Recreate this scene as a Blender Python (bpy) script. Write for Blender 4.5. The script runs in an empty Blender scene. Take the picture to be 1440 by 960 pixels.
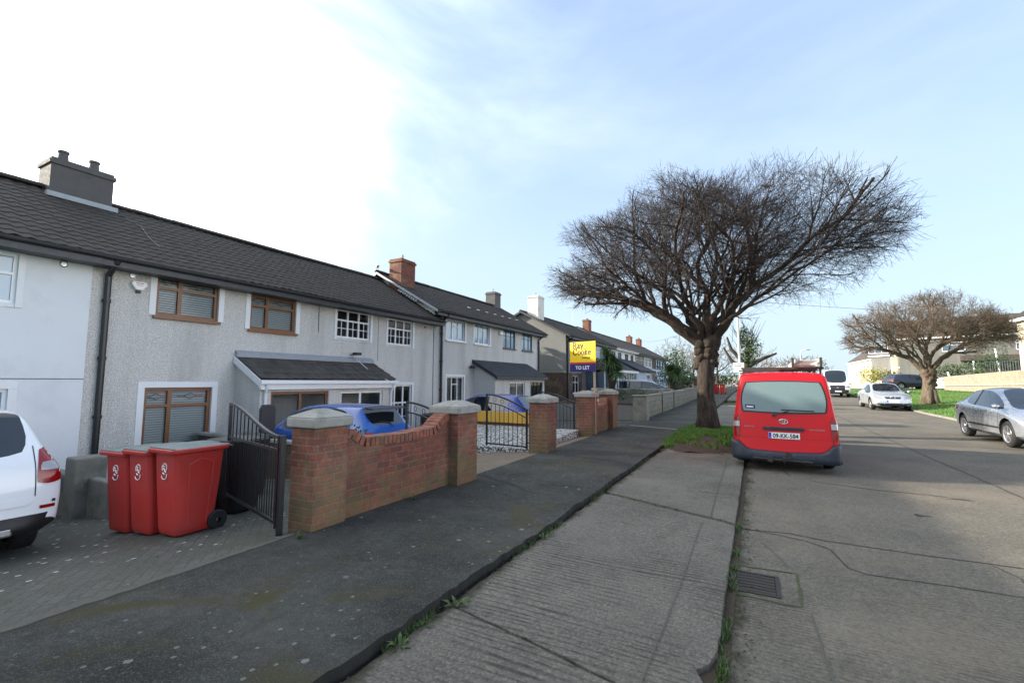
import bpy, bmesh, math, random
import numpy as np
from mathutils import Vector, Matrix
from mathutils.bvhtree import BVHTree
R = math.radians
random.seed(7)
C = bpy.context.scene.collection
S = bpy.context.scene
# ------------------------------------------------------------ camera, sky, sun, exposure
cam = bpy.data.cameras.new('camera'); camo = bpy.data.objects.new('camera', cam); C.objects.link(camo)
cam.sensor_width = 36; cam.lens = 645/1440*36; cam.clip_end = 4000; cam.clip_start = 0.05
r_ = Vector((0.8842310513, 0.4670327251, 0.0039851724)).normalized()
f_ = Vector((-0.4656116744, 0.8808073324, 0.0859314369)).normalized()
u_ = r_.cross(f_).normalized()
camo.matrix_world = Matrix(((r_.x, u_.x, -f_.x, 0), (r_.y, u_.y, -f_.y, 0), (r_.z, u_.z, -f_.z, 1.6), (0, 0, 0, 1)))
S.camera = camo
SUN_EL, SUN_PHI = 19.5, 20.0           # phi: how far behind the street's perpendicular the sun stands
sd = Vector((-math.cos(R(SUN_PHI))*math.cos(R(SUN_EL)), -math.sin(R(SUN_PHI))*math.cos(R(SUN_EL)), math.sin(R(SUN_EL))))
sun = bpy.data.lights.new('sun', 'SUN'); sun.energy = 2.7; sun.angle = R(0.6); sun.color = (1.0, 0.90, 0.76)
suno = bpy.data.objects.new('sun', sun); C.objects.link(suno); suno.location = sd*60
suno.rotation_euler = (-sd).to_track_quat('-Z', 'Y').to_euler()
S.view_settings.view_transform = 'Standard'; S.view_settings.look = 'None'
S.view_settings.exposure = 2.06; S.view_settings.gamma = 1
W = bpy.data.worlds.new('World'); S.world = W; W.use_nodes = True
nt = W.node_tree; nt.nodes.clear()
def NN(t, typ, **kw):
    n = t.nodes.new(typ)
    for k, v in kw.items(): setattr(n, k, v)
    return n
sky = NN(nt, 'ShaderNodeTexSky', sky_type='NISHITA', sun_disc=False, sun_elevation=R(SUN_EL), sun_rotation=math.atan2(sd.x, sd.y),
         air_density=1.0, dust_density=1.6, ozone_density=1.6)
tc = NN(nt, 'ShaderNodeTexCoord')
mp = NN(nt, 'ShaderNodeMapping'); mp.inputs['Scale'].default_value = (1.0, 1.0, 2.6); mp.inputs['Rotation'].default_value = (0.1, 0.25, 0.6)
nz = NN(nt, 'ShaderNodeTexNoise'); nz.inputs['Scale'].default_value = 1.5; nz.inputs['Detail'].default_value = 6; nz.inputs['Roughness'].default_value = .55; nz.inputs['Distortion'].default_value = .5
cr = NN(nt, 'ShaderNodeValToRGB'); cr.color_ramp.elements[0].position = .36; cr.color_ramp.elements[1].position = .74
cr.color_ramp.elements[0].color = (0, 0, 0, 1); cr.color_ramp.elements[1].color = (.8, .8, .8, 1)
L = nt.links.new
L(tc.outputs['Generated'], mp.inputs[0]); L(mp.outputs[0], nz.inputs[0]); L(nz.outputs[0], cr.inputs[0])
# haze glow: thin cloud thickens towards the sun and towards the horizon
dot = NN(nt, 'ShaderNodeVectorMath', operation='DOT_PRODUCT'); dot.inputs[1].default_value = sd
nrm = NN(nt, 'ShaderNodeVectorMath', operation='NORMALIZE'); L(tc.outputs['Generated'], nrm.inputs[0]); L(nrm.outputs[0], dot.inputs[0])
gl = NN(nt, 'ShaderNodeMapRange'); gl.inputs[1].default_value = .05; gl.inputs[2].default_value = .90; gl.interpolation_type = 'SMOOTHSTEP'; dn = NN(nt, 'ShaderNodeMath', operation='MULTIPLY_ADD'); dn.inputs[1].default_value = .9; L(nz.outputs[0], dn.inputs[0]); do_ = NN(nt, 'ShaderNodeMath', operation='SUBTRACT'); L(dot.outputs['Value'], do_.inputs[0]); do_.inputs[1].default_value = .45; L(do_.outputs[0], dn.inputs[2]); L(dn.outputs[0], gl.inputs[0])
sx = NN(nt, 'ShaderNodeSeparateXYZ'); L(nrm.outputs[0], sx.inputs[0])
hz = NN(nt, 'ShaderNodeMapRange'); hz.inputs[1].default_value = .02; hz.inputs[2].default_value = .55; hz.inputs[3].default_value = .95; hz.inputs[4].default_value = 0; L(sx.outputs[2], hz.inputs[0])
m1 = NN(nt, 'ShaderNodeMath', operation='MAXIMUM'); L(cr.outputs[0], m1.inputs[0]); L(hz.outputs[0], m1.inputs[1])
m2 = NN(nt, 'ShaderNodeMath', operation='ADD', use_clamp=True); gp = NN(nt, 'ShaderNodeMath', operation='POWER'); L(gl.outputs[0], gp.inputs[0]); gp.inputs[1].default_value = 3.6; L(m1.outputs[0], m2.inputs[0]); L(gl.outputs[0], m2.inputs[1])
cc = NN(nt, 'ShaderNodeMix', data_type='RGBA')     # cloud colour, brighter near the sun
cc.inputs[6].default_value = (1.5, 1.88, 2.12, 1); cc.inputs[7].default_value = (6.0, 6.1, 6.2, 1); L(gp.outputs[0], cc.inputs[0])
sc = NN(nt, 'ShaderNodeMix', data_type='RGBA', blend_type='MULTIPLY'); sc.inputs[0].default_value = 1; sc.inputs[7].default_value = (1.0, 1.0, 1.0, 1); L(sky.outputs[0], sc.inputs[6])
mx = NN(nt, 'ShaderNodeMix', data_type='RGBA'); L(m2.outputs[0], mx.inputs[0]); pv = NN(nt, 'ShaderNodeMix', data_type='RGBA'); pv.inputs[0].default_value = .62; pv.inputs[7].default_value = (1.02, 1.32, 2.1, 1); L(sc.outputs[2], pv.inputs[6]); L(pv.outputs[2], mx.inputs[6]); L(cc.outputs[2], mx.inputs[7])
# unseen bright sky patch opposite the sun, added as fill for the shaded facades
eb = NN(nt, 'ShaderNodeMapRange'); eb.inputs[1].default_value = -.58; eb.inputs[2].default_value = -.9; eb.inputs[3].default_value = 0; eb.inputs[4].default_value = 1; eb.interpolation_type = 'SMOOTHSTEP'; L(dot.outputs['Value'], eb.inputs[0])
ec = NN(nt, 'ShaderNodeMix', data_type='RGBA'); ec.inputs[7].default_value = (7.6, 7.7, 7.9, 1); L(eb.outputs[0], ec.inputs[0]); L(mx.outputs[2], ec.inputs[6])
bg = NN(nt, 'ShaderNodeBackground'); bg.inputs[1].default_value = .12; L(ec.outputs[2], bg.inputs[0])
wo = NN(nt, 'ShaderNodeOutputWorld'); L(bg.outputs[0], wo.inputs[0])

# ------------------------------------------------------------ material helpers
class T:
    """tiny wrapper for building a material's node tree"""
    def __init__(s, name):
        s.m = bpy.data.materials.new(name); s.m.use_nodes = True; s.t = s.m.node_tree; s.t.nodes.clear()
        s.b = s.t.nodes.new('ShaderNodeBsdfPrincipled'); s.o = s.t.nodes.new('ShaderNodeOutputMaterial'); s.L(s.b.outputs[0], s.o.inputs[0])
        s.g = s.t.nodes.new('ShaderNodeNewGeometry'); s.P = s.g.outputs['Position']; s.N = s.g.outputs['Normal']
        tcn = s.t.nodes.new('ShaderNodeTexCoord'); s.O = tcn.outputs['Object']
    def L(s, a, b): s.t.links.new(a, b)
    def n(s, typ, **kw):
        x = s.t.nodes.new(typ)
        for k, v in kw.items(): setattr(x, k, v)
        return x
    def set(s, k, v):
        i = s.b.inputs[k]
        if hasattr(v, 'links') or isinstance(v, bpy.types.NodeSocket): s.L(v, i)
        else: i.default_value = v
        return s
    def col(s, c): return (c[0], c[1], c[2], 1)
    def noise(s, scale, detail=4, rough=.55, vec=None, dist=0, out=0):
        x = s.n('ShaderNodeTexNoise'); x.inputs['Scale'].default_value = scale; x.inputs['Detail'].default_value = detail
        x.inputs['Roughness'].default_value = rough; x.inputs['Distortion'].default_value = dist
        s.L(vec or s.P, x.inputs['Vector']); return x.outputs[out]
    def vor(s, scale, vec=None, feature='F1', out='Distance', rnd=1):
        x = s.n('ShaderNodeTexVoronoi', feature=feature); x.inputs['Scale'].default_value = scale; x.inputs['Randomness'].default_value = rnd
        s.L(vec or s.P, x.inputs['Vector']); return x.outputs[out]
    def ramp(s, v, a, b, c0=0, c1=1):
        x = s.n('ShaderNodeMapRange'); x.inputs[1].default_value = a; x.inputs[2].default_value = b; x.inputs[3].default_value = c0; x.inputs[4].default_value = c1
        s.L(v, x.inputs[0]); return x.outputs[0]
    def mix(s, f, a, b, mode='MIX'):
        x = s.n('ShaderNodeMix', data_type='RGBA', blend_type=mode)
        for i, v in ((0, f), (6, a), (7, b)):
            if isinstance(v, bpy.types.NodeSocket): s.L(v, x.inputs[i])
            elif isinstance(v, (int, float)): x.inputs[i].default_value = v
            else: x.inputs[i].default_value = s.col(v)
        return x.outputs[2]
    def math(s, op, a, b=0, c=None):
        x = s.n('ShaderNodeMath', operation=op)
        for i, v in enumerate((a, b) if c is None else (a, b, c)):
            if isinstance(v, bpy.types.NodeSocket): s.L(v, x.inputs[i])
            else: x.inputs[i].default_value = v
        return x.outputs[0]
    def scale(s, v, sc, rot=(0, 0, 0), loc=(0, 0, 0)):
        x = s.n('ShaderNodeMapping'); x.inputs['Scale'].default_value = sc; x.inputs['Rotation'].default_value = rot; x.inputs['Location'].default_value = loc; s.L(v, x.inputs[0]); return x.outputs[0]
    def boxmap(s):
        """wall coordinates: (along, up) whichever way the face looks"""
        a = s.n('ShaderNodeSeparateXYZ'); s.L(s.P, a.inputs[0]); b = s.n('ShaderNodeSeparateXYZ'); s.L(s.N, b.inputs[0])
        k = s.math('GREATER_THAN', s.math('ABSOLUTE', b.outputs[0]), .7)
        al = s.n('ShaderNodeMix', data_type='FLOAT'); s.L(k, al.inputs[0]); s.L(a.outputs[0], al.inputs[2]); s.L(a.outputs[1], al.inputs[3])
        c = s.n('ShaderNodeCombineXYZ'); s.L(al.outputs[0], c.inputs[0]); s.L(a.outputs[2], c.inputs[1]); return c.outputs[0]
    def bump(s, h, strength=.4, dist=.01, prev=None):
        x = s.n('ShaderNodeBump'); x.inputs['Strength'].default_value = strength; x.inputs['Distance'].default_value = dist; s.L(h, x.inputs['Height'])
        if prev: s.L(prev, x.inputs['Normal'])
        s.L(x.outputs[0], s.b.inputs['Normal']); return x.outputs[0]
M = {}
def basic(name, c, rough=.6, metal=0, var=.12, vs=3, coat=0, bs=0, bd=.002, bsc=60, spec=.5, dirt=None):
    t = T(name)
    n = t.noise(vs, 5)
    a = tuple(x*(1-var) for x in c); b = tuple(min(1, x*(1+var)) for x in c)
    cc_ = t.mix(n, a, b)
    if dirt: cc_ = t.mix(t.ramp(t.noise(dirt[1], 6, .65), .5, .75, 0, dirt[2]), cc_, dirt[0])
    t.set('Base Color', cc_); t.set('Roughness', t.ramp(t.noise(vs*4, 3), .2, .8, max(.02, rough*.85), min(1, rough*1.15))); t.set('Metallic', metal); t.set('Coat Weight', coat); t.set('Specular IOR Level', spec)
    if bs: t.bump(t.noise(bsc, 4), bs, bd)
    M[name] = t.m; return t.m
def pebble(name, c, dark, scale=55, tint=None):
    t = T(name); v = t.vor(scale); n = t.noise(.9, 6, .6); sp = t.noise(scale*1.3, 2)
    k = t.mix(t.ramp(sp, .38, .62), dark, c); k = t.mix(t.ramp(n, .35, .75, 0, .35), k, tuple(x*.82 for x in c))
    # rain streaks and grime, stretched downwards
    st = t.noise(1.6, 5, .6, t.scale(t.P, (1, 1, .12)))
    k = t.mix(t.ramp(st, .50, .78, 0, .5), k, tint or (.26, .27, .25))
    t.set('Base Color', k); t.set('Roughness', .9); t.set('Specular IOR Level', .2); t.bump(v, .8, .02); M[name] = t.m
def bricks(name, c1, c2, mortar, w=.24, h=.082, ms=.010, moss=None, flip=False):
    t = T(name); bm_ = t.boxmap(); x = t.n('ShaderNodeTexBrick'); x.inputs['Scale'].default_value = 1
    x.inputs['Brick Width'].default_value = w; x.inputs['Row Height'].default_value = h; x.inputs['Mortar Size'].default_value = ms; x.inputs['Mortar Smooth'].default_value = .3; x.inputs['Bias'].default_value = -.1
    jit = t.noise(9, 3, vec=t.P, out=1); v = t.n('ShaderNodeVectorMath', operation='MULTIPLY_ADD'); t.L(jit, v.inputs[0]); v.inputs[1].default_value = (.012, .012, 0); t.L(bm_, v.inputs[2])
    t.L(v.outputs[0], x.inputs['Vector']); x.inputs['Color1'].default_value = t.col(c1); x.inputs['Color2'].default_value = t.col(c2); x.inputs['Mortar'].default_value = t.col(mortar)
    k = t.mix(t.ramp(t.noise(14, 7, .7), .35, .65, 0, .6), x.outputs[0], tuple(q*.4 for q in c1)); k = t.mix(t.ramp(t.noise(2.6, 5, .7), .48, .62, 0, .5), k, (.075, .06, .05)); k = t.mix(t.ramp(t.noise(33, 5, .8), .60, .70, 0, .6), k, (.34, .31, .27))
    k = t.mix(t.ramp(t.noise(1.7, 5), .5, .75, 0, .55), k, (.30, .22, .13))
    if moss:
        z = t.n('ShaderNodeSeparateXYZ'); t.L(t.P, z.inputs[0])
        mz = t.math('ADD', t.ramp(z.outputs[2], moss[0], moss[1], .45, -.1), t.ramp(t.noise(4, 6), .3, .7, -.35, .35)); mz = t.math('MAXIMUM', mz, 0)
        k = t.mix(mz, k, (.11, .12, .05))
    t.set('Base Color', k); t.set('Roughness', .85); t.set('Specular IOR Level', .25)
    hgt = t.math('ADD', t.math('MULTIPLY', t.math('SUBTRACT', 1, x.outputs[1]), 1.0), t.math('MULTIPLY', t.noise(50, 4), .35)); t.bump(hgt, .7, .012); M[name] = t.m
pebble('pebbledash', (.80, .775, .74), (.48, .46, .43), 42)
pebble('pebbledash_b', (.74, .72, .695), (.46, .45, .43), 42)
pebble('pebbledash_grey', (.27, .27, .26), (.18, .18, .17), 60)
pebble('pebbledash_shaded', (.19, .185, .175), (.12, .12, .11), 60)  # shaded copy of the grey pebbledash, the shade put into its colour
pebble('render_tan', (.33, .30, .24), (.26, .23, .18), 70)
pebble('render_mauve', (.27, .23, .24), (.22, .19, .2), 70)
basic('render_white', (.74, .76, .78), .75, var=.05, vs=1.2, bs=.5, bd=.01, bsc=26, dirt=((.42, .44, .42), 1.1, .35))
basic('render_blue', (.42, .50, .62), .8, var=.06, bs=.3, bsc=30)
basic('render_cream', (.62, .55, .42), .8, var=.06, bs=.3, bsc=30)
basic('surround_white', (.78, .79, .80), .55, var=.04, vs=2)
basic('upvc', (.80, .81, .82), .3, var=.03, vs=2)
basic('upvc_brown', (.20, .085, .035), .35, var=.3, vs=14)
basic('dark_frame', (.03, .035, .05), .4)
basic('fascia', (.035, .04, .05), .45, var=.3)
basic('lead', (.30, .33, .36), .5, var=.2, vs=6, bs=.3, bsc=20)
basic('chimney_render', (.10, .095, .095), .9, var=.3, vs=4, bs=.4, bsc=40, dirt=((.08, .08, .07), 2, .7))
basic('chimney_white', (.62, .61, .57), .9, var=.12, vs=4, bs=.4, bsc=40, dirt=((.3, .26, .2), 2, .6))
basic('clay', (.30, .15, .10), .8, var=.2)
basic('black_paint', (.012, .013, .015), .35, var=.4, vs=8, bs=.15, bsc=80)
basic('black_plastic', (.018, .018, .02), .5, var=.3)
basic('rubber', (.016, .016, .017), .8, var=.25, vs=12, bs=.2, bsc=90)
basic('alloy', (.55, .56, .58), .3, .85, var=.08)
basic('steel', (.5, .5, .5), .4, .9, var=.15)
basic('rust', (.16, .07, .035), .8, .2, var=.4, vs=10)
basic('ladder_metal', (.40, .39, .36), .6, .0, var=.2)
basic('rack_dark', (.05, .045, .045), .6, .3, var=.3)
basic('capstone', (.30, .29, .265), .9, var=.3, vs=7, bs=.5, bsc=45, bd=.006, dirt=((.10, .11, .07), 5, .75))
basic('old_concrete', (.22, .21, .18), .95, var=.3, vs=5, bs=.6, bsc=30, bd=.01, dirt=((.07, .08, .05), 3, .85))
basic('stone_wall', (.25, .225, .17), .9, var=.45, vs=4, bs=.9, bsc=9, bd=.05, dirt=((.26, .22, .15), 3, .5))
basic('bin_red', (.48, .034, .028), .45, var=.12, vs=5, bs=.12, bsc=60, dirt=((.24, .06, .045), 2.5, .6))
basic('bin_lid', (.10, .135, .14), .4, var=.15)
basic('bin_dark', (.02, .022, .024), .5, var=.2)
basic('white_mark', (.78, .78, .78), .6, var=.03)
basic('sign_yellow', (.86, .56, .005), .4, var=.02)
basic('sign_navy', (.02, .015, .12), .4, var=.02)
basic('sign_red', (.6, .03, .03), .4, var=.02)
basic('board_yellow', (.62, .36, .05), .6, var=.15, vs=5)
basic('timber', (.38, .30, .20), .8, var=.25, vs=9)
basic('timber_dark', (.05, .045, .05), .8, var=.2)
basic('paint_white', (.80, .82, .84), .25, coat=.6, var=.02)
basic('paint_red', (.60, .004, .010), .32, coat=.25, var=.05, vs=2, spec=.3)
basic('paint_blue', (.012, .085, .36), .25, 0, coat=.7, var=.05)
basic('paint_royal', (.010, .03, .27), .25, 0, coat=.7, var=.05)
basic('paint_silver', (.46, .49, .54), .26, .65, coat=.8, var=.03)
basic('paint_silver_light', (.60, .64, .68), .26, .55, coat=.8, var=.03)
basic('paint_navy', (.015, .02, .045), .2, .2, coat=1, var=.05)
basic('paint_dark', (.02, .025, .04), .2, .2, coat=1, var=.05)
basic('bumper_blue', (.022, .028, .045), .55, var=.2, vs=6, dirt=((.09, .09, .09), 4, .5))
basic('lamp_red', (.26, .002, .004), .15, coat=.4, var=.05)
basic('iron', (.045, .04, .036), .6, .3, var=.4, vs=10)
basic('lamp_clear', (.36, .34, .34), .12, .3, coat=1, var=.05)
basic('plate_white', (.82, .83, .82), .35, var=.02)
basic('plate_blue', (.02, .06, .45), .35, var=.02)
basic('ink', (.01, .01, .012), .5, var=.02)
basic('chrome', (.75, .75, .76), .15, 1, var=.02)
basic('gravel_mat', (.55, .55, .54), .9, var=.2, vs=30)
basic('gull_white', (.7, .7, .68), .7, var=.1)
basic('bird_dark', (.02, .02, .022), .7)
basic('blind_white', (.80, .84, .84), .6, var=.04)
basic('curtain', (.55, .53, .50), .8, var=.12, vs=6)
basic('warm_lamp', (.9, .8, .6), .5)
basic('interior', (.12, .10, .09), .9, var=.3, vs=1.5)
basic('pale_post', (.6, .6, .56), .6, var=.15)
basic('asphalt_patch', (.10, .10, .10), .9, var=.2, bs=.4)
def glass(name, tint=(.02, .025, .03), rough=.03, trans=.45):
    t = T(name); t.set('Base Color', t.col(tint)); t.set('Roughness', rough); t.set('Specular IOR Level', .9); t.set('Coat Weight', .5); t.set('Coat Roughness', .02)
    tr = t.n('ShaderNodeBsdfTransparent'); tr.inputs[0].default_value = (.88, .93, .95, 1); fr = t.n('ShaderNodeLayerWeight'); fr.inputs[0].default_value = .35
    f = t.math('MULTIPLY', t.math('SUBTRACT', 1, fr.outputs[0]), trans); ms = t.n('ShaderNodeMixShader'); t.L(f, ms.inputs[0]); t.L(t.b.outputs[0], ms.inputs[1]); t.L(tr.outputs[0], ms.inputs[2]); t.L(ms.outputs[0], t.o.inputs[0])
    t.bump(t.noise(1.3, 2), .08, .02); M[name] = t.m
glass('glass', trans=.85); glass('glass_dark', (.012, .016, .022), .03, .12)
glass('glass_far', (.06, .09, .13), .06, .0)
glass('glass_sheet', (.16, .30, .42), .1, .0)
# frosted, condensation-covered rear window of the red van
t = T('glass_fogged'); t.set('Base Color', t.mix(t.noise(60, 3), (.105, .165, .17), (.19, .26, .26))); t.set('Roughness', .28); t.set('Coat Weight', .8); t.set('Specular IOR Level', .6); M['glass_fogged'] = t.m
# roof tiles
def tiles(name, c, moss):
    t = T(name); n = t.noise(3, 6, .65); cell = t.vor(3.2, t.scale(t.P, (1, 1.1, 1)), out='Color')
    k = t.mix(t.ramp(n, .3, .75), tuple(x*.6 for x in c), tuple(x*1.35 for x in c)); sp = t.n('ShaderNodeSeparateColor'); t.L(cell, sp.inputs[0]); k = t.mix(t.math('MULTIPLY', sp.outputs[0], .35), k, (.045, .03, .025))
    k = t.mix(t.ramp(t.noise(12, 6, .7), .56, .72, 0, .7), k, moss); k = t.mix(t.ramp(t.noise(45, 3, .7), .66, .74, 0, .6), k, (.30, .30, .27))
    t.set('Base Color', k); t.set('Roughness', .8); t.set('Specular IOR Level', .3); t.bump(t.noise(60, 4), .4, .006); M[name] = t.m
tiles('tiles_brown', (.042, .037, .033), (.062, .066, .04)); tiles('tiles_porch', (.085, .078, .070), (.10, .10, .07)); tiles('tiles_slate', (.045, .05, .06), (.05, .055, .05)); tiles('tiles_far', (.085, .07, .06), (.07, .07, .05))
bricks('brick_red', (.29, .082, .052), (.13, .05, .042), (.18, .145, .115), moss=(0.0, .6))
bricks('brick_pier', (.31, .10, .065), (.17, .07, .054), (.22, .175, .13), moss=(0.0, .8))
bricks('brick_brown', (.11, .065, .05), (.075, .045, .04), (.12, .10, .09))
bricks('brick_far', (.32, .11, .07), (.22, .08, .06), (.2, .16, .13), w=.24, h=.08)
bricks('brick_blocks', (.30, .29, .26), (.22, .22, .20), (.12, .12, .10), w=.46, h=.23, ms=.012, moss=(0, 1.0))
# paving
def asphalt(name, base, dk, specks=True, moss=.5):
    t = T(name); n = t.noise(.8, 7, .6); f = t.noise(95, 5, .8); k = t.mix(t.ramp(n, .38, .62), tuple(x*.7 for x in dk), tuple(x*1.25 for x in base)); k = t.mix(t.ramp(f, .52, .68, 0, .85), k, (.22, .22, .20)); k = t.mix(t.ramp(t.noise(9, 8, .8), .42, .62, 0, .5), k, (.024, .026, .022)); k = t.mix(t.ramp(f, .3, .45, .5, 0), k, (.012, .012, .013))
    k = t.mix(t.ramp(t.noise(.75, 7, .65, dist=1.2), .52, .66, 0, moss), k, (.062, .056, .018)); k = t.mix(t.ramp(t.noise(2.3, 5, .7), .55, .8, 0, .4), k, (.12, .10, .085))
    if specks:
        v = t.vor(3.1); w = t.vor(9.5, t.scale(t.P, (1, 1, 1), loc=(3.3, 1.7, 0))); g = t.noise(.9, 3)
        a = t.math('MULTIPLY', t.math('LESS_THAN', t.math('ADD', v, t.math('MULTIPLY', t.noise(40, 2), .10)), .13), t.ramp(g, .42, .5)); b = t.math('MULTIPLY', t.math('LESS_THAN', t.math('ADD', w, t.math('MULTIPLY', t.noise(70, 2), .12)), .2), t.ramp(g, .48, .55))
        k = t.mix(t.math('MULTIPLY', a, .45), k, (.38, .38, .36)); k = t.mix(t.math('MULTIPLY', b, .45), k, (.30, .31, .28))
    t.set('Base Color', k); t.set('Roughness', .92); t.set('Specular IOR Level', .25); t.bump(t.math('ADD', f, t.math('MULTIPLY', t.noise(14, 6, .8), .8)), .9, .012); M[name] = t.m
asphalt('pavement_asphalt', (.058, .058, .052), (.034, .035, .032), True, .8)
asphalt('asphalt_plain', (.07, .07, .07), (.05, .05, .05), False, .1)
def concrete(name, base, dk, ridge_scale, ridge_amt, region=None, warm=.3, edges=()):
    t = T(name); n = t.noise(.7, 7, .6); f = t.noise(50, 6, .85)
    k = t.mix(t.ramp(n, .3, .7), dk, base); k = t.mix(t.ramp(f, .5, .68, 0, .75), k, tuple(min(1, x*1.9) for x in base)); k = t.mix(t.ramp(f, .32, .48, .8, 0), k, tuple(x*.35 for x in dk))
    k = t.mix(t.ramp(t.noise(.45, 5, .65, t.scale(t.P, (1, 1, 1), loc=(7, 3, 0))), .5, .75, 0, warm), k, (.25, .205, .15)); k = t.mix(t.ramp(t.noise(3.2, 8, .75), .54, .70, 0, .5), k, (.07, .068, .055)); k = t.mix(t.ramp(t.noise(19, 7, .8), .50, .68, 0, .5), k, tuple(x*.45 for x in dk))
    mpv = t.scale(t.P, (.10, 1, 1)); d = t.noise(3.0, 3, .6, mpv); y = t.n('ShaderNodeSeparateXYZ'); t.L(t.P, y.inputs[0])
    ph = t.math('ADD', t.math('MULTIPLY', y.outputs[1], ridge_scale), t.math('MULTIPLY', d, 22.0)); wv = t.math('SINE', ph); wv = t.math('MULTIPLY_ADD', wv, .5, .5)
    reg = t.math('MULTIPLY', t.ramp(t.noise(.9, 4), .40, .58, .15, 1), t.ramp(t.noise(7, 6, .75), .36, .56, .15, 1))
    if region: reg = t.math('MULTIPLY', reg, t.ramp(y.outputs[1], region[0], region[1], 1, .15))
    am = t.math('MULTIPLY', t.ramp(wv, .0, .42, ridge_amt, 0), reg); k = t.mix(am, k, tuple(x*.25 for x in dk))
    for (x0, w) in edges:      # silt and moss lying along the kerbs
        xs_ = t.n('ShaderNodeSeparateXYZ'); t.L(t.P, xs_.inputs[0]); dd = t.math('ABSOLUTE', t.math('SUBTRACT', xs_.outputs[0], x0)); nn = t.math('ADD', t.math('MULTIPLY', t.math('SUBTRACT', t.noise(2.6, 7, .7), .5), w*4.5), t.math('MULTIPLY', t.math('SUBTRACT', t.noise(30, 5, .8), .5), w*1.5))
        k = t.mix(t.ramp(t.math('ADD', dd, nn), w*.2, w*1.3, .9, 0), k, t.mix(t.noise(24, 4), (.030, .027, .019), (.062, .060, .035)))
    t.set('Base Color', k); t.set('Roughness', .93); t.set('Specular IOR Level', .2)
    h = t.math('ADD', t.math('MULTIPLY', t.math('MULTIPLY', wv, reg), 1.0), t.math('MULTIPLY', f, .9)); t.bump(h, .9, .010); M[name] = t.m
concrete('verge_concrete', (.178, .163, .138), (.112, .104, .088), 104, .75, edges=((-2.06, .07), (-.25, .02)))
concrete('road_concrete', (.165, .149, .122), (.108, .098, .08), 150, .55, (4.2, 6.5), .55, edges=((-.27, .13),))
def cobbles():
    t = T('driveway_cobble'); x = t.n('ShaderNodeTexBrick'); x.inputs['Scale'].default_value = 1; x.inputs['Brick Width'].default_value = .2; x.inputs['Row Height'].default_value = .1; x.inputs['Mortar Size'].default_value = .006
    t.L(t.scale(t.P, (1, 1, 1), rot=(0, 0, R(38))), x.inputs['Vector']); x.inputs['Color1'].default_value = (.10, .095, .085, 1); x.inputs['Color2'].default_value = (.06, .06, .055, 1); x.inputs['Mortar'].default_value = (.03, .035, .02, 1)
    k = t.mix(t.ramp(t.noise(1.4, 7, .65), .36, .60, 0, .85), x.outputs[0], (.048, .050, .034)); k = t.mix(t.ramp(t.noise(40, 5, .8), .5, .68, 0, .6), k, (.16, .155, .13)); v = t.vor(7.5); g = t.ramp(t.noise(.8, 3), .45, .55)
    a = t.math('MULTIPLY', t.math('LESS_THAN', t.math('ADD', v, t.math('MULTIPLY', t.noise(60, 2), .14)), .24), g); k = t.mix(t.math('MULTIPLY', a, .8), k, (.46, .47, .44)); k = t.mix(t.ramp(t.noise(25, 5, .7), .62, .72, 0, .5), k, (.22, .20, .17))
    t.set('Base Color', k); t.set('Roughness', .85); t.bump(t.math('ADD', t.math('MULTIPLY', x.outputs[1], -1), t.math('MULTIPLY', t.noise(60), .3)), .6, .01); M['driveway_cobble'] = t.m
    t = T('driveway_paver'); x = t.n('ShaderNodeTexBrick'); x.inputs['Scale'].default_value = 1; x.inputs['Brick Width'].default_value = .2; x.inputs['Row Height'].default_value = .1; x.inputs['Mortar Size'].default_value = .007
    t.L(t.P, x.inputs['Vector']); x.inputs['Color1'].default_value = (.22, .16, .11, 1); x.inputs['Color2'].default_value = (.16, .125, .09, 1); x.inputs['Mortar'].default_value = (.06, .05, .035, 1)
    k = t.mix(t.ramp(t.noise(1.4, 6), .45, .7, 0, .5), x.outputs[0], (.12, .11, .08)); t.set('Base Color', k); t.set('Roughness', .85); t.bump(t.math('MULTIPLY', x.outputs[1], -1), .6, .01); M['driveway_paver'] = t.m
    t = T('white_pebbles'); v = t.vor(26, out='Color'); s_ = t.n('ShaderNodeSeparateColor'); t.L(v, s_.inputs[0]); d = t.vor(26)
    k = t.mix(t.ramp(s_.outputs[0], .3, .7), (.12, .125, .12), (.72, .72, .70)); k = t.mix(t.ramp(d, .5, .8), k, (.03, .03, .03)); t.set('Base Color', k); t.set('Roughness', .8); t.bump(t.math('MULTIPLY', d, -1), .9, .03); M['white_pebbles'] = t.m
cobbles()
def greens(name, a, b, rough=.6, vs=3):
    t = T(name); k = t.mix(t.ramp(t.noise(vs, 4), .3, .7), a, b); k = t.mix(t.ramp(t.noise(vs*9, 2), .35, .7, 0, .6), k, tuple(x*1.5 for x in b)); t.set('Base Color', k); t.set('Roughness', rough); t.set('Specular IOR Level', .3)
    t.b.inputs['Subsurface Weight'].default_value = 0
    M[name] = t.m
greens('grass_blade', (.045, .11, .014), (.09, .19, .03)); greens('grass_base', (.05, .09, .018), (.085, .15, .03), .95, 2)
greens('leaf_dark', (.018, .04, .014), (.04, .075, .022)); greens('leaf_mid', (.026, .052, .015), (.05, .085, .022)); greens('leaf_yellow', (.17, .17, .015), (.30, .27, .03)); greens('leaf_cord', (.035, .075, .03), (.08, .13, .045))
greens('soil', (.03, .022, .016), (.055, .042, .028), .95, 6)
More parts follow.
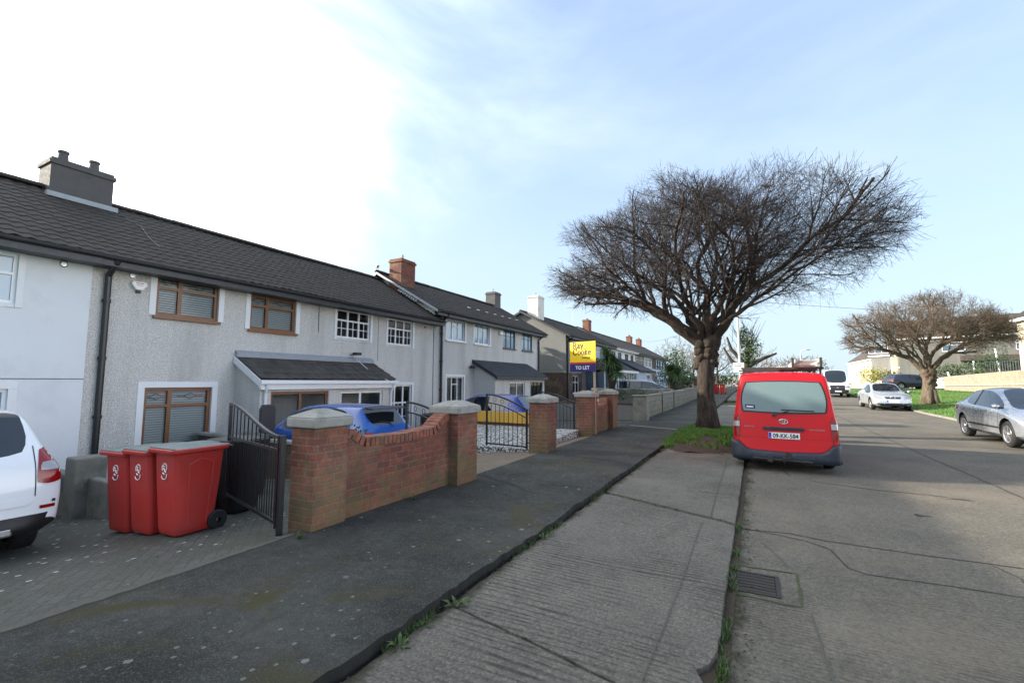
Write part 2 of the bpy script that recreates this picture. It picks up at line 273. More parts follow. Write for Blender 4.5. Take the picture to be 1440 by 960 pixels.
def bark(name, a, b):
    t = T(name); n = t.noise(5, 7, .7, t.scale(t.P, (1.6, 1.6, .5)), .6); k = t.mix(t.ramp(n, .35, .68), a, b); z = t.noise(2.2, 4); k = t.mix(t.ramp(z, .55, .75, 0, .5), k, (.10, .095, .06)); k = t.mix(t.ramp(t.noise(.9, 3, .5, t.scale(t.P, (1, 1, 1), loc=(4, 2, 1))), .55, .7, 0, .4), k, (.09, .03, .035))
    t.set('Base Color', k); t.set('Roughness', .9); t.set('Specular IOR Level', .2); t.bump(t.noise(22, 6, .75, t.scale(t.P, (1.5, 1.5, .4)), .8), .9, .05); M[name] = t.m
bark('bark', (.026, .021, .018), (.088, .070, .057)); bark('bark_pale', (.075, .058, .042), (.20, .16, .115))
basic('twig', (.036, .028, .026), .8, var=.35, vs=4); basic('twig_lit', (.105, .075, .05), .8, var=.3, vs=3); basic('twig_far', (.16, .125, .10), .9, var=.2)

# ------------------------------------------------------------ geometry helpers
class MB:
    def __init__(s): s.v = []; s.f = []; s.mi = []
    def add(s, vs, fs, mi=0):
        o = len(s.v); s.v += [tuple(p) for p in vs]; s.f += [tuple(o+i for i in f) for f in fs]; s.mi += [mi]*len(fs); return s
    def box(s, x0, x1, y0, y1, z0, z1, mi=0):
        return s.add([(x0, y0, z0), (x1, y0, z0), (x1, y1, z0), (x0, y1, z0), (x0, y0, z1), (x1, y0, z1), (x1, y1, z1), (x0, y1, z1)],
                     [(0, 3, 2, 1), (4, 5, 6, 7), (0, 1, 5, 4), (1, 2, 6, 5), (2, 3, 7, 6), (3, 0, 4, 7)], mi)
    def frust(s, x0, x1, y0, y1, z0, z1, i, mi=0):
        return s.add([(x0, y0, z0), (x1, y0, z0), (x1, y1, z0), (x0, y1, z0), (x0+i, y0+i, z1), (x1-i, y0+i, z1), (x1-i, y1-i, z1), (x0+i, y1-i, z1)],
                     [(0, 3, 2, 1), (4, 5, 6, 7), (0, 1, 5, 4), (1, 2, 6, 5), (2, 3, 7, 6), (3, 0, 4, 7)], mi)
    def tube(s, pts, r, n=8, mi=0, cap=True):
        pts = [Vector(p) for p in pts]; rs = r if isinstance(r, (list, tuple)) else [r]*len(pts)
        o = len(s.v); prev = None
        for i, p in enumerate(pts):
            d = (pts[min(i+1, len(pts)-1)]-pts[max(i-1, 0)])
            if d.length < 1e-9: d = Vector((0, 0, 1))
            d.normalize()
            if prev is None:
                a = d.cross(Vector((0, 0, 1)) if abs(d.z) < .9 else Vector((1, 0, 0))).normalized()
            else:
                a = (prev-d*prev.dot(d))
                if a.length < 1e-6: a = d.orthogonal()
                a.normalize()
            prev = a; b = d.cross(a)
            for k in range(n):
                t_ = 2*math.pi*k/n; q = p+(a*math.cos(t_)+b*math.sin(t_))*rs[i]; s.v.append((q.x, q.y, q.z))
        for i in range(len(pts)-1):
            for k in range(n):
                s.f.append((o+i*n+k, o+i*n+(k+1) % n, o+(i+1)*n+(k+1) % n, o+(i+1)*n+k)); s.mi.append(mi)
        if cap and n > 3:
            s.f.append(tuple(o+k for k in reversed(range(n)))); s.mi.append(mi); e = o+(len(pts)-1)*n
            s.f.append(tuple(e+k for k in range(n))); s.mi.append(mi)
        return s
    def lathe(s, prof, n=24, axis='z', c=(0, 0, 0), mi=0):
        o = len(s.v)
        for (r, h) in prof:
            for k in range(n):
                a = 2*math.pi*k/n; x, y = r*math.cos(a), r*math.sin(a)
                p = (x, y, h) if axis == 'z' else ((h, x, y) if axis == 'x' else (x, h, y))
                s.v.append((p[0]+c[0], p[1]+c[1], p[2]+c[2]))
        for i in range(len(prof)-1):
            for k in range(n):
                s.f.append((o+i*n+k, o+i*n+(k+1) % n, o+(i+1)*n+(k+1) % n, o+(i+1)*n+k)); s.mi.append(mi)
        return s
    def extr(s, poly, axis, a, b, mi=0):
        """2D polygon extruded along an axis from a to b"""
        def P(u, v, w): return {'x': (w, u, v), 'y': (u, w, v), 'z': (u, v, w)}[axis]
        n = len(poly); o = len(s.v)
        for w in (a, b):
            for (u, v) in poly: s.v.append(P(u, v, w))
        s.f.append(tuple(o+i for i in reversed(range(n)))); s.f.append(tuple(o+n+i for i in range(n))); s.mi += [mi, mi]
        for i in range(n): j = (i+1) % n; s.f.append((o+i, o+j, o+n+j, o+n+i)); s.mi.append(mi)
        return s
    def build(s, name, mats, parent=None, smooth=False, bevel=0, seg=2, fix=True, auto=None):
        me = bpy.data.meshes.new(name); me.from_pydata(s.v, [], s.f); me.validate()
        if not isinstance(mats, (list, tuple)): mats = [mats]
        for m in mats: me.materials.append(M[m] if isinstance(m, str) else m)
        if len(mats) > 1: me.polygons.foreach_set('material_index', s.mi[:len(me.polygons)])
        if fix:
            bm = bmesh.new(); bm.from_mesh(me); bmesh.ops.recalc_face_normals(bm, faces=bm.faces); bm.to_mesh(me); bm.free()
        if smooth: me.polygons.foreach_set('use_smooth', [True]*len(me.polygons))
        o = bpy.data.objects.new(name, me); C.objects.link(o)
        if parent: o.parent = parent
        if bevel:
            md = o.modifiers.new('bevel', 'BEVEL'); md.width = bevel; md.segments = seg; md.limit_method = 'ANGLE'; md.angle_limit = R(40)
        return o
def tag(o, label, cat=None, group=None, kind=None):
    if label: o['label'] = label
    if cat: o['category'] = cat
    if group: o['group'] = group
    if kind: o['kind'] = kind
    return o
def thing(name, label, cat, loc=(0, 0, 0), rz=0, group=None):
    o = bpy.data.objects.new(name, None); C.objects.link(o); o.location = loc; o.rotation_euler = (0, 0, rz); o.empty_display_size = .2
    return tag(o, label, cat, group)
def children(o): return [c for c in bpy.data.objects if c.parent == o]
def dup(root, loc, rz, label, group=None):
    def cp(o, par):
        c = o.copy(); C.objects.link(c); c.parent = par
        for ch in children(o): cp(ch, c)
        return c
    r = root.copy(); C.objects.link(r)
    for ch in children(root): cp(ch, r)
    r.location = loc; r.rotation_euler = (0, 0, rz); r['label'] = label
    if group: r['group'] = group
    return r
def text_mesh(name, s, size, mat, parent, M4, extrude=.002, bold=0, align='CENTER', sx=1.0, shear=0):
    cu = bpy.data.curves.new(name, 'FONT'); cu.body = s; cu.size = size; cu.extrude = extrude; cu.offset = bold; cu.align_x = align; cu.shear = shear
    tmp = bpy.data.objects.new(name, cu); C.objects.link(tmp); bpy.context.view_layer.update()
    me = bpy.data.meshes.new_from_object(tmp.evaluated_get(bpy.context.evaluated_depsgraph_get())); bpy.data.objects.remove(tmp)
    me.transform(Matrix.Diagonal((sx, 1, 1, 1))); me.transform(M4); me.materials.clear(); me.materials.append(M[mat])
    o = bpy.data.objects.new(name, me); C.objects.link(o); o.parent = parent; return o
def pwl(x, pts):
    if x <= pts[0][0]: return pts[0][1]
    for (a, p), (b, q) in zip(pts, pts[1:]):
        if x <= b:
            t_ = (x-a)/(b-a); t_ = t_*t_*(3-2*t_) if len(pts) > 4 else t_
            return p+(q-p)*t_
    return pts[-1][1]
def lin(x, pts):
    if x <= pts[0][0]: return pts[0][1]
    for (a, p), (b, q) in zip(pts, pts[1:]):
        if x <= b: return p+(q-p)*(x-a)/(b-a)
    return pts[-1][1]
# ground profile of the street: level near the camera, then climbing gently
RP = [(-60, 0), (14, 0), (22, .03), (30, .09), (40, .24), (50, .42), (65, .60), (90, .80), (150, 1.05), (400, 1.25)]
def rz(Y): return lin(Y, RP)
def floor_z(Y): return lin(Y, [(-60, -.62), (15.6, -.62), (16.6, -.27), (28, -.25), (31, -.1), (41, 0), (43, .25), (60, .45), (90, .7)])
def bank(X, Y):
    a = min(1, max(0, (X-8.2)/7)); a = a*a*(3-2*a); b = min(1, max(0, (Y-18)/16)); return .42*a*b
def ground(X, Y):
    if X > -4.3: return rz(Y)+bank(X, Y)
    t_ = min(1, (-4.3-X)/6.5); return rz(Y)*(1-t_)+floor_z(Y)*t_
def sheet(name, xs, ys, zf, mat, parent=None, kind='structure', jx0=0, jx1=0, skirt=None):
    """grid sheet; jx0/jx1 ragged edges; skirt drops the rim to this depth"""
    b = MB(); nx, ny = len(xs), len(ys)
    rs = random.Random(hash(name) % 1000 if False else len(name)*7+3)
    e0 = 0; e1 = 0
    for j, y in enumerate(ys):
        e0 = e0*.6+rs.uniform(-1, 1)*jx0; e1 = e1*.6+rs.uniform(-1, 1)*jx1
        for i, x in enumerate(xs):
            xx = x+(e0 if i == 0 else 0)+(e1 if i == nx-1 else 0); b.v.append((xx, y, zf(xx, y)))
    for j in range(ny-1):
        for i in range(nx-1): b.f.append((j*nx+i, j*nx+i+1, (j+1)*nx+i+1, (j+1)*nx+i)); b.mi.append(0)
    if skirt:
        rim = [i for i in range(nx)]+[j*nx+nx-1 for j in range(1, ny)]+[(ny-1)*nx+i for i in range(nx-2, -1, -1)]+[j*nx for j in range(ny-2, 0, -1)]
        o = len(b.v)
        for k in rim: p = b.v[k]; b.v.append((p[0], p[1], p[2]-skirt))
        n = len(rim)
        for k in range(n): b.f.append((rim[(k+1) % n], rim[k], o+k, o+(k+1) % n)); b.mi.append(0)
    o = b.build(name, mat, parent, fix=False)
    if not parent: o['kind'] = kind
    return o
def fr(a, b, st):
    n = max(1, int(round((b-a)/st))); return [a+(b-a)*i/n for i in range(n+1)]
# ------------------------------------------------------------ ground, road, pavement
basic('algae_dark', (.016, .016, .013), .95, var=.5, vs=14, bs=.7)
xs_big = [-600, -300, -150, -80, -40, -19, -12, -8, -4.3, -2, 0, 4, 7.75, 10, 13, 16, 25, 50, 100, 250, 600]
ys_big = [-200, -60, -20, 0, 14, 22, 30, 40, 50, 65, 90, 120, 150, 250, 400, 800, 1500, 3000]
sheet('ground', xs_big, ys_big, lambda x, y: ground(x, y)-.27, 'grass_base')
NEARY = fr(-10, 14, .5)+fr(14, 60, 2)[1:]+fr(60, 160, 10)[1:]
sheet('road', fr(-.30, 7.78, 1.0), NEARY, lambda x, y: rz(y)-.11, 'road_concrete')
sheet('gutter_soil', [-2.3, -1.5, -.20], NEARY[:60], lambda x, y: rz(y)-.095 if x < -.5 else rz(y)-.106, 'soil')
sheet('pavement', fr(-4.32, -2.12, .35), fr(-10, 14, .07)+fr(14, 70, 1)[1:], lambda x, y: rz(y)+.006*math.sin(y*1.3+x)+random.uniform(-.0015, .0015), 'pavement_asphalt', jx1=.016, skirt=.12)
PVO = bpy.data.objects['pavement']; PVO.data.materials.append(M['algae_dark'])
for p_ in PVO.data.polygons:
    if abs(p_.normal.z) < .6: p_.material_index = 1
sheet('pavement_far', fr(-4.32, -2.12, 1.1), fr(70, 150, 8), lambda x, y: rz(y), 'asphalt_plain')
def slab(name, ya, yb, ka, kb, jag=.008, mat='verge_concrete', x0=-2.065, x1=-.27):
    b = MB(); xs = fr(x0, x1, .12); n = max(2, int((yb-ya)/.10)); rs = random.Random(int(abs(ya)*100)+5)
    el = [rs.uniform(-1, 1) for _ in range(n+1)]; er = [rs.uniform(-1, 1) for _ in range(n+1)]
    for j in range(n+1):
        for i, x in enumerate(xs):
            f_x = (x-x0)/(x1-x0); y_a = ya+ka*f_x; y_b = yb+kb*f_x; y = y_a+(y_b-y_a)*j/n
            if j in (0, n): y += rs.uniform(-jag, jag)
            xx = x
            if i == 0: xx += el[j]*jag*2
            if i == len(xs)-1:
                xx += er[j]*jag
                if 2.9 < y < 3.25: xx -= .05+.05*math.sin((y-2.9)*18)       # broken kerb edge
                if y < 2.75: xx -= .035
            z = rz(y)-.055+.004*math.sin(x*3+y*2)
            if i == len(xs)-1: z -= .012
            b.v.append((xx, y, z))
    nx = len(xs)
    for j in range(n):
        for i in range(nx-1): b.f.append((j*nx+i, j*nx+i+1, (j+1)*nx+i+1, (j+1)*nx+i))
    rim = [i for i in range(nx)]+[j*nx+nx-1 for j in range(1, n+1)]+[n*nx+i for i in range(nx-2, -1, -1)]+[j*nx for j in range(n-1, 0, -1)]
    o = len(b.v)
    for k in rim: p = b.v[k]; b.v.append((p[0], p[1], p[2]-.16))
    m = len(rim)
    for k in range(m): b.f.append((rim[(k+1) % m], rim[k], o+k, o+(k+1) % m))
    b.mi = [0]*len(b.f); q = b.build(name, mat, fix=False); q['kind'] = 'structure'; return q
slab('verge_slab', -8, 2.93, 0, -.42); slab('verge_slab', 2.96, 6.82, -.42, -.74); slab('verge_slab', 6.93, 12.5, -.74, -.75)
slab('verge_slab', 18.6, 26, 0, 0); slab('verge_slab', 26.1, 33.5, 0, 0); slab('verge_slab', 40, 58, 0, 0)
# dark repair band and hairline joints in the verge slabs and the road
def strip(name, pts, w, z=.004, mat='ink_line', base='road', jag=.35):
    b = MB(); rs = random.Random(int(abs(pts[0][0]*100+pts[0][1]*10)))
    P2 = []
    for (a, c) in zip(pts, pts[1:]):
        n = max(2, int(math.hypot(c[0]-a[0], c[1]-a[1])/.05))
        for i in range(n): P2.append((a[0]+(c[0]-a[0])*i/n, a[1]+(c[1]-a[1])*i/n))
    P2.append(pts[-1]); off = 0
    for i, p in enumerate(P2):
        q = P2[min(i+1, len(P2)-1)]; r0 = P2[max(i-1, 0)]; d = Vector((q[0]-r0[0], q[1]-r0[1], 0)).normalized(); nn = Vector((-d.y, d.x, 0))
        off = off*.8+rs.uniform(-1, 1)*w*.5*jag; ww = w*rs.uniform(1-jag, 1+jag)/2*(1 if 0 < i < len(P2)-1 else .2)
        zz = rz(p[1])+(-.11 if base == 'road' else -.055 if base == 'verge' else 0)+z
        for sgn in (1, -1): b.v.append((p[0]+nn.x*(off+sgn*ww), p[1]+nn.y*(off+sgn*ww), zz+(.004 if base == 'verge' else .0)))
        if i: k = 2*i; b.f.append((k-2, k-1, k+1, k)); b.mi.append(0)
    o = b.build(name, mat, fix=False); o['kind'] = 'structure'
    if o.data.polygons and o.data.polygons[0].normal.z < 0: o.data.flip_normals()
    return o
basic('ink_line', (.035, .034, .03), .95, var=.4, vs=20, bs=.4)
basic('joint_faint', (.085, .08, .066), .95, var=.25, vs=20, bs=.4)
basic('pale_band', (.30, .29, .26), .9, var=.15, vs=8)
basic('dirt_dark', (.070, .064, .052), .95, var=.5, vs=18, bs=.6)
basic('moss_line', (.05, .06, .02), .95, var=.5, vs=14)
for pts, w, mt in (([(-.2, 6.15), (.30, 6.22), (.62, 6.13), (1.4, 6.10), (2.3, 6.12), (4.2, 6.2), (7.7, 6.3)], .020, 'ink_line'),
                   ([(-.2, 6.17), (.15, 6.10), (.42, 6.02), (.62, 5.85), (.70, 5.35), (.82, 5.26), (1.4, 5.30), (2.6, 5.32)], .016, 'ink_line'),
                   ([(1.9, 6.1), (2.0, 5.8), (1.92, 5.35)], .013, 'ink_line'), ([(.0, 5.75), (.22, 5.1)], .012, 'joint_faint'),
                   ([(3.5, 5.5), (3.47, 13.7), (3.5, 25), (3.5, 60)], .035, 'ink_line'), ([(.4, 10.6), (.5, 9.9)], .03, 'ink_line'),
                   ([(.75, 9.62), (1.6, 9.36), (2.5, 9.3)], .03, 'ink_line'), ([(2.1, 9.9), (2.45, 9.0)], .012, 'joint_faint'),
                   ([(-.2, 16.9), (3.4, 16.6), (7.7, 16.7)], .05, 'joint_faint'), ([(-.2, 25.1), (7.7, 25)], .05, 'ink_line'),
                   ([(-.2, 34), (7.7, 34)], .05, 'ink_line'), ([(4.3, 12.2), (4.6, 11.6), (4.75, 11.7)], .03, 'ink_line'), ([(6.1, 6.3), (6.2, 16.6)], .03, 'joint_faint'),
                   ([(.33, 2.0), (.33, 3.4), (.30, 4.2)], .014, 'joint_faint')):
    strip('road_joint', pts, w, mat=mt)
for pts, w, mt in (([(-.55, 6.2), (-.58, 9), (-.6, 11.6)], .010, 'joint_faint'), ([(-.62, 2.6), (-.60, 4.2), (-.62, 6.0)], .008, 'joint_faint'),
                   ([(-1.2, 9.3), (-.9, 9.2), (-.6, 9.35)], .012, 'ink_line'), ([(-1.5, 10.9), (-.9, 10.7), (-.3, 10.8)], .01, 'ink_line')):
    strip('verge_joint', pts, w, base='verge', mat=mt)
strip('pavement_band', [(-4.1, 16.9), (-2.2, 16.2)], .14, base='pav', mat='pale_band', jag=.1, z=.012)
strip('pavement_joint', [(-4.1, 9.6), (-2.2, 9.2)], .03, base='pav', mat='ink_line', z=.011)
strip('pavement_joint', [(-4.25, 6.9), (-3.1, 6.3), (-2.9, 5.9)], .02, base='pav', mat='ink_line', z=.011)
# concrete edging at the drive mouths
sheet('kerb_edging', [-4.34, -4.27], fr(-10, 3.3, .1), lambda x, y: .006, 'joint_faint', jx0=.02, jx1=.02, skirt=.03)
# right-hand grass and side road
sheet('lawn', [7.75, 7.95, 8.3, 9, 10, 11, 12, 13, 14, 15, 16, 18, 22, 30], fr(4, 60, 1), lambda x, y: rz(y)+bank(x, y)-(.02 if x < 7.9 else -.01), 'grass_base', jx0=.05)
sheet('side_road', [9.6, 12, 15, 18, 24, 34], fr(50.5, 64, 1), lambda x, y: rz(y)+bank(x, y)+.03, 'asphalt_plain')
for k in range(24):
    y0 = 6+k*1.5; b = MB().box(7.66, 7.79, y0, y0+1.47, rz(y0)-.2, rz(y0)-.015); o = b.build('kerb', 'old_concrete', bevel=.015); o['kind'] = 'structure'
# yards on the left (each falls towards its house)
def yard(name, y0, y1, mat, x0=-11.98, x1=-4.36, dz=0, st=.6):
    return sheet(name, fr(x0, x1, .8), fr(y0, y1, st), lambda x, y: ground(x, y)-.012+dz, mat)
yard('driveway', -10, 6.2, 'driveway_cobble'); yard('driveway', 6.2, 13.3, 'driveway_paver'); yard('driveway', 13.3, 30, 'asphalt_plain'); yard('driveway', 30, 74, 'asphalt_plain', st=3)
sheet('gravel_bed', fr(-9.4, -4.75, .8), fr(9.95, 13.29, .5), lambda x, y: -.02+.17*(y-9.95)/3.3, 'white_pebbles', skirt=.4); yard('gravel_bed', 6.9, 9.2, 'white_pebbles', -11.0, -9.6, .02)

# ------------------------------------------------------------ grass, weeds
def tufts(name, spots, mat, label, cat, hr=(.05, .1), kind='stuff', per=7, spread=.03, lean=.6, w=.004, zf=None, seed=3):
    rs = random.Random(seed); b = MB()
    for (x, y, z) in spots:
        for k in range(per):
            a = rs.uniform(0, 6.28); h = rs.uniform(*hr); px, py = x+rs.gauss(0, spread), y+rs.gauss(0, spread); l = rs.uniform(.1, lean)*h; ca, sa = math.cos(a), math.sin(a)
            q1 = (px-sa*w, py+ca*w, z); q2 = (px+sa*w, py-ca*w, z); m1_ = (px+ca*l*.4-sa*w*.8, py+sa*l*.4+ca*w*.8, z+h*.6); m2_ = (px+ca*l*.4+sa*w*.8, py+sa*l*.4-ca*w*.8, z+h*.6); tp = (px+ca*l, py+sa*l, z+h)
            b.add([q1, q2, m2_, m1_, tp], [(0, 1, 2, 3), (3, 2, 4)])
    return tag(b.build(name, mat, fix=False), label, cat, kind=kind)
rs = random.Random(11)
def mound(x, y):
    u = (x+1.35)/1.15; v = (y-14.9)/3.4; r = u*u+v*v
    return -.06+.13*max(0, 1-r)**.6+.012*math.sin(x*9+y*5)
sheet('soil_patch', fr(-2.25, -.22, .1), fr(11.6, 18.6, .2), lambda x, y: rz(y)+mound(x, y), 'soil', jx0=.03, jx1=.02)
sp = []
while len(sp) < 4200:
    x = rs.uniform(-2.2, -.27); y = rs.uniform(12.1, 18.4)
    bare = math.sin(x*5+1.2)*math.cos(y*2.3)+.4*math.sin(x*13+y*7)
    if y < 12.9+.5*math.sin(x*4) and rs.random() < .8 and x > -1.9: continue
    if bare > .10 and y < 14.9 and x > -1.7: continue
    if bare > .75: continue
    sp.append((x, y, rz(y)+mound(x, y)-.005))
tufts('grass', sp, 'grass_blade', 'short green grass on the soil patch around the street tree', 'grass', (.05, .12), per=6, w=.005)
sp = []
for _ in range(9000):
    y = 7+54*rs.random()**1.3; x = 7.8+rs.random()*(9 if y > 24 else 5)
    sp.append((x, y, rz(y)+bank(x, y)))
tufts('grass', sp, 'grass_blade', 'bright green lawn across the road around the second tree', 'grass', (.04, .10), per=4, w=.012, spread=.08, seed=5)
sp = []
for _ in range(900):
    y = rs.uniform(1.2, 7.2)**1; 
    if math.sin(y*3.1)+math.sin(y*7.7+1) < .25: continue
    sp.append((-2.09+rs.gauss(0, .018), y, -.085))
for _ in range(260):
    y = rs.uniform(7, 12.3)
    if math.sin(y*2.1) < .2: continue
    sp.append((-2.09+rs.gauss(0, .015), y, -.085))
for _ in range(160):
    y = rs.choice([2.6, 3.1, 3.6, 4.4, 4.7, 5.2, 6.1])+rs.gauss(0, .10); sp.append((-.235+rs.gauss(0, .012), y, -.11))
tufts('weeds', sp, 'leaf_mid', 'low weeds growing along the gap beside the pavement edge', 'weeds', (.02, .07), per=4, spread=.012, w=.0035, lean=1.2)
def rosette(x, y, z, n, L_, seed):
    r2 = random.Random(seed); b = MB()
    for k in range(n):
        a = 6.283*k/n+r2.uniform(-.3, .3); l = L_*r2.uniform(.6, 1.1); w = l*.13; ca, sa = math.cos(a), math.sin(a); up = r2.uniform(.3, .9)
        P = lambda t_, s_: (x+ca*l*t_-sa*w*s_, y+sa*l*t_+ca*w*s_, z+l*up*math.sin(t_*2.0))
        b.add([P(0, .3), P(0, -.3), P(.5, -1), P(.5, 1), P(1, 0)], [(0, 1, 2, 3), (3, 2, 4)])
    return b
for i, (x, y, z, l, lab) in enumerate(((-2.03, 2.35, -.09, .09, 'small leafy weed in the kerb gap nearest the camera'), (-2.02, 2.95, -.09, .13, 'larger spiky weed in the kerb gap at the slab joint'),
                                       (-2.05, 2.62, -.09, .07, 'tiny bright green weed between two larger kerb weeds'), (-2.04, 4.6, -.08, .09, 'leafy weed low against the pavement edge before the garden pillar'),
                                       (-4.12, 5.0, 0, .10, 'grass tuft growing at the foot of the brick garden wall'), (-4.15, 3.25, 0, .07, 'weed at the foot of the gate post by the brick pillar'))):
    tag(rosette(x, y, z, 13, l, i).build('weed', 'leaf_mid', fix=False), lab, 'weed')
# dead leaves and twigs in the gutter
b = MB()
for _ in range(700):
    q = rs.random()
    if q < .55: x, y, z = -.2+abs(rs.gauss(0, .07)), rs.uniform(2.4, 10.5), -.104
    elif q < .8: x, y, z = -2.05+rs.gauss(0, .04), rs.uniform(1.5, 7), -.05
    else: x, y, z = rs.uniform(-11, -4.5), rs.uniform(.5, 6), None
    z = ground(x, y) if z is None else z; a = rs.uniform(0, 6.28); l = rs.uniform(.006, .02); w = l*.5; ca, sa = math.cos(a), math.sin(a)
    b.add([(x-ca*l, y-sa*l, z+.004), (x-sa*w, y+ca*w, z+.009), (x+ca*l, y+sa*l, z+.004), (x+sa*w, y-ca*w, z+.011)], [(0, 1, 2, 3)])
tag(b.build('litter_leaves', 'soil', fix=False), 'dead leaf scraps gathered along the gutters and drive', 'leaf litter', kind='stuff')

# ------------------------------------------------------------ gully grate
t_ = thing('drain_grate', 'rusty iron gully grate set in concrete beside the kerb', 'drain', (-.055, 4.58, -.11))
b = MB(); x0, x1, y0, y1 = -.185, .175, -.23, .22
b.box(x0, x1, y0, y0+.03, -.03, .012); b.box(x0, x1, y1-.03, y1, -.03, .012); b.box(x0, x0+.03, y0+.031, y1-.031, -.03, .012); b.box(x1-.03, x1, y0+.031, y1-.031, -.03, .012)
b.build('frame', 'iron', t_, bevel=.003)
b = MB()
for k in range(6):
    y = y0+.055+k*.062; n = 8
    pts = [(x0+.035+(x1-x0-.07)*i/n, y+.008*math.sin(i/n*math.pi), .006) for i in range(n+1)]; b.tube(pts, .014, 4)
b.build('bar', 'iron', t_)
b = MB().box(x0+.031, x1-.031, y0+.031, y1-.031, -.02, .0015); b.build('pit', 'ink', t_)
for pts in ([(-.22, 4.93), (.27, 4.97)], [(.27, 4.97), (.25, 4.26)], [(.25, 4.26), (-.2, 4.28)]): strip('road_joint', pts, .022, mat='moss_line', z=.005)

# ------------------------------------------------------------ houses
def window(parent, X, y0, y1, z0, z1, cols, rows, fm='upvc', gm='glass', bars=(0, 0), backing=None, surr=None, ft=.055, sill=True, name='window', diamonds=False, dirx=1, only_bottom_bars=True):
    """window in a wall facing +X; cols: mullion fractions; rows: per column transom fractions"""
    w, h = y1-y0, z1-z0; b = MB(); xf0, xf1 = X-.11, X-.05
    b.box(xf0, xf1, y0, y1, z1-ft, z1); b.box(xf0, xf1, y0, y1, z0, z0+ft); b.box(xf0, xf1, y0, y0+ft, z0+ft, z1-ft); b.box(xf0, xf1, y1-ft, y1, z0+ft, z1-ft)
    ed = [0]+list(cols)+[1]
    for c in cols: yc = y0+c*w; b.box(xf0+.001, xf1-.001, yc-ft*.55, yc+ft*.55, z0+ft, z1-ft)
    for i in range(len(ed)-1):
        a, c = y0+ed[i]*w+ft*.55, y0+ed[i+1]*w-ft*.55; rr = rows[i] if i < len(rows) else []
        for r0 in rr: zc = z0+r0*h; b.box(xf0+.002, xf1+.004, a, c, zc-ft*.45, zc+ft*.45)
        zt = z0+(rr[0] if rr else 1)*h
        if bars[0]:
            for k in range(1, bars[0]+1): yy = a+(c-a)*k/(bars[0]+1); b.box(xf0+.02, xf1-.012, yy-.011, yy+.011, z0+ft, zt-ft*.45)
            for k in range(1, bars[1]+1): zz = z0+ft+(zt-z0-ft)*k/(bars[1]+1); b.box(xf0+.021, xf1-.013, a, c, zz-.011, zz+.011)
    f = b.build(name, fm, parent)
    MB().add([(X-.08, y0+ft*.6, z0+ft*.6), (X-.08, y1-ft*.6, z0+ft*.6), (X-.08, y1-ft*.6, z1-ft*.6), (X-.08, y0+ft*.6, z1-ft*.6)], [(0, 1, 2, 3)]).build('pane', gm, f, fix=False)
    if diamonds:
        for i in range(len(ed)-1):
            b = MB(); yc = y0+(ed[i]+ed[i+1])/2*w; zc = z0+(rows[i][0]+1)/2*h; r1 = .10
            b.tube([(X-.07, yc-r1*1.3, zc), (X-.07, yc, zc+r1*.7), (X-.07, yc+r1*1.3, zc), (X-.07, yc, zc-r1*.7), (X-.07, yc-r1*1.3, zc)], .006, 4)
            b.tube([(X-.07, yc-.32*(ed[i+1]-ed[i])*w, zc), (X-.07, yc-r1*1.3, zc)], .005, 4); b.tube([(X-.07, yc+.32*(ed[i+1]-ed[i])*w, zc), (X-.07, yc+r1*1.3, zc)], .005, 4)
            b.build('lead_motif', 'dark_frame', f)
    if backing == 'blind':
        b = MB(); n = int(h/.055)
        for k in range(n):
            zz = z0+.04+k*.055; b.add([(X-.118, y0+.03, zz), (X-.118, y1-.03, zz), (X-.15, y1-.03, zz+.044), (X-.15, y0+.03, zz+.044)], [(0, 1, 2, 3)])
        b.build('blind', 'blind_white', f, fix=False)
    elif backing == 'curtain':
        b = MB(); n = 40
        for side in ((0, .36), (.64, 1)):
            for k in range(n+1):
                u = side[0]+(side[1]-side[0])*k/n; yy = y0+.03+(w-.06)*u; xx = X-.2+.02*math.sin(k*1.3)
                b.v += [(xx, yy, z0), (xx, yy, z1)]
                if k: q = len(b.v)-4; b.f.append((q, q+2, q+3, q+1)); b.mi.append(0)
        b.build('curtain', 'curtain', f, fix=False)
    if sill: MB().box(X-.05, X+.07, y0-.05, y1+.05, z0-.07, z0-.004).build('sill', fm if sill is True else sill, f, bevel=.006)
    if surr:
        s_, top, bot = surr; b = MB(); xx = X+.022
        if not top and not bot:
            MB().box(X-.002, xx, y0-s_, y0, z0, z1).build('surround', 'surround_white', f, bevel=.004); MB().box(X-.002, xx, y1, y1+s_, z0, z1).build('surround', 'surround_white', f, bevel=.004); return f
        b.box(X-.002, xx, y0-s_, y0+.001, z0-(.0 if not bot else .07), z1); b.box(X-.002, xx, y1-.001, y1+s_, z0-(.0 if not bot else .07), z1)
        if top: b.box(X-.002, xx+.001, y0-s_, y1+s_, z1, z1+s_)
        if bot: b.box(X-.002, xx+.001, y0-s_, y1+s_, z0-s_*.8, z0-.071)
        b.build('surround', 'surround_white', f, bevel=.004)
    return f
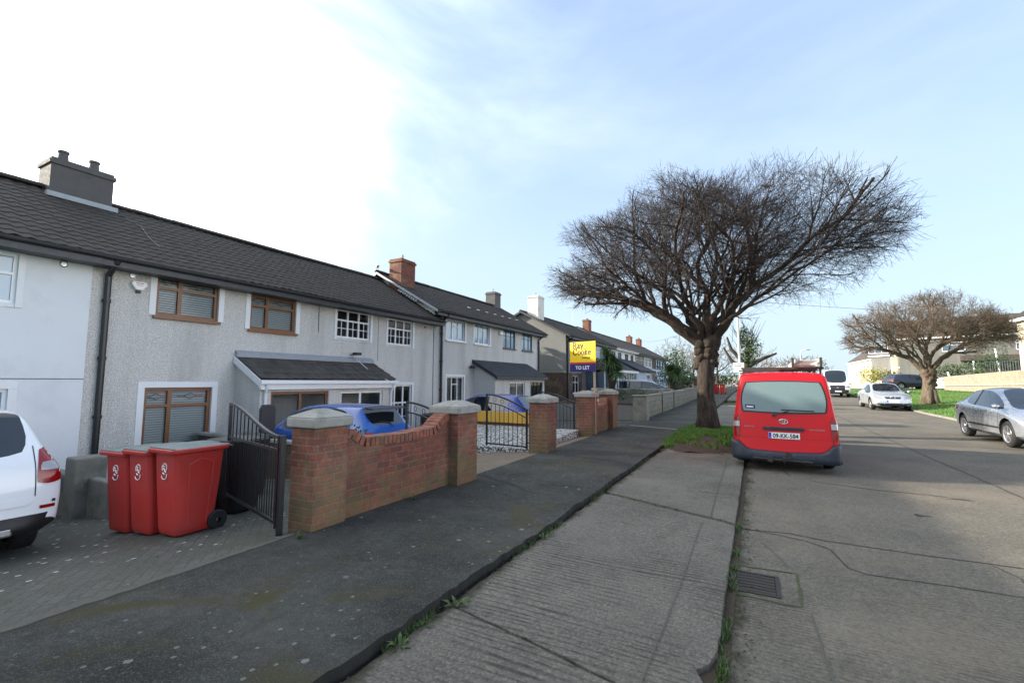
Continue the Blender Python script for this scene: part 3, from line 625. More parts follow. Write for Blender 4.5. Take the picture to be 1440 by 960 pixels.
def wall_x(X, y0, y1, zb, zt, opens, depth=.22):
    """front wall in plane X with rectangular openings and their reveals"""
    b = MB(); ys = sorted({y0, y1, *[o[0] for o in opens], *[o[1] for o in opens]}); zs = sorted({zb, zt, *[o[2] for o in opens], *[o[3] for o in opens]})
    for i in range(len(ys)-1):
        for j in range(len(zs)-1):
            yc, zc = (ys[i]+ys[i+1])/2, (zs[j]+zs[j+1])/2
            if any(o[0] < yc < o[1] and o[2] < zc < o[3] for o in opens): continue
            b.add([(X, ys[i], zs[j]), (X, ys[i+1], zs[j]), (X, ys[i+1], zs[j+1]), (X, ys[i], zs[j+1])], [(0, 1, 2, 3)])
    for (a, c, z0, z1) in [o[:4] for o in opens]:
        for q in ([(X, a, z0), (X-depth, a, z0), (X-depth, a, z1), (X, a, z1)], [(X, c, z1), (X-depth, c, z1), (X-depth, c, z0), (X, c, z0)],
                  [(X, a, z1), (X-depth, a, z1), (X-depth, c, z1), (X, c, z1)], [(X, c, z0), (X-depth, c, z0), (X-depth, a, z0), (X, a, z0)]): b.add(q, [(0, 1, 2, 3)])
    return b
def roof_mesh(y0, y1, Xf, Xb, ez, rzz, over=.42, fine=True, verge=0):
    xe, xr, xk = Xf+over, (Xf+Xb)/2, Xb-over; zb = ez
    b = MB(); Lm = math.hypot(xe-xr, rzz-ez); nc = max(4, int(Lm/.27)); ny = int((y1-y0)/(.044 if fine else .6))+1
    for (xa, xb_) in ((xe, xr), (xk, xr)):
        rows = []
        for c in range(nc):
            for (f_, dz) in ((c/nc, .055), ((c+1)/nc, .022)): rows.append((f_, dz))
        o = len(b.v); nyy = ny if (fine and xa == xe) else max(2, ny//8)
        for (f_, dz) in rows:
            for k in range(nyy+1):
                y = y0+(y1-y0)*k/nyy; wv = (.020*(math.sin(2*math.pi*y/.22)) if fine and xa == xe else 0)
                sag = .015*math.sin(y*.9+f_*2)+.006*math.sin(y*7+f_*31)
                b.v.append((xa+(xb_-xa)*f_, y, ez+(rzz-ez)*f_+dz*.6+wv*.65+sag))
        m = nyy+1
        for r0 in range(len(rows)-1):
            for k in range(nyy): b.f.append((o+r0*m+k, o+r0*m+k+1, o+(r0+1)*m+k+1, o+(r0+1)*m+k)); b.mi.append(0)
    # underside and verges
    t0 = .06
    b.add([(xe, y0, ez-t0), (xe, y1, ez-t0), (xr, y1, rzz-t0), (xr, y0, rzz-t0)], [(0, 1, 2, 3)]); b.add([(xk, y0, ez-t0), (xk, y1, ez-t0), (xr, y1, rzz-t0), (xr, y0, rzz-t0)], [(0, 1, 2, 3)])
    for y in ((y0, y1) if verge == 3 else (y0,) if verge == 1 else (y1,) if verge == 2 else ()):
        for xa in (xe, xk): b.add([(xa, y, ez-t0), (xa, y, ez+.05), (xr, y, rzz+.05), (xr, y, rzz-t0)], [(0, 1, 2, 3)])
    b.add([(xe, y0, ez-t0), (xe, y1, ez-t0), (xe, y1, ez+.03), (xe, y0, ez+.03)], [(0, 1, 2, 3)])
    # ridge tiles
    n = max(1, int((y1-y0)/.45)); st = (y1-y0)/n
    for k in range(n):
        ya, yb = y0+k*st-.03, y0+(k+1)*st; h = .0; rj = random.uniform(-.006, .006)
        o = len(b.v)
        for y in (ya, yb):
            for i in range(7):
                a = math.pi*(i/6)*.9+.157; b.v.append((xr+.13*math.cos(a), y, rzz-.01+.125*math.sin(a)+rj+h))
        for i in range(6): b.f.append((o+i, o+i+1, o+7+i+1, o+7+i)); b.mi.append(0)
    return b
def house(label, y0, y1, Xf, Xb, fz, ez, rz_, wallmat, roofmat, opens=(), group='terraced houses along the left side', fine=True, ends=(0, 0), lower=None, over=.42, fascia='fascia', party=True):
    h = thing('terraced_house', label, 'house', ((Xf+Xb)/2, (y0+y1)/2, fz), 0, group)
    off = Matrix.Translation(-Vector(h.location))
    kids = []
    def put(o): kids.append(o); return o
    zt = ez-.02+.0
    b = wall_x(Xf, y0, y1, (lower[0] if lower else fz-.3), ez+over*.5-.02, [o for o in opens if not lower or o[3] > lower[0]])
    xr = (Xf+Xb)/2; sl = (rz_-ez)/(over+(Xf-xr)); zw = ez+over*sl-.07
    for k in range(len(b.v)):
        if abs(b.v[k][2]-(ez+over*.5-.02)) < 1e-6: b.v[k] = (b.v[k][0], b.v[k][1], zw)
    z_lo = lower[0] if lower else fz-.3
    for (y, e) in ((y0, ends[0]), (y1, ends[1])):
        zl = z_lo if e else fz-.3
        b.add([(Xf, y, zl), (Xb, y, zl), (Xb, y, zw), (xr, y, rz_-.07), (Xf, y, zw)], [(0, 1, 2, 3, 4)])
    b.add([(Xb, y0, fz-.3), (Xb, y1, fz-.3), (Xb, y1, zw), (Xb, y0, zw)], [(0, 1, 2, 3)])
    w = put(b.build('wall', wallmat, h, fix=False))
    if lower:
        b = wall_x(Xf+.012, y0, y1, fz-.3, lower[0], [o for o in opens if o[3] <= lower[0]])
        for (y, e, s_) in ((y0, ends[0], -1), (y1, ends[1], 1)):
            if e: b.add([(Xf+.012, y+.012*s_, fz-.3), (Xb, y+.012*s_, fz-.3), (Xb, y+.012*s_, lower[0]), (Xf+.012, y+.012*s_, lower[0])], [(0, 1, 2, 3)])
        put(b.build('brick_base', lower[1], h, fix=False))
    ve = [(.0 if not e else .28) for e in ends]
    put(roof_mesh(y0-ve[0], y1+ve[1], Xf, Xb, ez, rz_, over, fine, (1 if ends[0] else 0)+(2 if ends[1] else 0)).build('roof', roofmat, h, fix=False, smooth=False))
    xe = Xf+over
    b = MB().box(xe-.03, xe-.004, y0-ve[0], y1+ve[1], ez-.20, ez+.0); b.box(Xf-.0, xe-.031, y0-ve[0], y1+ve[1], ez-.20, ez-.185); put(b.build('fascia', fascia, h))
    b = MB(); pr = [(.055*math.cos(a), .055*math.sin(a)) for a in [math.pi+math.pi*i/6 for i in range(7)]]
    o = 0
    for y in (y0-ve[0], y1+ve[1]):
        for (u, v) in pr: b.v.append((xe+.055+u, y, ez-.02+v))
    for i in range(6): b.f.append((i, i+1, 8+i, 7+i)); b.mi.append(0)
    put(b.build('gutter', 'fascia' if fascia == 'fascia' else fascia, h, fix=False))
    # floor slab and dark interior so nothing shows through the panes
    b = MB().box(Xb+.3, Xf-.9, y0+.05, y1-.05, fz-.2, zw-.1); put(b.build('interior', 'interior', h))
    for o in opens:
        if len(o) > 4: put(window(h, (Xf+.012 if lower and o[3] <= lower[0] else Xf), o[0], o[1], o[2], o[3], **o[4]))
    h['_k'] = 1
    return h
def settle(h):
    """children were modelled in world coordinates: give them the inverse of their thing's place"""
    Mi = Matrix.Translation(h.location) @ Matrix.Rotation(h.rotation_euler.z, 4, 'Z')
    for c in children(h): c.matrix_parent_inverse = Mi.inverted()
    if '_k' in h: del h['_k']
    return h
def pipe(h, X, y, zt, zb, r=.042, mat='black_paint', neck=.42):
    b = MB(); b.tube([(X+neck, y+.02, zt), (X+neck-.02, y, zt-.10), (X+.09, y, zt-.32), (X+.08, y, zt-.5), (X+.08, y, zb)], r, 10)
    z = zt-.9
    while z > zb+.3: b.tube([(X+.08, y, z), (X+.08, y, z+.07)], r*1.25, 10); b.box(X-.0, X+.05, y-.06, y+.06, z+.02, z+.05); z -= 1.2
    return b.build('downpipe', mat, h, smooth=False)
def chimney(h, x0, x1, y0, y1, zb, zt, mat='brick_red', pots=2, cap='capstone', potmat='clay', pw=.11, cone=False, ph=.32):
    c = MB().box(x0, x1, y0, y1, zb, zt-.16).box(x0-.04, x1+.04, y0-.04, y1+.04, zt-.16, zt-.07).box(x0+.0, x1-.0, y0+.0, y1-.0, zt-.07, zt).build('chimney', mat, h)
    for k in range(pots):
        b = MB(); yc = y0+(y1-y0)*(k+.5)/pots; xc = (x0+x1)/2
        if cone:
            for a in range(6): b.tube([(xc+.09*math.cos(a*1.047), yc+.09*math.sin(a*1.047), zt), (xc, yc, zt+ph)], .008, 4)
            b.lathe([(.10, zt), (.10, zt+.05), (.085, zt+.05)], 12, c=(xc, yc, 0))
        else: b.lathe([(pw*1.05, zt), (pw, zt+.05), (pw*.85, zt+ph-.06), (pw*1.02, zt+ph-.05), (pw*1.02, zt+ph), (pw*.7, zt+ph), (pw*.7, zt)], 16, c=(xc, yc, 0))
        b.build('pot', potmat, c, smooth=False)
    f = MB().box(x0-.05, x1+.05, y0-.05, y1+.05, zb, zb+.001); return c
def settle_deep(h):
    Mi = Matrix.Translation(h.location) @ Matrix.Rotation(h.rotation_euler.z, 4, 'Z')
    for c in children(h): c.matrix_parent_inverse = Mi.inverted()
XF, XB = -12.0, -18.2
BR = dict(cols=[.37], rows=[[.70], [.70]], fm='upvc_brown', gm='glass', backing='blind', ft=.075, sill=True, diamonds=True)
CT = dict(cols=[.34, .67], rows=[[.62], [.62], [.62]], fm='upvc', gm='glass', bars=(1, 1), ft=.06, surr=(.10, True, True), sill=False)
S3 = dict(cols=[.34, .66], rows=[[], [.72], []], fm='upvc', gm='glass_sheet', ft=.05, surr=(.10, True, False))
DK = dict(cols=[.30, .70], rows=[[.66], [.66], [.66]], fm='dark_frame', gm='glass_sheet', ft=.04, sill='dark_frame')
# house 0: smooth white render, mostly outside the picture to the left
h0 = house('white smooth-rendered end of terrace at the far left of the photo', -1.6, 4.17, XF+.03, XB, -.62, 4.12, 6.20, 'render_white', 'tiles_brown',
           [(1.45, 3.10, 2.98, 3.90, dict(cols=[.5], rows=[[.6], [.6]], gm='glass_sheet', surr=(.09, True, True), sill=False)), (1.6, 3.12, .15, 1.42, dict(cols=[.5], rows=[[], [.66]], gm='glass_sheet', surr=(.12, True, True), sill=False))])
MB().box(XF+.03, XF+.036, -1.6, 4.17, 1.60, 1.615).build('render_line', 'dark_frame', h0)
b = MB().lathe([(.0, .02), (.045, .02), (.07, .0)], 16, 'x', (XF+.03, 3.72, 3.86)); b.build('vent', 'alloy', h0)
settle(h0)
# house 1: pebbledash with brown windows and porch
h1 = house('grey pebbledash house with brown-framed windows and burglar alarm', 4.17, 9.85, XF, XB, -.62, 4.12, 6.20, 'pebbledash', 'tiles_brown',
           [(5.34, 6.72, 3.06, 4.00, dict(BR, surr=(.13, False, False))), (7.55, 8.95, 2.97, 3.93, dict(BR, surr=(.13, False, False))), (5.24, 6.68, .05, 1.42, dict(BR, surr=(.13, True, False)))])
pipe(h1, XF, 4.42, 4.1, -.6, r=.06)
ch = chimney(h1, -15.45, -14.75, 4.20, 5.42, 5.6, 6.95, 'chimney_render', 2, potmat='chimney_render')
MB().box(-14.75, -14.60, 4.13, 5.50, 5.94, 6.06).build('flashing', 'lead', h1)
b = MB().extr([(-.13, .09), (.13, .09), (.15, .02), (.06, -.10), (-.06, -.10), (-.15, .02)], 'x', XF+.002, XF+.09); b.v = [(x, y+4.98, z+3.66) for x, y, z in b.v]; al = b.build('burglar_alarm', 'upvc', h1, bevel=.015)
MB().box(XF+.09, XF+.094, 4.91, 5.05, 3.70, 3.715).box(XF+.09, XF+.094, 4.92, 5.04, 3.66, 3.67).build('mark', 'sign_red', al)
MB().box(XF, XF+.05, 4.94, 5.02, 3.50, 3.555).build('strobe', 'bin_dark', al)
MB().lathe([(0, .03), (.05, .03), (.06, 0)], 14, 'x', (XF, 4.86, 3.87)).build('vent', 'alloy', h1)
b = MB().tube([(XF+.012, 9.75, 3.95), (XF+.012, 9.76, 3.1)], .008, 5); b.build('cable', 'dark_frame', h1)
b = MB().tube([(-14.6, 5.55, 5.93), (-13.9, 5.75, 5.53), (-13.2, 5.62, 5.13), (-12.6, 5.6, 4.8)], .006, 5); b.build('roof_cable', 'capstone', h1)
# porch: lean-to roof with garage window and white windows below
PX = -10.95
b = MB(); nyy = 90; rows_ = []
for c in range(4):
    rows_ += [(c/4, .045), ((c+1)/4, .015)]
for (f_, dz) in rows_:
    for k in range(nyy+1):
        y = 7.2+4.85*k/nyy; b.v.append((PX+.14+(XF-PX-.14)*f_, y, 1.60+.62*f_+dz+.012*math.sin(2*math.pi*y/.3)))
m_ = nyy+1
for r0 in range(len(rows_)-1):
    for k in range(nyy): b.f.append((r0*m_+k, r0*m_+k+1, (r0+1)*m_+k+1, (r0+1)*m_+k)); b.mi.append(0)
b.build('porch_roof', 'tiles_porch', h1, fix=False)
MB().extr([(XF, 2.20), (XF, 2.38), (XF+.12, 2.30), (XF+.12, 2.20)], 'y', 7.2, 12.05).build('porch_flashing', 'lead', h1)
b = MB().box(PX+.12, PX+.20, 7.15, 12.1, 1.50, 1.60); b.box(PX+.03, PX+.119, 7.2, 12.05, 1.36, 1.50)
b.extr([(PX+.12, 1.42), (PX+.12, 1.60), (XF+.02, 2.22), (XF+.02, 2.04)], 'y', 7.16, 7.20); b.extr([(PX+.12, 1.42), (PX+.12, 1.60), (XF+.02, 2.22), (XF+.02, 2.04)], 'y', 12.05, 12.09); b.build('porch_gutter', 'upvc', h1, bevel=.006)
b = MB().tube([(PX+.16, 7.33, 1.5), (PX+.13, 7.34, 1.40), (PX+.07, 7.36, 1.25), (PX+.07, 7.36, -.6)], .035, 8); b.build('porch_downpipe', 'upvc', h1); b = MB().tube([(PX+.16, 11.9, 1.5), (PX+.13, 11.9, 1.4), (PX+.07, 11.88, 1.25), (PX+.07, 11.88, -.6)], .035, 8); b.build('porch_downpipe', 'upvc', h1)
po = [(7.55, 9.35, -.55, 1.30, dict(cols=[.5], rows=[[], []], fm='upvc_brown', gm='glass', ft=.07, sill=False)), (9.8, 11.55, -.2, 1.28, dict(cols=[.46], rows=[[], []], gm='glass', ft=.07, sill=False))]
b = wall_x(PX, 7.25, 12.0, -.8, 1.38, po, .15); b.add([(PX, 7.25, -.8), (XF, 7.25, -.8), (XF, 7.25, 2.1), (PX, 7.25, 1.42)], [(0, 1, 2, 3)]); b.add([(PX, 12.0, -.8), (XF, 12.0, -.8), (XF, 12.0, 2.1), (PX, 12.0, 1.42)], [(0, 1, 2, 3)]); b.build('porch_wall', 'pebbledash', h1, fix=False)
for o_ in po: window(h1, PX, *o_[:4], **o_[4])
settle(h1)
h2 = house('pebbledash house with small-paned white cottage windows', 9.85, 15.55, XF, XB, -.62, 4.12, 6.20, 'pebbledash', 'tiles_brown',
           [(10.47, 11.94, 3.00, 3.95, CT), (12.83, 14.22, 2.95, 3.93, CT), (12.85, 14.25, -.35, 1.44, CT)], ends=(0, 1))
MB().box(XF+.001, XF+.006, 12.33, 12.345, 2.3, 3.95).build('render_joint', 'dark_frame', h2)
b = MB().lathe([(0, .02), (.03, .02), (.035, 0)], 12, 'x', (XF, 15.0, 3.8)); b.build('vent', 'bin_dark', h2)
b = MB().tube([(XF, 11.1, 2.45), (XF+.12, 11.12, 2.50), (XF+.25, 11.15, 2.48)], .015, 6); b.box(XF+.15, XF+.34, 11.03, 11.25, 2.44, 2.53); b.build('security_light', 'bin_dark', h2)
b = MB().tube([(XF+.02, 11.12, 2.44), (XF+.25, 11.2, 2.25), (XF+.62, 11.27, 1.98)], .012, 5); b.build('cable', 'upvc', h2)
settle(h2)
# block B
h3 = house('pebbledash house with pale blue-reflecting windows behind the royal blue car', 15.62, 20.9, XF, XB, -.25, 4.55, 6.52, 'pebbledash_b', 'tiles_brown',
           [(16.5, 17.95, 3.42, 4.33, S3), (18.76, 20.22, 3.42, 4.38, S3), (16.55, 17.9, .5, 1.78, dict(cols=[.34, .66], rows=[[], [.74], []], gm='glass', backing='curtain', ft=.05, surr=(.1, True, False)))], ends=(1, 0))
pipe(h3, XF, 16.05, 4.5, -.3, r=.055)
chimney(h3, -14.55, -13.85, 15.55, 16.5, 5.3, 7.1, 'brick_red', 1, cone=True)
b = MB(); 
for k in range(9): b.box(-13.75+k*.12, -13.66+k*.12, 15.26, 15.36, 5.52-k*.066, 5.60-k*.066)
b.build('flashing', 'lead', h3)
b = MB(); b.extr([(-11.6, 4.47), (-11.6, 4.57), (-15.1, 6.54), (-15.1, 6.44)], 'y', 15.28, 15.33); b.extr([(-18.6, 4.43), (-18.6, 4.57), (-15.1, 6.54), (-15.1, 6.40)], 'y', 15.28, 15.33); b.build('bargeboard', 'lead', h3)
b = MB().tube([(XF, 19.0, 2.6), (XF+.15, 19.0, 2.62)], .03, 6); b.box(XF+.1, XF+.25, 18.9, 19.1, 2.55, 2.68); b.v = [(x, y-.6, z-.35) for x, y, z in b.v]; b.build('security_light', 'bin_dark', h3)
MB().tube([(XF+.01, 18.5, 2.25), (XF+.01, 19.1, 2.1), (XF+.01, 19.5, 2.12), (XF+.01, 19.5, 1.8)], .008, 4).build('cable', 'dark_frame', h3)
settle(h3)
h4 = house('pebbledash house with dark-framed upper windows and dark lean-to porch', 20.9, 26.4, XF, XB, -.25, 4.55, 6.52, 'pebbledash_b', 'tiles_brown',
           [(21.7, 23.1, 3.40, 4.42, DK), (23.95, 25.35, 3.40, 4.44, DK)], ends=(0, 1))
pipe(h4, XF, 26.15, 4.5, -.3, r=.055)
PX = -10.8
MB().extr([(PX+.15, 1.72), (PX+.15, 1.86), (XF, 2.62), (XF, 2.46)], 'y', 18.6, 24.6).build('porch_roof', 'tiles_slate', h4)
MB().box(PX+.151, PX+.19, 18.6, 24.6, 1.68, 1.82).build('porch_fascia', 'fascia', h4)
po = [(20.2, 21.9, .2, 1.55, dict(cols=[.5], rows=[[], []], gm='glass', sill=False)), (22.6, 24.2, -.2, 1.55, dict(cols=[.35, .65], rows=[[.5], [.5], [.5]], fm='dark_frame', gm='glass', sill=False, ft=.04))]
b = wall_x(PX, 18.75, 24.45, -.6, 1.75, po, .15)
for y in (18.75, 24.45): b.add([(PX, y, -.6), (XF, y, -.6), (XF, y, 2.5), (PX, y, 1.75)], [(0, 1, 2, 3)])
b.build('porch_wall', 'pebbledash_b', h4, fix=False)
for o_ in po: window(h4, PX, *o_[:4], **o_[4])
MB().box(XF+.002, XF+.12, 21.15, 21.45, 4.05, 4.25).build('burglar_alarm', 'upvc', h4, bevel=.02)
chimney(h4, -15.5, -14.8, 25.6, 26.35, 6.1, 7.42, 'chimney_render', 1, cone=True, ph=.3)
b = MB()
for k in range(7): b.box(-13.0, -12.93, 19.6+k*.9, 19.85+k*.9, 5.36, 5.39)
b.build('snow_clip', 'surround_white', h4)
settle(h4)
# block C
h5 = house('grey pebbledash house with dark brick base behind the for-let sign', 30.0, 36.0, -11.6, -18.4, -.1, 4.78, 6.70, 'pebbledash_grey', 'tiles_brown',
           [(31.3, 32.6, .75, 2.0, dict(cols=[.5], rows=[[.62], [.62]], gm='glass', ft=.05)), (31.5, 33, 3.3, 4.4, S3), (34, 35.5, 3.3, 4.4, S3)], ends=(1, 0), lower=(2.2, 'brick_brown'))
pipe(h5, -11.6, 30.15, 4.7, -.1, r=.07)
chimney(h5, -14.6, -13.75, 30.05, 31.1, 5.2, 7.85, 'chimney_white', 1, cone=True)
b = MB(); b.extr([(-11.2, 4.66), (-11.2, 4.80), (-15.0, 6.72), (-15.0, 6.58)], 'y', 29.66, 29.71); b.extr([(-18.8, 4.66), (-18.8, 4.80), (-15.0, 6.72), (-15.0, 6.58)], 'y', 29.66, 29.71); b.build('bargeboard', 'fascia', h5)
settle(h5)
h6 = house('pebbledash house with brown hipped porch and white conservatory front', 36.0, 41.6, -11.6, -18.4, 0, 4.78, 6.70, 'pebbledash_grey', 'tiles_brown', [(37, 38.5, 3.3, 4.4, S3), (39.3, 40.8, 3.3, 4.4, S3)], ends=(0, 1))
MB().add([(-9.0, 33.4, 2.45), (-9.0, 40.6, 2.45), (-11.6, 40.6, 2.45), (-11.6, 33.4, 2.45), (-11.6, 34.9, 3.55), (-11.6, 39.4, 3.55)], [(0, 1, 5, 4), (0, 4, 3), (1, 2, 5), (0, 3, 2, 1)]).build('porch_roof', 'tiles_brown', h6)
b = MB().box(-9.0, -8.93, 33.4, 40.6, 2.28, 2.47); 
for k in range(9): y = 33.6+k*.84; b.box(-9.2, -9.1, y-.05, y+.05, 0, 2.4)
for k in range(4): x = -9.1-k*.8; b.box(x-.05, x+.05, 33.55, 33.65, 0, 2.4)
b.box(-9.2, -9.1, 33.5, 40.5, .0, .7); b.box(-9.2, -9.1, 33.5, 40.5, 1.7, 1.78); b.box(-11.6, -9.1, 33.52, 33.62, 0, .7); pf = b.build('porch_frame', 'upvc', h6)
MB().box(-9.17, -9.13, 33.55, 40.45, .7, 2.3).box(-11.5, -9.2, 33.56, 33.6, .7, 2.3).build('pane', 'glass_far', pf); settle(h6)
# block D, each in its own colour
far_specs = [('bright white house with dark porch roof beyond the palm', 42.3, 47.4, 'render_blue', 'render_white'), ('white house with four dark upper windows, next past the dark porch', 47.4, 52.7, None, 'render_white'),
             ('tan rendered house in the middle of the far terrace', 52.7, 57.6, None, 'render_tan'), ('pale house with small white canopy in the far terrace', 57.6, 62.4, None, 'pebbledash'),
             ('mauve grey house between the pale one and the blue ones', 62.4, 65.3, None, 'render_mauve'), ('grey blue house second from the far end of the terrace', 65.3, 69.3, None, 'render_blue'),
             ('grey blue house at the far end of the terrace', 69.3, 73.6, None, 'render_blue')]
for i, (lab, y0, y1, _, wm) in enumerate(far_specs):
    w = y1-y0; op = []
    for a, c in ((.12, .40), (.58, .86)): op.append((y0+a*w, y0+c*w, 3.42, 4.5, dict(cols=[.5], rows=[[.68], [.68]], gm='glass_far', fm='upvc' if i in (2, 3) else 'dark_frame', ft=.06)))
    op.append((y0+.15*w, y0+.42*w, .9, 2.0, dict(cols=[.5], rows=[[.68], [.68]], gm='glass_far', ft=.07)))
    d = house(lab, y0, y1, XF, XB, .35, 4.86, 6.80, wm, 'tiles_far', op, ends=(1 if i == 0 else 0, 1 if i == 6 else 0), fine=False, fascia='surround_white' if i < 2 else 'fascia')
    if i == 0:
        chimney(d, -14.6, -14.0, 42.25, 43.1, 5.4, 7.55, 'brick_far', 1, ph=.15)
        b = MB(); b.extr([(-11.58, 4.72), (-11.58, 4.90), (-15.1, 6.86), (-15.1, 6.68)], 'y', 41.95, 42.0); b.build('bargeboard', 'surround_white', d)
        MB().extr([(-9.6, 2.55), (-9.6, 2.7), (XF, 3.9), (XF, 3.7)], 'y', 44.0, 51.6).build('porch_roof', 'tiles_slate', d)
        b = wall_x(-9.9, 44.2, 51.4, .1, 2.6, [(48.5, 50.4, .9, 2.3)], .1)
        for y in (44.2, 51.4): b.add([(-9.9, y, .1), (XF, y, .1), (XF, y, 3.7), (-9.9, y, 2.6)], [(0, 1, 2, 3)])
        b.build('porch_wall', 'render_blue', d, fix=False); window(d, -9.9, 48.5, 50.4, .9, 2.3, [.5], [[.7], [.7]], gm='glass_far', surr=(.15, True, True), sill=False)
    if i == 3: MB().extr([(-10.6, 2.75), (-10.6, 2.9), (XF, 3.3), (XF, 3.1)], 'y', 57.4, 62.6).build('canopy', 'upvc', d)
    if i == 4: chimney(d, -15.4, -14.8, 62.5, 63.6, 6.4, 7.75, 'brick_far', 2, ph=.2)
    if i == 5: chimney(d, -15.4, -14.8, 68.3, 69.5, 6.4, 7.85, 'brick_far', 2, ph=.2)
    settle(d)
# house behind the camera on the same side (outside the picture, shades the near road)
hb = house('pebbledash house further back along the terrace, left of the white one', -12.8, -1.6, XF, XB, -.62, 4.12, 6.20, 'pebbledash', 'tiles_brown', [], fine=False, ends=(1, 0)); settle(hb)
# dirt washed along the kerbs
def stain(name, spots, mat, base, seed):
    rs2 = random.Random(seed)
    for (x, y, rx, ry) in spots:
        b = MB(); n = 60; z = rz(y)+(-.11 if base == 'road' else -.055 if base == 'verge' else 0)+.0045; b.v.append((x, y, z+.0)); ph = [rs2.uniform(0, 6) for _ in range(3)]
        for k in range(n): a = 6.283*k/n; r = 1+.35*math.sin(3*a+ph[0])+.25*math.sin(7*a+ph[1])+.15*math.sin(17*a+ph[2])+rs2.uniform(-.25, .25); b.v.append((x+rx*r*math.cos(a), y+ry*r*math.sin(a), z))
        for k in range(n): b.f.append((0, 1+k, 1+(k+1) % n)); b.mi.append(0)
        o = b.build(name, mat, fix=False); o['kind'] = 'structure'
stain('road_stain', [(1.84, 7.86, .07, .05), (2.6, 9.2, .12, .03)], 'ink_line', 'road', 4)
# ------------------------------------------------------------ piers, garden walls, gates
def pier(label, x0, x1, y0, y1, zt=1.08, mat='brick_pier', zb=None, capm='capstone'):
    zb = rz(y0) if zb is None else zb; h = zt-rz(14)-0
    t_ = thing('brick_pier', label, 'gate pier', ((x0+x1)/2, (y0+y1)/2, zb), 0, 'capped brick piers along the pavement')
    MB().box(x0, x1, y0, y1, zb-.3, zt).build('shaft', mat, t_, bevel=.008)
    b = MB(); o_ = .045; b.frust(x0-o_*.6, x1+o_*.6, y0-o_*.6, y1+o_*.6, zt+.001, zt+.03, -.02); 
    b = MB().box(x0-o_, x1+o_, y0-o_, y1+o_, zt+.002, zt+.11); b.frust(x0-o_+.001, x1+o_-.001, y0-o_+.001, y1+o_-.001, zt+.111, zt+.20, .20); b.build('capstone', capm, t_, bevel=.02, seg=3)
    return settle(t_)
pier('brick pier nearest the camera, with mossy foot and pale capstone', -4.58, -4.2, 3.43, 3.88)
pier('brick pier ending the low curved brick wall, before the paved drive', -4.60, -4.10, 5.98, 6.54)
pier('red brick pier carrying the second open gate, right of the gravel bed', -4.62, -4.16, 9.6, 10.12, 1.1)
pier('brick pier in front of the for-let sign post', -4.85, -4.36, 13.35, 13.95, 1.12)
pier('farther brick pier just past the for-let sign, with mossy wall beside it', -4.85, -4.36, 15.7, 16.3, 1.14)
def curved_wall(label, x0, x1, y0, y1, prof, mat='brick_red', zb=0):
    t_ = thing('garden_wall', label, 'wall', ((x0+x1)/2, (y0+y1)/2, zb)); n = 40; b = MB(); tp = []
    for i in range(n+1):
        y = y0+(y1-y0)*i/n; f_ = i/n; tp.append((y, pwl(f_, prof)))
    poly = [(y0, zb-.2)]+[(y1, zb-.2)]+[(y, z-.115) for y, z in reversed(tp)]; b.extr(poly, 'x', x0, x1); b.build('brickwork', mat, t_)
    # soldier course that follows the curve, one brick at a time
    b = MB(); acc = 0; last = tp[0]
    L_ = [0]
    for p, q in zip(tp, tp[1:]): L_.append(L_[-1]+math.hypot(q[0]-p[0], q[1]-p[1]))
    nb = int(L_[-1]/.078)
    def at(s):
        for k in range(len(L_)-1):
            if s <= L_[k+1]+1e-9:
                u = (s-L_[k])/(L_[k+1]-L_[k]); return (tp[k][0]+(tp[k+1][0]-tp[k][0])*u, tp[k][1]+(tp[k+1][1]-tp[k][1])*u)
        return tp[-1]
    for k in range(nb):
        a = at(L_[-1]*k/nb); c = at(L_[-1]*(k+1)/nb-.009); j = random.uniform(-.003, .003)
        dy, dz = c[0]-a[0], c[1]-a[1]; l = math.hypot(dy, dz); ny_, nz_ = -dz/l, dy/l
        b.extr([(a[0]-ny_*.112, a[1]-nz_*.112), (c[0]-ny_*.112, c[1]-nz_*.112), (c[0]+ny_*j, c[1]+nz_*j), (a[0]+ny_*j, a[1]+nz_*j)], 'x', x0-.012, x1+.012)
    b.build('coping', 'brick_coping', t_, bevel=.004)
    return settle(t_)
t = T('brick_coping'); k = t.mix(t.ramp(t.noise(11, 3), .3, .7), (.13, .055, .04), (.33, .12, .075)); k = t.mix(t.ramp(t.noise(4, 5), .5, .7, 0, .6), k, (.10, .095, .06)); t.set('Base Color', k); t.set('Roughness', .9); t.bump(t.noise(60, 4), .5, .006); M['brick_coping'] = t.m
curved_wall('low curved brick garden wall between the two nearest piers', -4.50, -4.27, 3.88, 5.98, [(0, 1.04), (.05, 1.03), (.18, .90), (.5, .885), (.80, .91), (.93, 1.06), (.98, 1.10), (1, 1.10)])
curved_wall('mossy low brick wall between the two farther piers', -4.75, -4.52, 13.95, 15.7, [(0, 1.02), (.1, 1.0), (.3, .84), (.5, .82), (.75, .84), (.9, 1.02), (1, 1.05)], 'brick_pier', rz(14))
MB_ = MB
def wall_thing(name, label, polyx, mat, x0=None, x1=None, y0=None, y1=None, zb=0, zt=1, cap=None, cat='wall', group=None, bevel=.01):
    t_ = thing(name, label, cat, ((x0+x1)/2, (y0+y1)/2, zb), 0, group); MB().box(x0, x1, y0, y1, zb-.3, zt).build('wall_body', mat, t_, bevel=bevel)
    if cap: MB().box(x0-.03, x1+.03, y0-.03, y1+.03, zt+.001, zt+.07).build('coping', cap, t_, bevel=.012)
    return settle(t_)
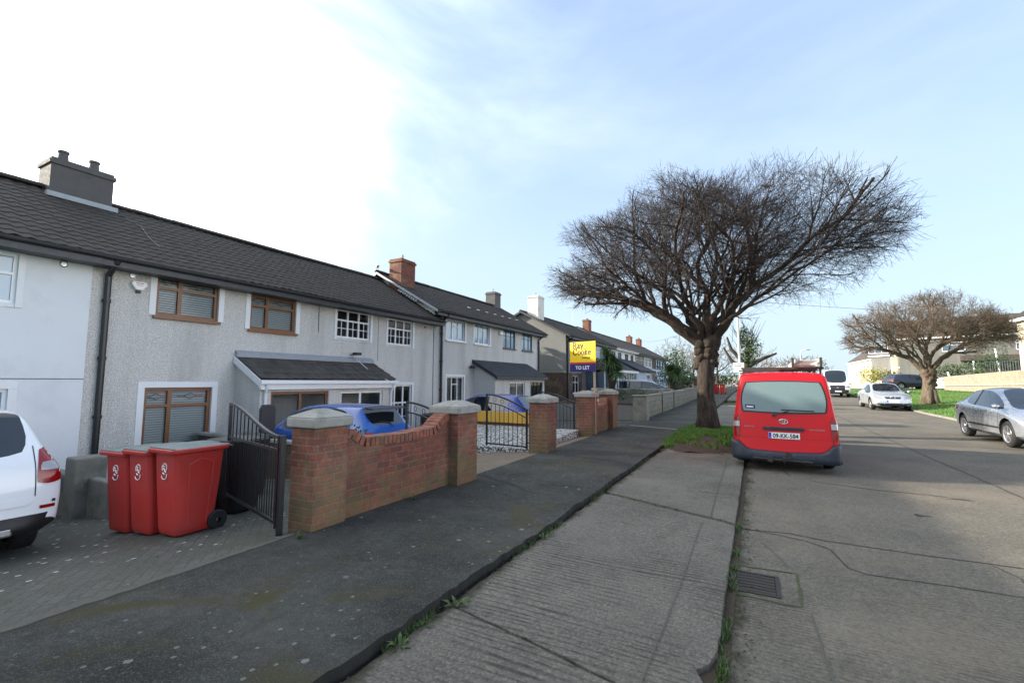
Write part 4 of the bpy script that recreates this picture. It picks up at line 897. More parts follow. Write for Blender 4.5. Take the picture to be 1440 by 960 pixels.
# old stump of wall beside the bins, boundary between the two nearest drives
t_ = thing('stump_wall', 'old mossy concrete wall stump behind the red bins', 'wall', (-9.6, 3.35, -.4))
b = MB().box(-11.9, -9.2, 3.25, 3.45, -.8, .10).box(-9.35, -9.0, 3.12, 3.52, -.6, .42).box(-9.0, -8.3, 3.28, 3.42, -.6, .12); o = b.build('wall_body', 'old_concrete', t_, bevel=.03); settle(t_)
wall_thing('garden_wall', 'low brick boundary wall behind the first open gate', None, 'brick_brown', -11.9, -6.6, 6.35, 6.5, -.35, .28, 'capstone')
wall_thing('garden_wall', 'low red brick wall under the yellow boards', None, 'brick_red', -9.4, -5.9, 13.35, 13.5, -.2, .24)
wall_thing('garden_wall', 'low brick wall edging the pebble bed outside the cottage windows', None, 'brick_red', -11.2, -7.9, 9.3, 9.42, -.5, .12)
b = MB().box(-9.5, -5.95, 13.3, 13.345, .25, .42).box(-9.3, -5.9, 13.3, 13.34, .425, .60); bo = thing('board_stack', 'yellow printed boards lying along the low wall by the blue car', 'boards', (-7.6, 13.3, .25)); b.build('board', 'board_yellow', bo, bevel=.004)
text_mesh('lettering', 'LETTINGS', .13, 'timber_dark', bo, Matrix.Translation((-8.6, 13.296, .30)) @ Matrix.Rotation(R(90), 4, 'X')); settle(bo)
# far garden walls
t_ = thing('garden_wall', 'pebbled boundary wall with brick coping beyond the farther piers', 'wall', (-6.6, 19.6, 0)); MB().box(-9, -4.35, 19.7, 19.85, -.3, .62).build('wall_body', 'pebbledash_grey', t_); MB().box(-9, -4.34, 19.68, 19.87, .621, .69).build('coping', 'brick_brown', t_); settle(t_)
wall_thing('concrete_pier', 'square mossy concrete pier at the end of the pebbled wall', None, 'old_concrete', -4.5, -3.95, 19.2, 19.75, 0, .98, 'old_concrete', 'gate pier', bevel=.02)
t_ = thing('garden_gate', 'small dark solid gate beside the concrete pier', 'gate', (-4.3, 20.5, .0)); b = MB().box(-4.25, -4.20, 19.95, 20.75, .1, .98)
for k in range(7): b.box(-4.20, -4.185, 19.97+k*.11, 20.05+k*.11, .12, .96)
b.build('leaf', 'bin_dark', t_); settle(t_)
for k, (ya, yb, lab) in enumerate(((20.9, 24.4, 'block garden wall just past the small dark gate'), (24.5, 28.2, 'second block garden wall past the dark gate'), (28.3, 33.5, 'third block garden wall, in front of the dark estate car'), (33.6, 40, 'fourth block garden wall, before the palm garden'), (40.1, 46, 'last block garden wall before the tall brown wall'))):
    wall_thing('block_wall', lab, None, 'brick_blocks', -4.45, -4.25, ya, yb, rz(ya), rz(ya)+.92, 'old_concrete', group='block garden walls along the pavement')
for y in (20.86, 24.45, 28.25): wall_thing('concrete_post', {20.86: 'thin concrete post at the near end of the block walls', 24.45: 'concrete post between the first and second block walls', 28.25: 'concrete post between the second and third block walls'}[y], None, 'old_concrete', -4.32, -4.18, y-.06, y+.06, rz(y), rz(y)+1.06, cat='post')
wall_thing('tall_wall', 'tall brown brick wall at the far end of the pavement', None, 'brick_brown', -5.2, -4.9, 47, 58, .4, 1.95, 'old_concrete')
b = MB()
for k in range(9): b.lathe([(0, .17), (.12, .12), (.16, 0), (.1, -.08)], 10, c=(-5.05, 48+k*.62, 2.18))
tag(b.build('boulder_coping', 'gull_white', smooth=True), 'row of white round stones on top of the tall brown wall', 'stones')
wall_thing('far_wall', 'long pale concrete wall closing the view at the far end of the street', None, 'pebbledash', -7, 4.2, 92, 92.3, .8, 2.6, 'old_concrete')
wall_thing('far_fence', 'dark timber fence left of the pale far wall', None, 'timber_dark', -14, -7.05, 86, 86.2, .7, 2.3, cat='fence')
hw = thing('overgrown_wall', 'ivy-covered low wall in front of the dark estate car', 'wall', (-7, 30, 0)); MB().box(-9.8, -4.6, 30.0, 30.3, -.2, 1.15).build('wall_body', 'old_concrete', hw, bevel=.05); settle(hw)

def gate(label, hinge, free, z0, zt_free, zt_hinge, style, nb=12, group='black iron driveway gates'):
    H_, F_ = Vector((hinge[0], hinge[1], 0)), Vector((free[0], free[1], 0)); d = (F_-H_); Lg = d.length; ang = math.atan2(d.y, d.x)
    g = thing('iron_gate', label, 'gate', (hinge[0], hinge[1], z0-.05), ang, group); zb = .05; tf = zt_free-z0+.05; th_ = zt_hinge-z0+.05
    def top(u):   # u 0 at the hinge, 1 at the free end
        if style == 'swan':
            return th_+(tf-th_)*(u*u*(3-2*u))
        return th_+(tf-th_)*math.sin(u*math.pi/2)
    b = MB().box(-.02, .02, -.02, .02, zb-.04, th_+.02).box(Lg-.02, Lg+.02, -.02, .02, zb-.04, tf+.02); b.box(.021, Lg-.021, -.016, .016, zb, zb+.035)
    n = 20
    for i in range(n): 
        u0, u1 = i/n, (i+1)/n; b.extr([(Lg*u0, top(u0)-.018), (Lg*u1, top(u1)-.018), (Lg*u1, top(u1)+.018), (Lg*u0, top(u0)+.018)], 'y', -.018, .018)
    fo = b.build('frame', 'black_paint', g, bevel=.003)
    if style == 'swan':
        MB().box(.021, Lg-.021, -.014, .014, (tf+zb)*.62, (tf+zb)*.62+.03).build('rail', 'black_paint', g)
    else:
        b = MB()
        for i in range(n):
            u0, u1 = i/n, (i+1)/n; l0, l1 = top(u0)-.20, top(u1)-.20; b.extr([(Lg*u0, l0-.012), (Lg*u1, l1-.012), (Lg*u1, l1+.012), (Lg*u0, l0+.012)], 'y', -.012, .012)
        b.build('rail', 'black_paint', g)
        b = MB()
        for k in range(4):
            u = .2+.2*k; c = (Lg*u, 0, top(u)-.10); b.tube([(c[0]+.05*math.cos(a), 0, c[2]+.05*math.sin(a)) for a in [i*math.pi/6 for i in range(13)]], .006, 5)
        b.build('ring_ornament', 'black_paint', g)
    b = MB()
    for k in range(1, nb+1):
        u = k/(nb+1); x = Lg*u; zt_ = top(u)-(.02 if style == 'swan' else .2); b.tube([(x, 0, zb+.03), (x, 0, zt_)], .0085, 6)
    b.build('bar', 'black_paint', g)
    if style == 'swan':    # dog bars to half height
        b = MB()
        for k in range(nb+1):
            x = Lg*(k+.5)/(nb+1); b.tube([(x, 0, zb+.03), (x, 0, (tf+zb)*.62)], .007, 6)
        b.build('dog_bar', 'black_paint', g)
        0 and MB().add([(.02, .02, zb+.04), (Lg-.02, .02, zb+.04), (Lg-.02, .02, tf*.60), (.02, .02, tf*.60)], [(0, 1, 2, 3)]).build('mesh_backing', 'gate_mesh', g, fix=False)
    b = MB().box(-.075, -.02, -.008, .008, zb+.1, zb+.13).box(-.075, -.02, -.008, .008, th_-.12, th_-.09); b.build('hinge', 'rust', g)
    MB().box(-.12, -.075, -.03, .03, -.05, th_+.03).build('hinge_post', 'black_paint', g, bevel=.005)
    return g
basic('gate_mesh', (.02, .025, .03), .7)
t = M['gate_mesh'].node_tree; bs_ = [n for n in t.nodes if n.type == 'BSDF_PRINCIPLED'][0]; bs_.inputs['Alpha'].default_value = .38
gate('tall solid-looking black gate with sweeping top, open beside the red bins', (-4.60, 3.30), (-6.35, 3.80), .06, 1.27, .98, 'swan', 11)
gate('black iron gate leaf opened inwards behind the low curved brick wall', (-4.75, 6.75), (-6.3, 7.35), 0.0, 1.16, .9, 'arch', 8)
gate('open black iron gate in front of the white pebble bed', (-4.78, 9.80), (-5.95, 9.93), .05, 1.26, .93, 'arch', 8)
gate('farther black iron gate swung open left of the sign pier', (-4.95, 13.45), (-6.15, 13.55), .05, 1.25, .95, 'arch', 9)

# ------------------------------------------------------------ for-let sign
sg = thing('letting_sign', 'yellow and navy for-let board on a dark post behind the brick pier', 'sign', (-4.75, 13.75, 0), R(-14))
MB().box(-.48, .46, -.012, .012, 2.20, 2.84).build('panel', 'sign_yellow', sg)
MB().box(-.48, .46, -.0125, .0125, 2.15, 2.199).build('red_stripe', 'sign_red', sg); MB().box(-.48, .46, -.012, .012, 1.90, 2.149).build('navy_panel', 'sign_navy', sg)
RX = Matrix.Rotation(R(90), 4, 'X')
def serif(name, s, size, mat, par, x, z, align='LEFT', sx=1.0, bold=.004): return text_mesh(name, s, size, mat, par, Matrix.Translation((x, -.0165, z)) @ RX, .002, bold, align, sx)
GL = {'R': (.72, [((.12, 0), (.12, 1)), ((.12, 1), (.42, 1), (.58, .88), (.58, .66), (.42, .53), (.12, .53)), ((.34, .53), (.66, 0)), ((0, 0), (.26, 0)), ((0, 1), (.2, 1)), ((.55, 0), (.76, 0))]),
      'C': (.80, [((.70, .78), (.58, .96), (.40, 1.01), (.20, .92), (.08, .68), (.06, .42), (.16, .14), (.36, 0), (.56, .03), (.72, .22)), ((.70, .70), (.70, 1.0))]),
      'a': (.55, [((.10, .52), (.20, .64), (.34, .64), (.42, .52), (.42, .10), (.52, .0)), ((.42, .40), (.18, .32), (.08, .18), (.14, .03), (.28, 0), (.42, .12))]),
      'y': (.56, [((.06, .64), (.28, .04)), ((.50, .64), (.28, .04), (.18, -.22), (.05, -.24)), ((0, .64), (.18, .64)), ((.40, .64), (.58, .64))]),
      'o': (.60, [((.30, .66), (.13, .57), (.06, .33), (.13, .08), (.30, 0), (.47, .08), (.54, .33), (.47, .57), (.30, .66))]),
      'k': (.60, [((.12, 0), (.12, 1.02)), ((.46, .64), (.12, .28)), ((.24, .38), (.50, 0)), ((0, 0), (.24, 0)), ((0, 1.02), (.12, 1.02)), ((.36, .64), (.56, .64)), ((.42, 0), (.60, 0))]),
      'e': (.56, [((.08, .36), (.48, .36), (.46, .55), (.30, .66), (.14, .57), (.06, .33), (.14, .08), (.32, 0), (.48, .12))]), '.': (.25, [((.10, .04), (.14, .04))])}
def serif_word(s, x, z, size, par, y=-.0145):
    b = MB()
    for ch in s:
        adv, strokes = GL[ch]
        for st in strokes:
            for p, q in zip(st, st[1:]):
                vert = abs(q[1]-p[1]) > abs(q[0]-p[0])*.8; w = size*(.100 if vert else .075); w = size*.07 if ch == '.' else w
                a = Vector((x+p[0]*size, 0, z+p[1]*size)); c = Vector((x+q[0]*size, 0, z+q[1]*size)); d = (c-a).normalized(); n_ = Vector((-d.z, 0, d.x))*w; e = d*w*.5; a = a-e; c = c+e
                b.add([(a.x+n_.x, y, a.z+n_.z), (c.x+n_.x, y, c.z+n_.z), (c.x-n_.x, y, c.z-n_.z), (a.x-n_.x, y, a.z-n_.z)], [(0, 1, 2, 3)]); y -= .00004
        x += adv*size*1.16
    b.build('lettering', 'ink', par, fix=False)
serif_word('Ray', -.36, 2.635, .185, sg); serif_word('Cooke.', -.36, 2.43, .185, sg); serif('lettering', 'Lettings', .095, 'timber_dark', sg, -.02, 2.315, bold=.001)
serif('lettering', 'TO LET', .15, 'white_mark', sg, -.01, 1.975, 'CENTER', 1.05, .002)
MB().box(-.06, .06, .013, .07, .1, 2.3).build('post', 'timber_dark', sg, bevel=.005); MB().box(.36, .42, .014, .06, 0, 2.0).build('wooden_post', 'timber', sg, bevel=.005)

# ------------------------------------------------------------ wheelie bins
def bin_emblem(t_, y):
    b = MB()
    def ring(cx_, cz, r, a0, a1, w=.010):
        n = 10; pts = [(cx_+r*math.cos(a0+(a1-a0)*i/n), y, cz+r*math.sin(a0+(a1-a0)*i/n)) for i in range(n+1)]
        for p, q in zip(pts, pts[1:]): b.tube([p, q], w*.55, 4)
    ring(0, .78, .045, -1.0, 4.0); ring(0, .70, .05, 3.4, 6.6); 
    for dx, dz, l in ((-.02, .80, .03), (.0, .77, .035), (.02, .745, .03), (-.01, .72, .03)): b.tube([(dx-l*.5, y, dz), (dx+l*.5, y, dz-.015)], .008, 4)
    b.build('emblem', 'white_mark', t_)
def wheelie_bin(label, loc, rzv, body='bin_red', lid='bin_lid', group='red wheelie bins in a row', emblem=True):
    t_ = thing('wheelie_bin', label, 'bin', loc, rzv, group)
    # body: tapered, front faces -Y
    def sec(w0, f_, bk, z, r_=.05): 
        pts = []
        for (cx_, cy_, a0) in ((w0/2-r_, bk-r_, 0), (-w0/2+r_, bk-r_, 90), (-w0/2+r_, f_+r_, 180), (w0/2-r_, f_+r_, 270)):
            for k in range(4): a = R(a0+k*30); pts.append((cx_+r_*math.cos(a), cy_+r_*math.sin(a), z))
        return pts
    rings = [sec(.36, -.20, .20, .03), sec(.37, -.215, .215, .10), sec(.40, -.245, .255, .52), sec(.43, -.27, .28, .93), sec(.435, -.275, .285, .935), sec(.50, -.33, .32, .945), sec(.51, -.34, .325, .985), sec(.48, -.32, .31, .99)]
    b = MB(); n = 16
    for r0 in rings: b.v += r0
    for i in range(len(rings)-1):
        for k in range(n): b.f.append((i*n+k, i*n+(k+1) % n, (i+1)*n+(k+1) % n, (i+1)*n+k)); b.mi.append(0)
    b.f.append(tuple(reversed(range(n)))); b.mi.append(0); b.f.append(tuple((len(rings)-1)*n+k for k in range(n))); b.mi.append(0)
    # side panel ribs
    o = b.build('body', body, t_, bevel=.004, smooth=False)
    for p in o.data.polygons: p.use_smooth = len(p.vertices) == 4
    b = MB()
    for sx_ in (-1, 1):
        for yy, y2 in ((-.10, -.12), (.12, .15)):
            b.tube([(sx_*.186, yy*.9, .12), (sx_*.203, y2*.95, .60), (sx_*.212, y2, .80)], .009, 5)
        b.tube([(sx_*.212, -.12, .80), (sx_*.215, .0, .86), (sx_*.212, .15, .80)], .009, 5)
    b.build('rib', body, t_)
    b = MB(); n = 12; vs = []
    for j in range(7):
        for i in range(n+1):
            u = -1+2*i/n; v = j/6; x = u*.238; y = -.30+v*.63; z = .992+.035*(1-u*u)*(1-abs(2*v-1)**3)+.012*math.cos(u*9)*(1-u*u); vs.append((x, y, z))
    b.v = vs
    for j in range(6):
        for i in range(n): a = j*(n+1)+i; b.f.append((a, a+1, a+n+2, a+n+1)); b.mi.append(0)
    b.box(-.236, .236, -.31, -.29, .985, 1.0); b.build('lid', lid, t_, fix=False, smooth=False)
    MB().tube([(-.22, .37, .96), (.22, .37, .96)], .014, 8).box(-.2, -.17, .30, .37, .95, .97).box(.17, .2, .30, .37, .95, .97).build('handle', 'bin_dark', t_)
    for sx_ in (-1, 1):
        w = MB().lathe([(.03, -.025), (.10, -.028), (.112, -.015), (.112, .015), (.10, .028), (.03, .025)], 20, 'x', (sx_*.20, .235, .112)).build('wheel', 'rubber', t_, smooth=False)
    MB().tube([(-.2, .235, .112), (.2, .235, .112)], .012, 6).build('axle', 'steel', t_)
    if emblem: bin_emblem(t_, -.272+.006)
    return t_
gz = lambda x, y: ground(x, y)-.01
B_ = [(-5.93, 3.10, R(2), 'red wheelie bin nearest the gate, its whole side showing'), (-6.43, 3.06, R(4), 'middle red wheelie bin, squeezed between the other two'), (-6.93, 3.04, R(7), 'leftmost red wheelie bin, nearest the white car')]
b0_ = wheelie_bin(B_[0][3], (B_[0][0], B_[0][1], gz(*B_[0][:2])), B_[0][2])
for x, y, a, lab in B_[1:]: dup(b0_, (x, y, gz(x, y)), a, lab)
dk = wheelie_bin('black wheelie bin behind the row of red bins and the gate', (-6.45, 4.0, gz(-6.4, 4.0)), R(100), 'bin_dark', 'bin_dark', 'dark bins in the gardens', False)
dup(dk, (-7.6, 4.9, gz(-7.6, 4.9)), R(80), 'black wheelie bin standing behind the closed part of the gate')
dup(dk, (-9.6, 12.4, gz(-9.6, 12.4)), R(95), 'black wheelie bin by the cottage windows')
dup(dk, (-9.4, 13.1, gz(-9.4, 13.1)), R(80), 'dark bin next to the downpipe with a brown lid')
rb = dup(b0_, (-3.45, 50.5, rz(50)), R(20), 'red wheelie bin alone on the pavement far down the street', 'red bins far down the street'); dup(b0_, (-2.85, 49.6, rz(50)), R(-10), 'second far red wheelie bin, partly behind the tree trunk', 'red bins far down the street')
# gravestone-shaped planter post beyond the gate
b = MB(); b.extr([(-.16, 0), (.16, 0), (.17, .62), (.12, .72), (-.12, .72), (-.17, .62)], 'x', -.05, .05); pb = b.build('cushion_post', 'timber_dark', bevel=.02); pb.location = (-9.4, 6.42, .35); tag(pb, 'dark rounded headrest-shaped board standing above the low wall by the ground window', 'board')

# flower planter stones near the cottage windows
for (x, y, s_, lab) in ((-9.6, 10.4, .3, 'grey stone ornament in front of the white porch'), (-9.9, 10.9, .22, 'smaller grey stone ornament by the porch corner')):
    o = MB().lathe([(0, s_*1.0), (s_*.5, s_*.85), (s_*.8, s_*.35), (s_*.85, -.1)], 9, c=(0, 0, 0)).build('ornament', 'capstone', smooth=False); o.location = (x, y, ground(x, y)+.1); tag(o, lab, 'ornament')
for i, (x, y) in enumerate(((-9.0, 11.6), (-8.8, 12.3), (-8.5, 13.0))):
    b = MB(); b.tube([(0, 0, -.5), (0, 0, .14)], .035, 10)
    for k in range(3): b.lathe([(.10-.025*k, .12+.12*k), (0, .26+.12*k)], 8)
    o = b.build('ornament_tree', 'timber', smooth=False); o.location = (x, y, ground(x, y)+.45); tag(o, ['small pale tiered garden ornament nearest the porch', 'small pale tiered garden ornament between two others', 'small pale tiered garden ornament nearest the brick pier'][i], 'ornament', 'tiered ornaments in the second garden')
# ------------------------------------------------------------ vehicles
def evaluated_mesh(o):
    bpy.context.view_layer.update(); return bpy.data.meshes.new_from_object(o.evaluated_get(bpy.context.evaluated_depsgraph_get()))
def loft_body(st, wheels, wr, mats, sub=2, crease=.75, wx=.56):
    """st: stations (y, w, zb, zbelt, zt, wt, side, top, lean); returns the finished shell mesh, split later by material"""
    verts = []; faces = []; mis = []; NR = 16
    def ring(s_):
        y, w, zb, zbelt, zt, wt = s_[:6]; lean = s_[8] if len(s_) > 8 else 0; zm = zb+(zbelt-zb)*.55
        h = [(0, zb), (w*.80, zb), (w*.97, zb+.10), (w, zm), (w*.985, zbelt-.05), (w*.95, zbelt), (wt, zt-.05), (wt-.075, zt-.004), (0, zt+.025)]
        pts = [(x, y+lean*(z-zb), z) for x, z in h]; return pts+[(-x, yy, z) for x, yy, z in reversed(pts[1:8])]
    for s_ in st: verts += ring(s_)
    for i in range(len(st)-1):
        side, top = st[i][6], st[i][7]
        for k in range(NR):
            k2 = (k+1) % NR; seg = k if k < 8 else 15-k      # segment index counted from the floor
            mi = 0
            if seg == 5: mi = {'g': 1, 'p': 4, 'b': 0}[side]
            if seg == 7: mi = {'w': 2, 'r': 3, 'b': 0, 's': 4}[top]
            if seg in (0, 1) : mi = 4 if seg == 0 else 5
            faces.append((i*NR+k, i*NR+k2, (i+1)*NR+k2, (i+1)*NR+k)); mis.append(mi)
    for base, rev in ((0, False), ((len(st)-1)*NR, True)):
        for k in range(8):
            a, b_, c, d = base+k, base+k+1, base+(NR-k-1) % NR, base+(NR-k) % NR
            f = (a, b_, c, d) if k not in (0, 7) else ((a, b_, c) if k == 0 else (a, b_, d))
            faces.append(f if not rev else tuple(reversed(f))); mis.append(0)
    me = bpy.data.meshes.new('shell'); me.from_pydata(verts, [], faces)
    for m in mats: me.materials.append(M[m])
    me.polygons.foreach_set('material_index', mis)
    bm = bmesh.new(); bm.from_mesh(me); bmesh.ops.recalc_face_normals(bm, faces=bm.faces)
    cl = bm.edges.layers.float.new('crease_edge')
    for e in bm.edges:
        if len(e.link_faces) == 2 and e.link_faces[0].material_index != e.link_faces[1].material_index: e[cl] = crease
    bm.to_mesh(me); bm.free()
    o = bpy.data.objects.new('shell', me); C.objects.link(o)
    md = o.modifiers.new('s', 'SUBSURF'); md.levels = md.render_levels = sub
    cut = MB()
    for y in wheels:
        for sx_ in (-1, 1):
            a, c = (wx, 1.3) if sx_ > 0 else (-1.3, -wx); cut.extr([(y+wr*math.cos(t_), wr*.93+wr*math.sin(t_)) for t_ in [2*math.pi*i/32 for i in range(32)]], 'x', a, c)
    co = cut.build('cut', mats[4]); bo_ = o.modifiers.new('b', 'BOOLEAN'); bo_.object = co; bo_.operation = 'DIFFERENCE'; bo_.solver = 'EXACT'
    try: bo_.material_mode = 'INDEX'
    except Exception: pass
    res = evaluated_mesh(o); bpy.data.objects.remove(o); bpy.data.objects.remove(co); return res
def split_shell(me, root, mats, trim_mi=(1, 2, 3)):
    bm = bmesh.new(); bm.from_mesh(me)
    # the wheel wells: anything inside an arch is dark
    names = {1: 'side_window', 2: 'windscreen', 3: 'rear_window'}
    for mi in trim_mi:
        fs = [f for f in bm.faces if f.material_index == mi]; seen = set()
        for f0 in fs:
            if f0 in seen: continue
            st = [f0]; comp = []
            while st:
                f = st.pop()
                if f in seen: continue
                seen.add(f); comp.append(f)
                for e in f.edges:
                    for g in e.link_faces:
                        if g.material_index == mi and g not in seen: st.append(g)
            idx = {}; vs = []; ff = []
            for f in comp:
                q = []
                for v in f.verts:
                    if v not in idx: idx[v] = len(vs); vs.append(tuple(v.co))
                    q.append(idx[v])
                ff.append(q)
            m = bpy.data.meshes.new(names[mi]); m.from_pydata(vs, [], ff); m.materials.append(M[mats[mi]]); m.polygons.foreach_set('use_smooth', [True]*len(ff))
            o = bpy.data.objects.new(names[mi], m); C.objects.link(o); o.parent = root
        bmesh.ops.delete(bm, geom=fs, context='FACES')
    bm.to_mesh(me); bm.free(); me.polygons.foreach_set('use_smooth', [True]*len(me.polygons)); me.name = 'body'
    me.set_sharp_from_angle(angle=R(38))
    o = bpy.data.objects.new('body', me); C.objects.link(o); o.parent = root; return o
def patch(bvh, axis, cs, name, mat, parent, off=.006, n=8, rnd=0, thick=.0, frame=None):
    """a panel that follows the body: cs = 4 corners (u, z): ll, lr, ur, ul; axis = side it is seen from"""
    def cast(u, z):
        o, d = {'-y': ((u, -6, z), (0, 1, 0)), '+y': ((u, 6, z), (0, -1, 0)), '+x': ((6, u, z), (-1, 0, 0)), '-x': ((-6, u, z), (1, 0, 0)), '+z': ((u, z, 6), (0, 0, -1))}[axis]
        h = bvh.ray_cast(Vector(o), Vector(d))
        return (h[0] - Vector(d)*off) if h[0] else None
    b = MB(); last = None; grid = []
    for j in range(n+1):
        for i in range(n+1):
            s_, t_ = i/n, j/n
            if rnd:
                a, c = 2*s_-1, 2*t_-1; k = rnd; a2 = a*math.sqrt(max(0, 1-k*c*c/2)); c2 = c*math.sqrt(max(0, 1-k*a*a/2)); s_, t_ = (a2+1)/2, (c2+1)/2
            u = (cs[0][0]*(1-s_)+cs[1][0]*s_)*(1-t_)+(cs[3][0]*(1-s_)+cs[2][0]*s_)*t_; z = (cs[0][1]*(1-s_)+cs[1][1]*s_)*(1-t_)+(cs[3][1]*(1-s_)+cs[2][1]*s_)*t_
            p = cast(u, z); p = p if p is not None else last
            if p is None: p = Vector((0, 0, z))
            last = p; grid.append(tuple(p))
    b.v = grid
    for j in range(n):
        for i in range(n): a = j*(n+1)+i; b.f.append((a, a+1, a+n+2, a+n+1)); b.mi.append(0)
    o = b.build(name, mat, parent, fix=False, smooth=True); return o
def wheel(root, x, y, r, side, w=.2, spokes=5, name='wheel', rim='alloy', z=None):
    z = r if z is None else z; s_ = side
    wl = MB().lathe([(r*.62, -w/2), (r*.9, -w/2), (r*.985, -w/2+.03), (r, -w/2+.06), (r, w/2-.06), (r*.985, w/2-.03), (r*.9, w/2), (r*.68, w/2), (r*.62, w/2-.02)], 28, 'x', (x, y, z)).build(name, 'rubber', root, smooth=True)
    b = MB(); xo = x+s_*(w/2-.012)
    b.lathe([(r*.70, 0), (r*.66, s_*.012), (r*.60, 0), (r*.58, -s_*.05)], 28, 'x', (xo, y, z)); b.lathe([(0, s_*.004), (r*.13, s_*.004), (r*.17, -s_*.01)], 14, 'x', (xo, y, z))
    for k in range(spokes):
        a = 2*math.pi*k/spokes+.3; ca, sa = math.cos(a), math.sin(a); p = lambda rr, ww: (y+rr*ca-ww*sa, z+rr*sa+ww*ca)
        q = [p(r*.08, -r*.10), p(r*.62, -r*.085), p(r*.62, r*.085), p(r*.08, r*.10)]; b.extr(q, 'x', xo-s_*.035, xo-s_*.002)
    b.build('rim', rim, wl); MB().lathe([(0, 0), (r*.61, 0)], 20, 'x', (xo-s_*.055, y, z)).build('brake_disc', 'bin_dark', wl)
def car(label, loc, rzv, st, paint, wb=(-1.27, 1.30), wr=.315, group='parked cars', name='parked_car', cat='car', glassm='glass_dark', lights='hatch', plate=None, scale=1, mirrors=True, lower='body', arch=.05, plate_z=.55, sill=None, tw=.78):
    root = thing(name, label, cat, loc, rzv, group); root.scale = (scale,)*3
    mats = [paint, glassm, glassm, glassm, 'black_plastic', sill or paint]
    W_ = max(s_[1] for s_ in st)
    me = loft_body(st, wb, wr+arch, mats, wx=W_-.33); bvh = BVHTree.FromPolygons([v.co[:] for v in me.vertices], [p.vertices[:] for p in me.polygons])
    split_shell(me, root, mats)
    for y in wb:
        for s_ in (-1, 1): wheel(root, s_*(W_-.135), y, wr, s_)
    zbl = st[len(st)//2][3]
    if mirrors:
        ym = [s_ for s_ in st if s_[7] == 'w'][-1][0]+.18
        for s_ in (-1, 1):
            b = MB().lathe([(0, -.07), (.05, -.065), (.075, -.02), (.07, .04), (0, .07)], 12, 'y', (s_*(W_+.085), ym, zbl+.06)); b.v = [(x, y, (z-zbl-.06)*.8+zbl+.06) for x, y, z in b.v]
            m_ = b.build('door_mirror', paint, root, smooth=True); MB().box(min(s_*W_*.93, s_*(W_+.03)), max(s_*W_*.93, s_*(W_+.03)), ym-.02, ym+.04, zbl+.0, zbl+.05).build('arm', 'black_plastic', m_)
    return root, bvh
def handles(root, bvh, ys, z, mat, W_=.9):
    for s_, ax in ((1, '+x'), (-1, '-x')):
        for y in ys: patch(bvh, ax, [(y-.09, z), (y+.09, z), (y+.09, z+.03), (y-.09, z+.03)], 'door_handle', mat, root, off=.03, n=3)
def seams(root, bvh, ys, z0, z1, mat='ink'):
    for s_, ax in ((1, '+x'), (-1, '-x')):
        for y in ys: patch(bvh, ax, [(y-.005, z0), (y+.005, z0), (y+.005, z1), (y-.005, z1)], 'door_seam', mat, root, off=.003, n=6)
def plate(root, bvh, axis, z, txt=None, w=.26, h=.055, off=.012):
    pl = patch(bvh, axis, [(-w, z-h), (w, z-h), (w, z+h), (-w, z+h)], 'number_plate', 'plate_white', root, off=off, n=4)
    patch(bvh, axis, [((w-.05 if axis == '+y' else -w), z-h), ((w if axis == '+y' else -w+.05), z-h), ((w if axis == '+y' else -w+.05), z+h), ((w-.05 if axis == '+y' else -w), z+h)], 'country_band', 'plate_blue', pl, off=off+.003, n=3)
    return pl
# a station: y, half width, floor, belt, top, half width on top, side, top kind
def hatch_st(Lr=-2.0, Lf=2.03, W_=.87, H_=1.47, belt=.92, rake=0):
    return [(Lr, W_*.80, .36, .66, .70, W_*.66, 'b', 'b'), (Lr+.05, W_*.92, .28, .84, .90, W_*.74, 'b', 'b'), (Lr+.14, W_*.965, .23, belt+.03, belt+.12, W_*.76, 'b', 'r'),
            (Lr+.50+rake, W_*.985, .21, belt+.04, H_-.07, W_*.66, 'b', 's'), (Lr+.56+rake, W_, .20, belt+.03, H_-.035, W_*.665, 'b', 'b'), (Lr+.72+rake, W_, .19, belt+.02, H_-.01, W_*.67, 'g', 'b'),
            (-.42, W_, .18, belt, H_, W_*.69, 'p', 'b'), (-.32, W_, .18, belt, H_, W_*.69, 'g', 'b'), (.34, W_, .18, belt-.02, H_-.04, W_*.68, 'g', 'w'),
            (.82, W_*.995, .18, belt-.035, H_-.27, W_*.74, 'b', 'w'), (1.22, W_*.985, .19, belt-.06, belt+.02, W_*.80, 'b', 'b'), (1.62, W_*.96, .20, belt-.16, belt-.09, W_*.76, 'b', 'b'),
            (Lf-.15, W_*.90, .22, .66, .72, W_*.66, 'b', 'b'), (Lf-.04, W_*.82, .26, .55, .60, W_*.6, 'b', 'b'), (Lf, W_*.70, .32, .48, .52, W_*.5, 'b', 'b')]
# --- blue hatchback in the first drive
c, bv = car('bright blue hatchback parked nose-in behind the low curved wall', (-9.15, 7.95, ground(-9.1, 7.9)+.02), R(90), hatch_st(W_=.87, H_=1.48), 'paint_blue')
for s_ in (-1, 1):
    patch(bv, '-y', [(s_*.62, .78), (s_*.80, .74), (s_*.80, .93), (s_*.60, .95)], 'tail_light', 'lamp_red', c, n=5); patch(bv, '+y', [(s_*.50, .62), (s_*.74, .66), (s_*.76, .80), (s_*.56, .72)], 'headlight', 'lamp_clear', c, n=5)
plate(c, bv, '-y', .70); handles(c, bv, (-.75, .12), .78, 'paint_blue'); seams(c, bv, (-.38, .75, -1.1), .3, .9)
b = MB().extr([(-1.62, 1.40), (-1.60, 1.455), (-1.80, 1.44), (-1.86, 1.40)], 'x', -.52, .52); b.build('spoiler', 'black_plastic', c, bevel=.012)
b = MB().tube([(.0, -1.95, 1.02), (.02, -1.83, 1.10), (-.25, -1.79, 1.14)], .012, 5); b.build('rear_wiper', 'black_plastic', c)
